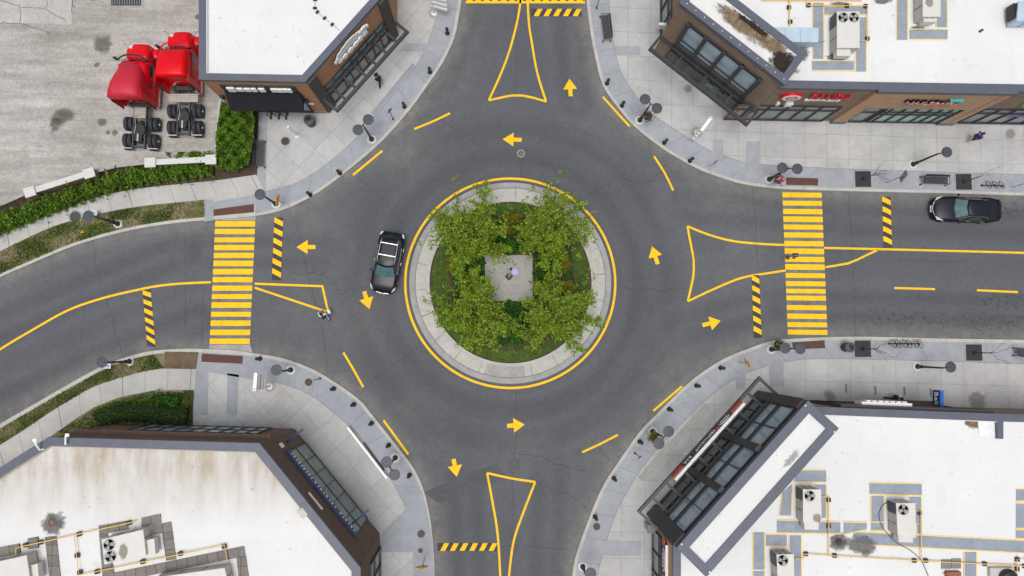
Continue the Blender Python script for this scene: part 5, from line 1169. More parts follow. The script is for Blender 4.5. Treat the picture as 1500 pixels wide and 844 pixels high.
def person(px,head,label,shirt,trous,shoe,hairm,sl='long',stride=.32,extra=None,arms=(.25,-.25)):
    f=at(*px,.0 if label.startswith('person crossing') else .127); d=Vector((head[0],-head[1],0)).normalized(); rz=math.atan2(d.y,d.x)
    e=thing('person',f,label,'person',rz=rz); V=Vector
    s=stride
    J={'pel':(V((0,0,.95)),.13),'sp':(V((.01,0,1.12)),.12),'ch':(V((.03,0,1.32)),.145),'nk':(V((.05,0,1.50)),.055),'hd':(V((.07,0,1.62)),.095),'ht':(V((.075,0,1.70)),.085),'nose':(V((.165,0,1.61)),.018)}
    E=[('pel','sp'),('sp','ch'),('ch','nk'),('nk','hd'),('hd','ht'),('hd','nose')]
    for q,sg,ph,ar in (('l',1,1,arms[0]),('r',-1,-1,arms[1])):
        k=ph*s; J['hip'+q]=(V((0,sg*.10,.90)),.095); J['kn'+q]=(V((k*.55+.05,sg*.10,.50)),.062); J['an'+q]=(V((k-.04*(ph<0),sg*.10,.09+.05*(ph<0))),.042); J['to'+q]=(V((k+.16,sg*.11,.04)),.038)
        J['sh'+q]=(V((.03,sg*.19,1.42)),.068); J['el'+q]=(V((.02+ar*.6,sg*.26,1.15)),.046); J['wr'+q]=(V((.10+ar*1.1,sg*.24,.93)),.03); J['pm'+q]=(V((.12+ar*1.25,sg*.235,.86)),.036)
        E+=[('pel','hip'+q),('hip'+q,'kn'+q),('kn'+q,'an'+q),('an'+q,'to'+q),('ch','sh'+q),('sh'+q,'el'+q),('el'+q,'wr'+q),('wr'+q,'pm'+q)]
        for t,(dx,l) in enumerate(((-.035,.07),(-.012,.085),(.012,.08),(.033,.065))):
            J[f'f{t}{q}']=(V((.12+ar*1.25+dx,sg*.235,.86-.03-l)),.009); E.append(('pm'+q,f'f{t}{q}'))
        J['th'+q]=(V((.12+ar*1.25+.06,sg*.22,.82)),.010); E.append(('pm'+q,'th'+q))
    skinned('body',J,E,e,m_skin,1)
    def sub(keys,extra_r,m,name):
        J2={k:(J[k][0],J[k][1]+extra_r) for k in keys}; E2=[x for x in E if x[0] in J2 and x[1] in J2]; return skinned(name,J2,E2,e,m,1)
    arm=['shl','ell','shr','elr']+(['wrl','wrr'] if sl=='long' else [])
    sub(['ch','sp','pel']+arm,.022,shirt,'shirt')
    sub(['pel','hipl','hipr','knl','knr']+(['anl','anr'] if trous[1]=='long' else []),.02,trous[0],'trousers')
    for q in 'lr':
        mb=MB(); p=J['an'+q][0]; mb.bbox((p.x+.06,p.y,max(.045,p.z-.045)),(.27,.10,.09),.03); obj('shoe',mb,shoe,e,local=True)
    mb=MB(); mb.smooth=True; mb.ball((.06,0,1.69),.115,10,(1.0,.88,.85)); mb.ball((.0,0,1.63),.09,8,(.7,.95,1.1)); obj('hair',mb,hairm,e,local=True)
    mb=MB(); mb.ball((.158,.035,1.655),.012,6); mb.ball((.158,-.035,1.655),.012,6); obj('eyes',mb,m_black,e,local=True)
    mb=MB(); mb.ball((.072,.092,1.62),.025,6,(.6,.5,1.2)); mb.ball((.072,-.092,1.62),.025,6,(.6,.5,1.2)); obj('ears',mb,m_skin,e,local=True)
    if extra: extra(e)
    return e
cl=lambda n,c: plain(n,c,.85,0,.15,8)
c_blk=cl('black_cloth',g(.010)); c_wht=cl('white_cloth',g(.68)); c_prp=cl('violet_cloth',(.04,.012,.22,1)); c_jean=cl('pale_jeans',(.42,.47,.58,1)); c_gry=cl('dark_trousers',g(.02))
person((556.5,122),(2,-8),'person in black walking on the pavement under the script sign',c_blk,(c_blk,'long'),c_blk,m_hair)
person((1419,205),(10,-3),'person in a violet shirt and dark shorts walking below the nail salon',c_prp,(c_gry,'short'),c_wht,m_hair,sl='short')
person((1302,581.5),(10,2),'person with a white top and dark back walking below the double ring bike racks',c_wht,(c_gry,'long'),c_blk,m_hair,extra=lambda e: obj('backpack',(lambda m:(m.bbox((-.16,0,1.28),(.18,.30,.42),.06),m)[1])(MB()),c_blk,e,local=True))
def shop(e):
    m=MB(); m.bbox((-.17,0,1.28),(.16,.30,.40),.06); obj('backpack',m,c_blk,e,local=True)
    m=MB(); m.bbox((.12,-.42,.72),(.34,.22,.42),.06); obj('white_bag',m,c_wht,e,local=True)
person((478.5,463),(-3,-6),'person crossing the road at the triangle tip, white sleeves and a black backpack',c_wht,(c_jean,'long'),c_blk,m_hair,extra=shop,arms=(.3,-.1))
# ---------------------------------------------------------------- buildings
Z3=Vector((0,0,1))
m_lin=plain('weathered_parapet_lining',(.40,.37,.32,1),.8)
class Fac:
    def __init__(s,A,B,w=0.0):
        s.P=Vector((A.x,A.y,0)); d=Vector((B.x-A.x,B.y-A.y,0)); s.L=d.length; s.a=d.normalized(); s.n=s.a.cross(Z3); s.rz=math.atan2(s.a.y,s.a.x); s.P=s.P+s.n*w
    def p(s,u,v,w=0): return s.P+s.a*u+s.n*w+Z3*v
    def hit(s,x,y,w=0):
        r=ray(x,y); o=Vector((0,0,H)); t=((s.P+s.n*w-o).dot(s.n))/r.dot(s.n); q=o+r*t; return ((q-s.P).dot(s.a),q.z)
    def box(s,mb,u0,u1,v0,v1,w0,w1): mb.box(s.p((u0+u1)/2,(v0+v1)/2,(w0+w1)/2),(abs(u1-u0),abs(w1-w0),abs(v1-v0)),s.rz)
    def M(s,u,v,w): 
        m=Matrix((s.a,Z3,s.n)).transposed().to_4x4(); m.translation=s.p(u,v,w); return m
    def window(s,bd,u0,u1,v0,v1,cols,rows,glass,frame=None,w=.03,t=.07,name='window',fd=.10):
        frame=frame or m_dark; mb=MB()
        us=[u0+(u1-u0)*c for c in (cols if isinstance(cols,(list,tuple)) else [i/cols for i in range(cols+1)])]
        vs=[v0+(v1-v0)*r for r in (rows if isinstance(rows,(list,tuple)) else [i/rows for i in range(rows+1)])]
        for u in us: s.box(mb,u-t/2,u+t/2,v0+.0,v1+.0,.0,w+fd)
        for v in vs: s.box(mb,u0-t/2,u1+t/2,v-t/2,v+t/2,.0,w+fd-.004)
        f=obj(name,mb,frame,bd)
        mb=MB(); s.box(mb,u0,u1,v0,v1,.0,w); obj('pane',mb,glass,f); return f
    def walllamp(s,bd,u,v):
        mb=MB(); s.box(mb,u-.09,u+.09,v-.22,v+.22,.0,.16); s.box(mb,u-.12,u+.12,v+.22,v+.27,.0,.22); obj('wall_lamp',mb,m_black,bd)
    def canopy(s,bd,u0,u1,v,dep,beams,name='canopy_frame'):
        mb=MB(); b=.16
        s.box(mb,u0,u1,v-.14,v+.14,.0,.18); s.box(mb,u0,u1,v-.16,v+.16,dep-.2,dep)
        for i in range(beams+1):
            u=u0+(u1-u0)*i/beams; k=.17; uu=min(max(u,u0+k/2),u1-k/2); s.box(mb,uu-k/2,uu+k/2,v-.10,v+.10,.18,dep-.2)
        return obj(name,mb,m_dark,bd)
def roofobj(poly,z,m,bd,dirtf=None,step=.5):
    xs_=[p.x for p in poly]; ys_=[p.y for p in poly]; bm=bmesh.new(); vs=[bm.verts.new((p.x,p.y,z)) for p in poly]; f=bm.faces.new(vs)
    x=min(xs_)
    for ax,lo,hi in ((0,min(xs_),max(xs_)),(1,min(ys_),max(ys_))):
        k=lo+1.0
        while k<hi:
            co_=(k,0,0) if ax==0 else (0,k,0); no=(1,0,0) if ax==0 else (0,1,0)
            bmesh.ops.bisect_plane(bm,geom=bm.verts[:]+bm.edges[:]+bm.faces[:],plane_co=co_,plane_no=no); k+=1.0
    bmesh.ops.recalc_face_normals(bm,faces=bm.faces[:])
    for f in bm.faces:
        if f.normal.z<0: f.normal_flip()
    off=wloc(bd); V=[v.co.copy() for v in bm.verts]; bm.verts.index_update(); F_=[[v.index for v in f.verts] for f in bm.faces]; bm.free()
    mb=MB(); mb.add(V,F_); o=obj('roof',mb,m,bd)
    a=o.data.attributes.new('dirt','FLOAT','POINT'); a.data.foreach_set('value',[float(dirtf(v)) if dirtf else 0.0 for v in V]); return o
def seams(mb,P,w,z,closed,step=2.6,off=0):
    R_=P+([P[0]] if closed else [])
    for i in range(len(R_)-1):
        L=(R_[i+1]-R_[i]).length; t=(R_[i+1]-R_[i]).normalized(); n=Vector((-t.y,t.x,0))
        for k in range(1,int(L/step)+1):
            c=R_[i]+t*(k*step)+n*off; 
            if k*step<L-.3: mb.band([c-n*w/2,c+n*w/2],.025,z)
def shell(bd,outer,zroof,wallm,capw,roofm_,dirtf=None,inset=.06,drop=.30,caph=.32,walls=True,up=.0):
    # outer: world outline of the cap (CCW or CW); walls sit just inside
    P=[Vector((p.x,p.y,0)) for p in outer]; a=sum(P[i].cross(P[(i+1)%len(P)]).z for i in range(len(P)))
    if a<0: P.reverse()
    ins=offs(P,inset,True)
    if walls: mb=MB(); mb.prism(ins,.05,zroof-drop-.03); obj('wall',mb,wallm,bd,uv=True)
    mid=offs(P,capw/2,True); mb=MB(); mb.wallband(mid,capw,zroof-caph,zroof,True); seams(mb,mid,capw,zroof+.004,True); c=obj('parapet_cap',mb,m_cap,bd)
    inn=offs(P,capw,True); r=offs(P,capw-.03,True); ro=roofobj(r,zroof-drop,roofm_,bd,dirtf)
    mb=MB(); mb.wallband(offs(P,capw+.03,True),.05,zroof-drop-.05,zroof-.06,True); obj('parapet_lining',mb,m_lin if roofm_ is m_roofd else roofm_,bd)
    return P
def bullet(mb,x,y,z): mb.lathe([(.05,0),(.05,.03),(.02,.05)],at(x,y,z),8)
# ================= north west shop with script sign
z=6.75
NWb=thing('shop_building',at(400,60,0),'white roofed shop with tan cladding, a curly white script sign and a black awning','building')
o_=ats([(291,117),(447,120),(565,-11.5),(565,-300),(291,-300)],z); shell(NWb,o_,z,m_tan,.46,m_roof,lambda v: .12)
A,B,C_=o_[0],o_[1],o_[2]; fs=Fac(A,B,-.06); fd=Fac(B,C_,-.06)
u0,v0=fs.hit(434,132,.1); u1,v1=fs.hit(321,122.6,.1); ua,ub=fs.hit(322,127,.1)[0],fs.hit(430,127,.1)[0]
mb=MB(); fs.box(mb,ua,ub,4.75,5.75,.0,.08); sg=obj('sign_board',mb,plain('dark_teal_board',(.012,.028,.03,1),.5),NWb)
mb=MB(); wx=ub-ua
for (c,w_,h_) in ((.13,.115,.66),(.245,.09,.5),(.345,.095,.5),(.435,.075,.55),(.54,.09,.55)):
    mb.bbox(fs.p(ua+wx*c,5.2,.14),(wx*w_,.14,h_*1.15),.06,fs.rz); 
for i in range(6): mb.bbox(fs.p(ua+wx*(.69+.045*i),5.2+.03*math.sin(i*2),.14),(wx*.06,.14,.62),.06,fs.rz)
obj('sign_letters',mb,m_white,sg)
# awning
ya,yb=fs.hit(330,134,.1)[0]-.1,fs.hit(436,134,.1)[0]+.05
mb=MB(); mb.hexa([fs.p(ya,3.35,.02),fs.p(yb,3.35,.02),fs.p(yb,3.35,1.0),fs.p(ya,3.35,1.0)],[fs.p(ya,4.55,.02),fs.p(yb,4.55,.02),fs.p(yb,4.40,.12),fs.p(ya,4.40,.12)]); obj('awning',mb,plain('black_awning_cloth',(.006,.007,.012,1),.8),NWb)
fs.window(NWb,ya+.6,fs.L-1.0,.35,3.2,5,[0,.75,1],m_blueg)
mb=MB(); fs.box(mb,0,fs.L,.1,.35,.0,.09); obj('stone_base',mb,m_stone,NWb)
for px in ((326.5,141),(449.5,146)): u,v=fs.hit(*px); fs.walllamp(NWb,u,v)
u,v=fs.hit(456,153,.05); mb=MB(); fs.box(mb,u-.2,u+.2,v-.1,v+.1,0,.05); obj('notice_plate',mb,m_white,NWb)
# diagonal front
L=fd.L; mb=MB(); 
for u in (.45,L-.45): fd.box(mb,u-.38,u+.38,.1,z-.35,.0,.20)
obj('corner_column',mb,m_umb,NWb,uv=True)
fd.window(NWb,.95,L-.95,.3,2.75,[0,.1,.24,.36,.5,.62,.76,.9,1],[0,.72,1],m_greyg,name='storefront_window')
fd.window(NWb,.95,L-.95,3.08,3.72,[0,.14,.29,.43,.57,.71,.86,1],1,m_tealg,name='transom_window')
fd.canopy(NWb,.2,L-.1,2.95,1.62,7)
uc,vc=fd.hit(514,66,.2); Wd=abs(fd.hit(538,38,.2)[0]-fd.hit(490,95,.2)[0])
mb=MB(); rr=random.Random(3)
def ell(mb,F,u,v,w0,w1,ru,rv,n=14):
    pts=[(u+ru*math.cos(2*PI*i/n),v+rv*math.sin(2*PI*i/n)) for i in range(n)]; vs=[F.p(a,b,w0) for a,b in pts]+[F.p(a,b,w1) for a,b in pts]
    mb.add(vs,[tuple(range(n,2*n)),tuple(reversed(range(n)))]+[(i,(i+1)%n,n+(i+1)%n,n+i) for i in range(n)])
# cloud shaped backing and rounded script blobs
for i,(du,dv,ru,rv) in enumerate(((-.34,-.1,.10,.28),(-.26,.12,.13,.34),(-.15,.20,.14,.40),(-.03,.28,.14,.44),(.08,.26,.14,.42),(.2,.18,.13,.36),(.3,.08,.11,.3),(.4,.12,.09,.34))): ell(mb,fd,uc+du*Wd,vc+dv,.10,.17+.004*i,ru*Wd,rv)
sg=obj('script_sign',mb,plain('white_sign_face',(.66,.68,.70,1),.5,0,.05),NWb)
mb=MB()
for i,(du,dv,ru,rv) in enumerate(((-.46,.0,.035,.2),(-.4,.2,.035,.14),(-.36,-.38,.06,.2),(-.22,-.40,.075,.24),(-.06,-.38,.08,.25),(.1,-.36,.085,.25),(.24,-.3,.075,.25),(.38,-.28,.07,.26),(.28,.42,.035,.2),(.35,.47,.035,.18),(.42,.46,.035,.2),(.48,.32,.03,.2))): ell(mb,fd,uc+du*Wd,vc+dv,.22,.30+.003*i,ru*Wd,rv)
obj('script_letters',mb,m_white,sg)
# roof cables
e=thing('roof_cable',at(461,12,6.45),'thin grey cable with small dark blocks on the white roof of the script sign shop','cable'); P=ats([(461.5,-40),(461.3,12),(465,18),(475.5,27),(487,36),(498,45)],6.52); mb=MB(); mb.tube(P,.015,5); obj('cable',mb,m_steel,e)
for x,y,r in ((461.6,0,0),(461.3,12,0),(465,17.8,-.75),(475.4,26.7,-.75),(486.7,36,-.75)):
    mb=MB(); mb.box(at(x,y,6.50),(.25,.14,.1),r+PI/2*(r!=0)); obj('cable_block',mb,plain('maroon_block',(.035,.015,.02,1),.8),e)
# ================= north east shops
z=7.3
NEb=thing('shop_building',at(1300,60,0),'long white roofed brick row of shops with a red restaurant sign and a nail salon','building')
o_=ats([(1003,20),(1144,128.8),(1288,131.5),(1500,134.8),(1950,142),(1950,-300),(1003,-300)],z); shell(NEb,o_,z,m_brn,.52,m_roof,lambda v: .15 if v.y<at(1300,95,z).y else .05)
f1=Fac(o_[1],o_[2],-.06); f2=Fac(o_[2],o_[4],-.06)
UV=lambda F,x,y,w=.05: F.hit(x,y,w)
mb=MB(); f1.box(mb,f1.L-.0,f1.L+0.05,0.1,.2,0,.05)
# sand coloured middle shop front, proud of the brown wall
um=UV(f2,1490,134.5)[0]; mb=MB(); f2.box(mb,-.02,um,3.75,z-.34,.0,.18); f2.box(mb,-.02,.95,.1,3.75,.0,.18); f2.box(mb,um-1.15,um,.1,3.75,.0,.18); obj('wall_front',mb,m_tan2,NEb,uv=True)
mb=MB(); f2.box(mb,-.06,1.05,.1,.75,.0,.24); f2.box(mb,um-1.2,um+.06,.1,.75,.0,.24); obj('stone_base',mb,m_stone,NEb)
mb=MB(); f2.box(mb,um-.62,um-.58,.8,z-.4,.18,.19); obj('expansion_joint',mb,m_dark,NEb)
mb=MB(); f2.box(mb,-.05,um+.05,z-.33,z+.03,-.44,.22); obj('parapet_cap',mb,m_cap,NEb)
f1.window(NEb,-1.6,f1.L-.75,.35,3.6,[0,.14,.32,.5,.66,.82,1],[0,.72,1],m_greyg,name='storefront_window')
f2.window(NEb,1.05,2.35,.35,3.6,[0,1],[0,.7,1],m_greyg,name='storefront_window',w=.05)
f2.window(NEb,2.6,um-1.25,.35,3.65,[0,.08,.25,.42,.6,.74,.88,1],[0,.55,.72,1],m_paleg,name='storefront_window',w=.05)
f2.window(NEb,um+.3,um+12,.35,3.6,[0,.1,.2,.3,.42,.55,.7,.85,1],[0,.72,1],m_greyg,name='storefront_window')
mb=MB(); f2.box(mb,um+3.0,um+9,2.25,2.5,.1,.16); obj('purple_strip',mb,plain('purple_strip',(.22,.06,.42,1),.5),NEb)
mb=MB(); ell(mb,f2,um+2.6,4.8,.05,.2,.5,.3); obj('green_sign',mb,plain('green_sign_face',(.1,.4,.08,1),.5),NEb)
# restaurant roundel + lettering
m_sred=plain('red_sign_face',(.55,.012,.02,1),.4); u,v=UV(f1,1159.5,143.5,.2); mb=MB(); ell(mb,f1,u,v,.0,.22,.72,.62,28); sg=obj('round_sign',mb,m_sred,NEb)
mb=MB(); ell(mb,f1,u,v,.22,.236,.62,.53,28); obj('white_ring',mb,m_white,sg); mb=MB(); ell(mb,f1,u,v,.236,.250,.40,.35,24); obj('red_centre',mb,m_sred,sg)
mb=MB(); ell(mb,f1,u,v-.02,.250,.262,.24,.2,16); obj('white_centre',mb,m_white,sg); mb=MB(); ell(mb,f1,u-.1,v+.05,.262,.270,.07,.06,10); ell(mb,f1,u+.1,v+.05,.262,.270,.07,.06,10); ell(mb,f1,u,v-.12,.262,.270,.09,.05,10); obj('black_marks',mb,m_black,sg)
ul=UV(f1,1183,143,.2)[0]; ur=UV(f1,1250,143,.2)[0]; vv_=UV(f1,1215,144,.2)[1]; cu_=(ul+ur)/2+.05
tm=text_mesh('PANDA',1.15,.14,f1.M(cu_,vv_+.12,.16),width=(ur-ul)*.93); lt=obj('red_lettering',tm,m_sred,NEb)
tm=text_mesh('EXPRESS',.42,.10,f1.M(cu_-.3,vv_-.62,.14),width=(ur-ul)*.80); obj('white_lettering',tm,m_white,NEb)
mb=MB()
ub_=UV(f1,1139,152,.1); f1.box(mb,ub_[0]-.1,ub_[0]+.1,ub_[1]-.2,ub_[1]+.2,0,.2); ub_=UV(f1,1155,152.5,.1); f1.box(mb,ub_[0]-.25,ub_[0]+.25,ub_[1]-.25,ub_[1]+.25,0,.22); obj('wall_vent',mb,m_white,NEb)
ul=UV(f2,1321,150,.3)[0]; ur=UV(f2,1407,150,.3)[0]; vv_=UV(f2,1360,149.5,.3)[1]; wdt=ur-ul
m_pnk=plain('pink_sign_face',(.75,.30,.30,1),.5); m_tl=plain('teal_sign_face',(.05,.35,.36,1),.5)
for t_,c_,w_,m_ in (('NAILS',.27,.48,m_pnk),('for',.62,.17,m_pnk),('You',.85,.26,m_pnk)):
    tm=text_mesh(t_,.72,.05,f2.M(ul+wdt*c_,vv_,.42),width=wdt*w_); sg=obj('nail_lettering',tm,m_,NEb)
    tm=text_mesh(t_,.72,.16,f2.M(ul+wdt*c_+.03,vv_+.04,.30),width=wdt*w_*1.0); obj('letter_sides',tm,m_black,sg)
mb=MB(); f2.box(mb,ul+wdt*.12,ul+wdt*.36,vv_-.50,vv_-.40,.2,.4); f2.box(mb,ul+wdt*.76,ul+wdt*.99,vv_+.30,vv_+.46,.2,.42); obj('teal_underline',mb,m_tl,NEb)
# corner tower
zt=8.5; NEt=NEb
T_=ats([(995,4),(1150,124.5),(1182.5,78),(1027,-42)],zt)
Tp=offs([Vector((p.x,p.y,0)) for p in T_],0,True); 
mb=MB(); a=sum(Tp[i].cross(Tp[(i+1)%4]).z for i in range(4)); Tq=Tp if a>0 else Tp[::-1]
mb.prism(offs(Tq,.07,True),.06,zt-.12); obj('tower_wall',mb,m_brn,NEb,uv=True)
mb=MB(); mid=offs(Tq,.24,True); mb.wallband(mid,.48,zt-.36,zt,True); seams(mb,mid,.48,zt+.004,True); obj('tower_cap',mb,m_cap,NEb)
ro=roofobj(offs(Tq,.45,True),zt-.08,m_roof,NEb,lambda v:.25); ro.name='tower_roof'
mb=MB()
for i in range(12): mb.lathe([(.04,0),(.03,.03)],T_[0].lerp(T_[1],(i+.5)/12)+Vector((.22,.16,.0)),6)
obj('cap_rivets',mb,m_white,NEb)
c=at(1160,95,zt); blot('wet_dirt',at(1148,93,zt-.1),1.25,.95,zt-.070,m_water,-.6,NEb,kind=None); blot('leaf_litter',at(1085,35,zt-.1),2.6,.75,zt-.072,m_brown,-.66,NEb,kind=None); blot('wet_dirt',at(1103,38,zt-.1),1.7,.28,zt-.068,m_water,-.66,NEb,kind=None); blot('leaf_litter',at(1130,65,zt-.1),2.0,.7,zt-.074,m_brown,-.66,NEb,kind=None)
f3=Fac(T_[0],T_[1],-.07); L=f3.L
ua=f3.hit(1009.8,34.9)[0]; ub=f3.hit(1114,116)[0]; vt=f3.hit(1060,74)[1]; vb=f3.hit(1040,103)[1]
f3.window(NEb,ua,ub,4.05,7.15,[0,.25,.5,.75,1],[0,.2,.93,1],m_blueg,name='upper_window',t=.10)
mb=MB()
for k in (0,.25,.5,.75,1): u=ua+(ub-ua)*k; f3.box(mb,u-.14,u+.14,4.0,7.2,.0,.26)
obj('window_pier',mb,m_dark,NEb)
f3.window(NEb,ua-.2,ub+.2,.35,3.5,[0,.12,.25,.37,.5,.62,.75,.87,1],[0,.65,1],m_darkg,name='storefront_window')
f3.canopy(NEb,-.1,L+.2,3.1,1.35,4)
mb=MB(); f3.box(mb,L-1.05,L-.9,.8,3.0,.0,.55); obj('red_banner',mb,m_sred,NEb)
for i,(k,c_) in enumerate(((.62,(.1,.22,.14,1)),(.78,(.06,.12,.08,1)))):
    mb=MB(); u=ua+(ub-ua)*k; f3.box(mb,u-.25,u+.25,1.7,2.1,.1,.15); obj('window_poster',mb,plain('green_poster',c_,.6),NEb)
# west face windows north of the tower
f4=Fac(o_[6],o_[0],-.06); Lw=f4.L
f4.window(NEb,Lw-6,Lw-.6,.35,3.6,[0,.25,.5,.75,1],[0,.7,1],m_greyg,name='storefront_window')
u,v=f4.hit(968,38,.3); mb=MB(); f4.box(mb,u-.1,u+.1,v-.35,v+.35,0,.5); obj('small_blade_sign',mb,m_white,NEb)
# ================= rooftop air units
def unit(roofz,top,h,label,fans=(),hood=None,dark_end=None,m=None,base=True,grp='air handling units on the white roofs',stain=None,sidem=None):
    m=m or m_hvac; zt_=roofz+h; T=ats(top,zt_); c=sum(T,Vector())/4; e=thing('rooftop_air_unit',(c.x,c.y,roofz),label,'air unit',group=grp)
    a=sum(T[i].cross(T[(i+1)%4]).z for i in range(4)); 
    if a<0: T=T[::-1]
    P=[Vector((p.x,p.y,0)) for p in T]
    mb=MB(); mb.prism(offs(P,.08,True),roofz-.02,roofz+.14); obj('curb',mb,m_dark,e)
    mb=MB(); mb.prism(offs(P,.02,True),roofz+.12,zt_-.03); obj('casing',mb,sidem or m_hvacs,e)
    mb=MB(); mb.prism(P,zt_-.04,zt_); mb.wallband(offs(P,.03,True),.03,zt_,zt_+.006,True); obj('top_panel',mb,m,e)
    mb=MB(); c2=c
    for i in range(4):
        A_,B_=P[i],P[(i+1)%4]; t=(B_-A_).normalized(); n=Vector((t.y,-t.x,0)); LL=(B_-A_).length
        for k in (.33,.66): q=A_.lerp(B_,k); mb.box((q.x,q.y,roofz+.12+(h-.2)/2),(.02,.02,h-.25))
    obj('panel_seams',mb,m_dark,e)
    if dark_end:
        mb=MB(); i,k0,k1=dark_end; A_,B_=P[i%4],P[(i+1)%4]; t=(B_-A_).normalized(); n=Vector((t.y,-t.x,0)); q0=A_.lerp(B_,k0)+n*.01; q1=A_.lerp(B_,k1)+n*.01; cc=(q0+q1)/2; mb.box((cc.x,cc.y,roofz+.2+(h-.3)/2),((q1-q0).length,.04,h-.3),math.atan2(t.y,t.x)); obj('coil_grille',mb,m_disc,e)
    for f_ in fans:
        p=at(*f_,zt_); r=.36; mb=MB(); mb.lathe([(r+.025,.004),(r+.025,.04),(r,.045),(r,.012)],p,24); fn_=obj('fan',mb,m,e)
        mb=MB(); mb.lathe([(r,.008),(r*.9,.012)],p,24); obj('fan_opening',mb,m_black,fn_)
        mb=MB()
        for k in range(3):
            a_=2*PI*k/3+.4+f_[0]*.3; d_=Vector((math.cos(a_),math.sin(a_),0)); s_=Vector((-d_.y,d_.x,0)); b_=p+Vector((0,0,.022)); mb.add([b_+d_*.03-s_*.05,b_+d_*.28-s_*.16,b_+d_*.32+s_*.12+Vector((0,0,.02)),b_+d_*.06+s_*.08+Vector((0,0,.02))],[(0,1,2,3)])
        obj('fan_blades',mb,plain('grey_fan_blade',g(.36),.5),fn_)
        mb=MB()
        for rr_ in (.12,.24): mb.tube([p+Vector((rr_*math.cos(2*PI*i/20),rr_*math.sin(2*PI*i/20),.05)) for i in range(21)],.008,4,False)
        obj('fan_guard',mb,m_dark,fn_)
    if hood:
        Hq=ats(hood,zt_-.25); Hb=[Vector((p.x,p.y,roofz+.35)) for p in Hq]; a=sum(Hq[i].cross(Hq[(i+1)%4]).z for i in range(4)); 
        mb=MB(); mb.hexa(Hb if a>0 else Hb[::-1],Hq if a>0 else Hq[::-1]); obj('intake_hood',mb,m_hvac,e)
    if stain:
        o=blot('top_stain',at(*stain[:2],zt_),stain[2],stain[3],zt_+.010,stainm('drip_stain',(.25,.22,.18,1),(.36,.33,.29,1),.8),0,e,kind=None)
    return e
RN=7.0
unit(RN,[(1226,17),(1259.2,17),(1259.5,70.4),(1226,70.4)],1.15,'large beige air unit with two fans on the roof behind the red restaurant sign',[(1235,25.7),(1250.6,25.7)],[(1225.8,70.4),(1246,70.4),(1246,82),(1225.8,82)],(3,.0,.35))
unit(RN,[(1351.7,-30),(1378,-30),(1378,24.7),(1351.7,24.7)],1.15,'beige air unit cut by the top edge, behind the nail salon',[],[(1353,24.7),(1373,24.7),(1372,32),(1353.5,32)],None,stain=(1361,3,.35,.5))
e=unit(RN,[(1492,1.5),(1540,1.5),(1540,31),(1489,31)],1.1,'pale blue grey air unit cut by the right edge at the top',[],None,None,m_blued,sidem=m_blued)
mb=MB(); p0=at(1482,8,RN+.9); q0=at(1482,29,RN+.3); mb.box(at(1485,19,RN+.6),(.5,1.0,.7)); obj('open_intake',mb,m_black,e)
e=thing('roof_duct',at(1165,51,RN),'pale blue metal duct box running out from behind the brick tower','duct'); P=ats([(1115,40),(1199,40.7),(1199,62),(1115,61)],RN+.85); mb=MB(); mb.prism([Vector((p.x,p.y,0)) for p in P],RN+.05,RN+.85); obj('duct_box',mb,m_blued,e); mb=MB(); s0,s1=at(1173,40.5,RN+.855),at(1173,62,RN+.855); mb.band([s0,s1],.04,RN+.857); s0,s1=at(1150,40.5,RN+.855),at(1150,62,RN+.855); mb.band([s0,s1],.04,RN+.857); obj('duct_seams',mb,m_steel,e); mb=MB(); mb.box(at(1203,59.5,RN+.3),(.45,.06,.06)); obj('duct_pipe',mb,m_steel,e)
# walkway mats
def mats(bd,rz0,Q,edge=True):
    for qi,q in enumerate(Q):
        rz_=rz0+.007*(qi%5); P=ats(q,rz_); mb=MB(); mb.sheet(P,rz_+.012); o=obj('walkway_mat',mb,m_mat,bd)
        if edge:
            mb=MB(); mb.band([P[0],P[1]],.07,rz_+.018) ; mb.band([P[3],P[2]],.07,rz_+.018) 
            if abs(q[1][0]-q[0][0])<abs(q[3][1]-q[0][1]): mb=MB(); mb.band([P[0],P[3]],.07,rz_+.018); mb.band([P[1],P[2]],.07,rz_+.018)
            obj('yellow_edge',mb,m_medge,o)
rc=lambda x0,y0,x1,y1: [(x0,y0),(x1,y0),(x1,y1),(x0,y1)]
mats(NEb,RN,[rc(1190,4.5,1206.5,86.5),rc(1207.5,10,1270,22),rc(1253,25.5,1269,105),rc(1189.5,89,1251,103.5),rc(1115,-8,1262,1.8),rc(1313,-25,1329.5,58.7),rc(1332,43,1388,58),rc(1371,-25,1387.5,40)])
def pipe(label,paths,rz_,sup,hh=.16,r=.032):
    p0=at(*paths[0][0],rz_); e=thing('gas_pipe',p0,label,'gas pipe',group='yellow gas pipes on the roofs')
    mb=MB()
    for P in paths: mb.tube(ats(P,rz_+hh+.06),r,6)
    obj('pipe',mb,m_pipe,e)
    for s in sup:
        mb=MB(); q=at(s[0],s[1],rz_); mb.bbox((q.x,q.y,rz_+hh/2),(.27,.27,hh),.03,s[2] if len(s)>2 else 0); obj('support_block',mb,m_black,e)
pipe('yellow gas pipe beside the two fan unit behind the red restaurant sign',[[(1182,-20),(1182.4,7.6),(1270.6,8.6),(1271,59),(1260.5,60)]],RN,[(1183.6,8.5),(1239.7,9.4),(1267,10),(1269.6,57.4)])
pipe('short yellow gas pipe ending at the pale blue duct',[[(1156.5,-20),(1157.2,38)]],RN,[(1155,11.7),(1157,32.6)])
for x,y,a,b in ((1230,7,.9,.25),(1228,84,1.0,.3),(1344,42,.7,.2),(1292,2,.8,.25),(1175,76,.6,.9)): blot('roof_stain',at(x,y,RN),a,b,RN+.022+random.random()*.004,m_stain,0,NEb,kind=None)
mb=MB(); mb.lathe([(.08,0),(.08,.3),(.04,.32)],at(1435,46.5,RN),10); obj('vent_pipe',mb,plain('navy_vent',(.02,.02,.1,1),.5),NEb)
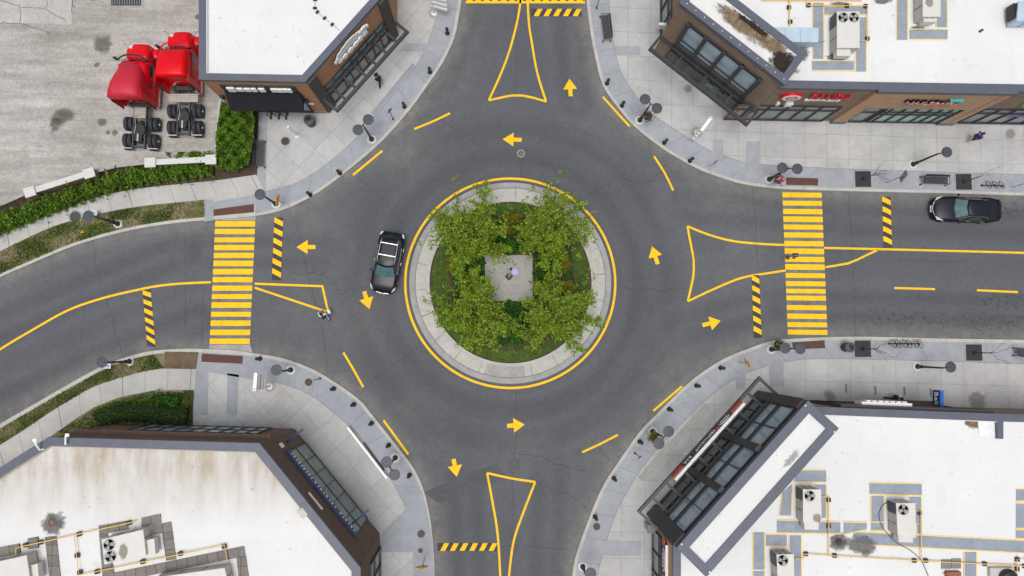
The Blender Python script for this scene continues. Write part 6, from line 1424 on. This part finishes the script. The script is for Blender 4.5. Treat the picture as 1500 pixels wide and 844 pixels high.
# ================= south east shops
z=6.4
SEb=thing('shop_building',at(1300,720,0),'white roofed shop row with a large glass fronted corner and a black restaurant canopy','building')
o_=ats([(986,700),(986,930),(986,1150),(1950,1150),(1950,620),(1470,607.5),(1200,596.5),(1050,590)],z)
o_=ats([(986,1150),(1950,1150),(1950,619),(1470,606.5),(1170,595),(1075,700),(986,800)],z)
shell(SEb,o_,z,m_brn,.50,m_roof,lambda v:.08)
RS=z-.30
fn_=Fac(o_[3],o_[4],-.06)   # north face, viewer's right is west
fw=Fac(o_[6],o_[0],-.06)    # west face, viewer's right is south
u,v=fn_.hit(1330,598,.3)
mb=MB(); fn_.box(mb,.3,fn_.L-3,4.3,5.9,.0,.25); obj('fascia_band',mb,m_umb,SEb,uv=True)
ua,ub=fn_.hit(1372,600,.3)[0],fn_.hit(1294,597,.3)[0]
mb=MB(); fn_.box(mb,ua,ub,4.5,5.5,.25,.45); sg=obj('sign_board',mb,m_white,SEb)
mb=MB()
for i in range(7): mb.bbox(fn_.p(ua+(ub-ua)*(.12+.12*i),5.1,.5),((ub-ua)*.09,.12,.55),.04,fn_.rz)
obj('sign_letters',mb,m_white,sg)
fn_.window(SEb,.6,fn_.L-3,.35,3.6,12,[0,.75,1],m_greyg,name='storefront_window')
mb=MB(); mb.hexa([fn_.p(fn_.hit(1460,606,.3)[0],3.4,.02),fn_.p(fn_.hit(1350,597,.3)[0],3.4,.02),fn_.p(fn_.hit(1350,597,.3)[0],3.4,.55),fn_.p(fn_.hit(1460,606,.3)[0],3.4,.55)],[fn_.p(fn_.hit(1460,606,.3)[0],4.2,.02),fn_.p(fn_.hit(1350,597,.3)[0],4.2,.02),fn_.p(fn_.hit(1350,597,.3)[0],4.1,.1),fn_.p(fn_.hit(1460,606,.3)[0],4.1,.1)]); obj('awning',mb,plain('brown_awning',(.07,.05,.04,1),.8),SEb)
# blade sign with blue faces, lettering on its west side
bu=fn_.hit(1394,597,.3)[0]; mb=MB(); fn_.box(mb,bu-.12,bu+.12,3.6,4.5,.25,1.35); sg=obj('blade_sign',mb,plain('bright_blue_sign',(.0,.10,.42,1),.4),SEb)
M4=Matrix((-fn_.n,Z3,fn_.a)).transposed().to_4x4(); M4.translation=fn_.p(bu+.12,4.05,.8); mb=MB(); fn_.box(mb,bu+.12,bu+.13,3.62,4.48,.27,1.33); obj('sign_face',mb,plain('navy_sign_face',(.005,.02,.16,1),.4),sg)
M4.translation=fn_.p(bu+.14,4.05,.8); obj('white_lettering',text_mesh('Bell',.62,.02,M4,width=.82),m_white,sg)
# parapet divider at right
mb=MB(); P=ats([(1461,616),(1470,616),(1470,643),(1462,643)],z); mb.prism([Vector((p.x,p.y,0)) for p in P],RS-.05,z-.01); obj('parapet_divider',mb,m_cap,SEb)
mb=MB(); P=ats([(1432,617),(1460,617),(1460,640),(1434,638)],RS); mb.sheet(P,RS+.03); obj('roof_patch',mb,plain('pale_membrane_patch',(.72,.72,.74,1),.7),SEb)
blot('leaf_litter',at(1424,619,RS),.9,.5,RS+.02,m_brown,-.5,SEb,kind=None)
# glass corner tower
zt=8.75
T_=ats([(1184,586.5),(991,802.5),(1034.5,846),(1229,627.5)],zt); Tp=[Vector((p.x,p.y,0)) for p in T_]; a=sum(Tp[i].cross(Tp[(i+1)%4]).z for i in range(4)); Tq=Tp if a>0 else Tp[::-1]
mb=MB(); mb.prism(offs(Tq,.10,True),.06,zt-.12); obj('tower_wall',mb,m_umb,SEb,uv=True)
mb=MB(); mid=offs(Tq,.28,True); mb.wallband(mid,.56,zt-.38,zt,True); seams(mb,mid,.56,zt+.004,True); obj('tower_cap',mb,m_cap,SEb)
mb=MB()
for k in range(4): q=Tq[k]; c_=sum(Tq,Vector())/4; p=q.lerp(c_,.06); mb.lathe([(.05,zt),(.05,zt+.04)],(p.x,p.y,0),8)
obj('cap_rivets',mb,m_white,SEb)
ro=roofobj(offs(Tq,.5,True),zt-.10,m_roof,SEb,lambda v:.15); ro.name='tower_roof'
for x,y,a_,b_ in ((1160,672,.9,.3),(1045,822,.9,.35)): blot('roof_stain',at(x,y,zt-.1),a_,b_,zt-.085,m_faint,.8,SEb,kind=None,jag=.4)
ft=Fac(T_[0],T_[1],-.10); L=ft.L
ft.window(SEb,.75,L-1.0,3.55,7.9,[0,.167,.333,.5,.667,.833,1],[0,.36,.45,1],m_blueg,name='upper_window',t=.06)
ft.window(SEb,.75,L-1.0,.35,3.2,[0,.083,.167,.25,.333,.417,.5,.583,.667,.75,.833,.917,1],[0,.7,1],m_darkg,name='storefront_window')
mb=MB()
for k in (.333,.667): u=.75+(L-1.75)*k; ft.box(mb,u-.22,u+.22,.3,8.2,.0,.35)
ft.box(mb,-.0,.72,.1,8.3,.0,.22); ft.box(mb,L-.97,L,.1,8.3,.0,.22); obj('column',mb,m_umb,SEb,uv=True)
# bright reflections in the glass, painted as pale bars on the panes
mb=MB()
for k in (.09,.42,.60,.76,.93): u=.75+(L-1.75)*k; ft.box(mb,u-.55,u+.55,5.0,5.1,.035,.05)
obj('glass_reflection_bar',mb,plain('pale_painted_glint',(.35,.42,.45,1),.4),SEb)
ft.canopy(SEb,-.15,L+.2,3.35,1.75,9)
ua,ub=ft.hit(1071,612,1.75)[0],ft.hit(992,699,1.75)[0]
ua=L*.17; ub=L*.745; w0,w1=1.55,1.75
mb=MB(); ft.box(mb,ua,ub,3.52,4.25,1.42,1.62); sg=obj('sign_box',mb,plain('pale_sign_box',(.62,.66,.63,1),.5),SEb)
mb=MB(); ft.box(mb,ua+.02,ub-.02,3.3,4.2,1.62,1.67); obj('sign_face',mb,m_black,sg)
mb=MB(); Ls=ub-ua; m_rb=plain('coral_red_sign',(.68,.06,.04,1),.5); ft.box(mb,ua+.02,ua+Ls*.15,3.3,4.2,1.67,1.70); ft.box(mb,ub-Ls*.15,ub-.02,3.3,4.2,1.67,1.70); ft.box(mb,ua+Ls*.335,ua+Ls*.37,3.7,4.1,1.67,1.70); obj('red_panel',mb,m_rb,sg)
mb=MB(); ell(mb,ft,ua+Ls*.245,3.78,1.67,1.70,Ls*.075,.36,24); ov=obj('oval_logo',mb,m_white,sg); mb=MB(); ell(mb,ft,ua+Ls*.245,3.78,1.70,1.712,Ls*.066,.30,24); obj('oval_centre',mb,m_black,ov); mb=MB()
for i in range(4): ell(mb,ft,ua+Ls*(.205+.026*i),3.78,1.712,1.722,Ls*.013,.16,10)
obj('logo_letters',mb,m_white,ov)
obj('white_lettering',text_mesh('RESTAURANT',.55,.03,ft.M(ua+Ls*.52,3.78,1.70),width=Ls*.28),m_white,sg); obj('red_ampersand',text_mesh('&',.55,.03,ft.M(ua+Ls*.69,3.78,1.70),width=Ls*.025),m_rb,sg); obj('white_lettering',text_mesh('BAR',.55,.03,ft.M(ua+Ls*.775,3.78,1.70),width=Ls*.1),m_white,sg)
mb=MB(); ft.box(mb,-.0,1.0,.1,.2,0,.05)
# west face
mb=MB(); fw.box(mb,.1,12,3.2,z-.36,.0,.03); obj('wall_front',mb,m_tan2,SEb,uv=True)
fw.window(SEb,.35,9,.35,3.1,6,[0,.75,1],m_greyg,name='storefront_window')
u,v=fw.hit(972,822,.25); mb=MB(); fw.box(mb,u-1.15,u+1.15,3.75,4.75,.0,.16); sg=obj('side_sign',mb,m_black,SEb)
mb=MB(); fw.box(mb,u-1.1,u+1.1,4.82,4.9,.0,.2); obj('sign_light_bar',mb,m_white,sg); mb=MB(); fw.box(mb,u-1.35,u-.95,3.9,4.6,.16,.2); fw.box(mb,u+.95,u+1.35,3.9,4.6,.16,.2); obj('red_panel',mb,m_rb,sg)
mb=MB(); ell(mb,fw,u,4.25,.16,.2,.75,.4,24); ov=obj('oval_logo',mb,m_white,sg); mb=MB(); ell(mb,fw,u,4.25,.2,.21,.65,.33,24); obj('oval_centre',mb,m_black,ov); mb=MB()
for i in range(4): ell(mb,fw,u-.36+.24*i,4.25,.21,.22,.1,.2,10)
obj('logo_letters',mb,m_white,ov)
u,v=fw.hit(967.5,797,.1); fw.walllamp(SEb,u,4.6)
e=thing('utility_box',at(950,769,.12),'beige round cornered utility box at the foot of the glass corner shop','utility box'); p=at(950,769,.12); mb=MB(); mb.bbox((p.x,p.y,.75),(.62,.55,1.25),.14); obj('cabinet',mb,plain('khaki_cabinet',(.33,.32,.27,1),.6),e); mb=MB(); mb.bbox((p.x,p.y,1.40),(.68,.6,.06),.02); obj('lid',mb,m_stone,e)
unit(RS,[(1176.3,717),(1202.7,717),(1203.6,765.7),(1176.3,765.7)],1.2,'beige single fan air unit nearest to the glass corner tower, with a rusty stain',[(1186,726.5)],[(1178,765.7),(1199.3,765.7),(1199.3,776),(1178.5,776)],(3,.0,.35),stain=(1197,759,.35,.4))
unit(RS,[(1312.7,737.3),(1341,736.8),(1341.7,788),(1315,784.5)],1.2,'beige single fan air unit with a black cable over its top',[(1323,746.6)],[(1316,785),(1337.5,787),(1337.5,795),(1316.5,794)],(3,.0,.35))
unit(RS,[(1137.6,812.5),(1162.8,811.8),(1164,865),(1140,866)],1.2,'beige single fan air unit at the bottom edge left of the round roof drain',[(1146.6,820.8)],None,(3,.0,.35))
mats(SEb,RS,[[(1170,688.5),(1210,688.5),(1210.5,706.5),(1162,706)],[(1145,722),(1161,708.5),(1159,755.5),(1141,755)],rc(1193,710,1210.4,758.5),[(1138,761.7),(1231,764.5),(1231,782),(1138,780.5)],[(1236,764.5),(1269.8,765.7),(1269.5,776),(1236,783)],[(1250,778.5),(1620,798),(1620,816.5),(1250,797)],[(1273.5,707),(1350,708.5),(1350.3,726),(1273.5,724)],rc(1275.5,726.5,1295,763.5),rc(1276,765,1295,777.5),rc(1331.5,728,1349.7,767),rc(1342,768,1350.5,782),rc(1121.7,782.7,1152.4,800),rc(1156,784.4,1174,850),rc(1102.8,780,1120,834.5),rc(1102.8,837,1120,880),rc(1488,716,1560,734),rc(1488,737,1560,774),rc(1488,776,1560,789),rc(1412,809,1430.5,900)])
pipe('yellow gas pipe between the single fan units on the lower right roof',[[(1203.5,727.3),(1213.8,727.3),(1214.4,812.7)],[(1164.4,818.5),(1177,818.3),(1178.5,811.7),(1330,820.6),(1520,830.5)],[(1341,748),(1349.2,749),(1350.3,822)]],RS,[(1213,732),(1213,770),(1179.7,811),(1221.8,813.4),(1338.3,820.6),(1355,820.6),(1346,751),(1441,825.5),(1500,829)])
pipe('short upright yellow gas pipe beside the round fan at the lower right corner',[[(1510,819),(1490,819.5),(1490.5,900)]],RS,[(1489,819),(1488.5,833)])
blot('drain_stain',at(1228,794,RS),.80,.76,RS+.024,m_stain,0,SEb,kind=None,jag=.08); blot('roof_stain',at(1262,799,RS),1.3,.82,RS+.026,m_stain,-.2,SEb,kind=None,jag=.1)
e=thing('roof_drain',at(1228,794,RS),'rusty domed roof drain in a dark stain on the lower right roof','roof drain'); p=at(1227.8,793.6,RS); mb=MB(); mb.lathe([(.2,.03),(.2,.06),(.12,.14),(.03,.17)],p,14); obj('dome',mb,m_iron,e); mb=MB(); mb.lathe([(.28,.03),(.28,.045),(.2,.05)],p,18); obj('collar',mb,m_disc,e)
e=thing('black_cable',at(1320,760,RS),'thin black cable draped across the roof and over an air unit','cable'); mb=MB(); P=ats([(1298.5,735.5),(1291,742),(1287,752),(1290,768),(1300,782),(1309,792)],RS+.03)+ats([(1318,798),(1333,806),(1345,816),(1353,828),(1366,860)],RS+.03); mb.tube(spline(P,.3) and [Vector((q.x,q.y,RS+.05)) for q in spline(P,.3)],.02,5); obj('cable',mb,m_black,e)
e=thing('round_roof_fan',at(1471,843,RS),'black round exhaust fan with pale curb at the lower right corner','roof fan'); p=at(1471,845,RS); mb=MB(); mb.bbox((p.x-.3,p.y,RS+.15),(1.6,1.3,.3),.03); obj('curb',mb,m_hvacs,e); mb=MB(); mb.lathe([(.55,.3),(.60,.35),(.60,.5),(.45,.62),(.05,.7)],p,24); obj('fan_hood',mb,m_black,e)
for (q,lab) in ((rc(1378.5,819.5,1392,833),'grey paver under the yellow pipe, left of the pair'),(rc(1393,818,1407,832.5),'grey paver under the yellow pipe, right of the pair')):
    P=ats(q,RS); e=thing('roof_paver',P[0],lab,'paver',group='loose roof pavers'); mb=MB(); mb.prism([Vector((p.x,p.y,0)) for p in P],RS,RS+.06); obj('slab',mb,m_stone,e)
e=thing('rusty_box',at(1398,843,RS),'rusty brown metal box below the pair of pavers on the lower right roof','box'); P=ats(rc(1387.5,838,1408,860),RS+.3); mb=MB(); mb.prism([Vector((p.x,p.y,0)) for p in P],RS,RS+.3); obj('box_body',mb,plain('rust',(.25,.11,.05,1),.85,0,.3,6),e); mb=MB(); mb.tube([at(1384,842,RS+.2),at(1390,839,RS+.25)],.06,8); obj('red_valve',mb,m_sred,e)
# ================= south west building
z=8.4
SWb=thing('shop_building',at(260,760,0),'dark brown brick building with a stained white roof and a navy sign strip','building')
o_=ats([(-500,1000),(70,640.5),(380,649.5),(528,832),(528,1150),(-500,1150)],z)
ytop=at(200,655,z).y
def dsw(v):
    d=max(0,1-(at(250,652,z).y-v.y)/5.2); return min(1,1.25*d**1.1+.05)
shell(SWb,o_,z,m_dkb,.52,m_roofd,dsw)
R3=z-.30
fN=Fac(o_[2],o_[1],-.06); fD=Fac(o_[3],o_[2],-.06)
fE=Fac(o_[4],o_[3],-.06)
# north face: ledge and recessed windows
L=fN.L; mb=MB(); fN.box(mb,.0,L,5.9,6.15,.0,.30); obj('ledge',mb,m_dkb,SWb,uv=True)
fN.window(SWb,1.6,L-2.6,.4,5.2,[0,.09,.2,.3,.42,.54,.66,.78,.9,1],[0,.35,.72,1],plain('painted_sky_reflection_glass',(.42,.52,.58,1),.12,0,.55,.5),name='storefront_window',t=.09,fd=.06)  # sky reflection is put into the pale pane colour
# diagonal face
L=fD.L
u0=fD.hit(520,785)[0]; u1=fD.hit(422.5,662.5)[0]
fD.window(SWb,u0,u1,.35,4.6,[0,.17,.36,.52,.68,.84,1],[0,.62,1],m_greyg,name='storefront_window',t=.05,fd=.05)
mb=MB(); fD.box(mb,u0-.05,u1+.05,4.65,5.45,.0,.16); sg=obj('sign_strip',mb,plain('navy_blue_sign',(.012,.035,.15,1),.45),SWb); mb=MB(); fD.box(mb,u0-.05,u1+.05,5.45,5.5,.0,.2); obj('sign_edge',mb,plain('blue_sign_edge',(.015,.03,.10,1),.5),sg)
mb=MB(); rr=random.Random(5); Ls=u1-u0
def stroke(u,v0,v1,w=.07): fD.box(mb,u-w/2,u+w/2,v0,v1,.16,.22)
for grp_ in ((.05,.25,6),(.33,.62,8),(.68,.97,9)):
    for i in range(grp_[2]):
        u=u0+Ls*(grp_[0]+(grp_[1]-grp_[0])*i/(grp_[2]-1)); h_=.30 if grp_[2]==9 else .22
        stroke(u-.05,5.0-h_/2,5.0+h_/2); 
        if i%2: fD.box(mb,u-.05,u+.06,5.0-.04,5.0+.03,.16,.219)
obj('sign_letters',mb,m_white,sg)
a_,b_=fD.hit(453,721),fD.hit(473,745.5); mb=MB(); fD.box(mb,b_[0],a_[0],6.9,6.98,.0,.10); obj('white_light_bar',mb,m_white,SWb)
for (q0,) in (((503,787),),((424,644.5),)):
    u,v=fD.hit(*q0,.3); mb=MB(); fD.box(mb,u-.06,u+.06,3.6,3.72,.0,1.35); fD.box(mb,u-.05,u+.05,2.9,3.6,.5,1.3) if False else None; obj('flag_bracket',mb,plain('royal_blue_bar',(.01,.025,.12,1),.5),SWb)
u,v=fD.hit(414.5,638.5,.1); mb=MB(); fD.box(mb,L-.9,L-.55,4.9,5.3,0,.12); obj('wall_box',mb,m_white,SWb)
fE.window(SWb,fE.L-7,fE.L-.9,.35,4.6,[0,.2,.4,.6,.8,1],[0,.6,1],m_greyg,name='storefront_window')
mb=MB(); q=at(443,752,z+.0); mb.bbox((q.x,q.y,z-.15),(.55,.42,.32),.03,fD.rz); obj('scupper_box',mb,m_hvacs,SWb)
# white bent rails at the roof edge
for (P_,lab) in (([(51,645),(53,652),(58,659),(64,658)],'white bent davit rail on the slanted roof corner of the brown building'),([(98.5,637.5),(96,640),(96,651)],'white bent davit rail on the straight roof edge of the brown building')):
    p0=at(*P_[0],z+.4); e=thing('davit_rail',at(*P_[-1],z-.2),lab,'rail'); mb=MB(); W_=[at(x,y,z+.45-.15*i*(i>1)) for i,(x,y) in enumerate(P_)]; mb.tube(W_,.055,8); obj('rail',mb,m_white,e); mb=MB(); mb.bbox(W_[0],(.24,.2,.1),.03); obj('bracket',mb,m_white,e); mb=MB(); q=W_[-1]; mb.tube([q,(q.x,q.y,R3)],.04,6); obj('foot',mb,m_white,e)
blot('drain_stain',at(78,767,R3),.95,.9,R3+.014,m_stain,.3,SWb,kind=None,jag=.2)
e=thing('roof_drain',at(77,766,R3),'orange rusted roof drain in a dark star shaped stain on the brown building','roof drain'); p=at(77,765,R3); mb=MB(); mb.lathe([(.16,.03),(.16,.07),(.1,.13),(.03,.15)],p,14); obj('dome',mb,plain('orange_rust',(.3,.13,.04,1),.8),e); mb=MB(); mb.lathe([(.24,.02),(.24,.04),(.16,.05)],p,18); obj('collar',mb,m_disc,e)
unit(R3,[(148.8,790.4),(209.6,776),(214,814),(152.8,827)],1.1,'beige air unit with two fans ringed by grey pavers',[(160,798),(162,815)],[(213,792),(225.6,789),(228,812),(216,816)],None,stain=(180,808,.35,.6))
unit(R3,[(-30,829),(39,813.5),(47,870),(-30,880)],1.1,'beige air unit at the lower left corner of the picture',[],[(41,829),(55,826),(57,850),(44,853)],None)
unit(R3,[(226,846.5),(329,832),(338,872),(236,890)],1.1,'wide beige air unit cut by the bottom edge beside the long paver row',[],None,None)
def pavers(Q):
    for qi,q in enumerate(Q):
        P=[Vector((p.x,p.y,0)) for p in ats(q,R3)]; mb=MB(); a=sum(P[i].cross(P[(i+1)%4]).z for i in range(4))
        if a<0: P.reverse()
        mb.prism(P,R3-.01-.003*qi,R3+.05+.004*qi); o=obj('paver_walkway',mb,m_paver,SWb)
        t=(P[1]-P[0]).normalized(); n_=Vector((-t.y,t.x,0)); o_0=P[0]; ul=o.data.uv_layers.new(name='UVMap'); off=wloc(SWb)
        for pl in o.data.polygons:
            for li in pl.loop_indices: c_=o.data.vertices[o.data.loops[li].vertex_index].co+off-o_0; ul.data[li].uv=(c_.dot(t),c_.dot(n_))
pavers([[(145,770),(186.5,762.5),(189,775),(146,783)],[(145.8,783.5),(158,781),(169,845),(151,848)],[(207.5,758.5),(235.7,752.3),(237,766),(208,772)],[(223.4,769.6),(251,764),(253,778),(224.6,783)],[(238,780.7),(253,778.2),(258.5,819),(244,821)],[(152,842),(357.7,799.8),(360,814),(155,856)],[(346.8,817.5),(360.5,814.5),(367,860),(352,860)],[(66.4,787),(83,785),(91,860),(75,860)],[(41.6,789),(57,786),(57.6,802),(42.4,804)],[(-30,807.5),(29.6,796),(31,810),(-30,822)]])
pipe('long yellow gas pipe crossing the stained roof to the two fan unit',[[(23.5,815),(23,804),(30.4,801),(198.5,764)],[(108.5,784.5),(115.6,842.5),(240,817),(329,798.5),(337,850)]],R3+.05,[(60.5,794,.2),(39,798,.2),(117,782,.2),(190,765.6,.2),(114,813,.1),(118,838,.1),(143,837,.2),(210,822.4,.2),(265,810.5,.2),(329,800,.2),(334,830,.1)])
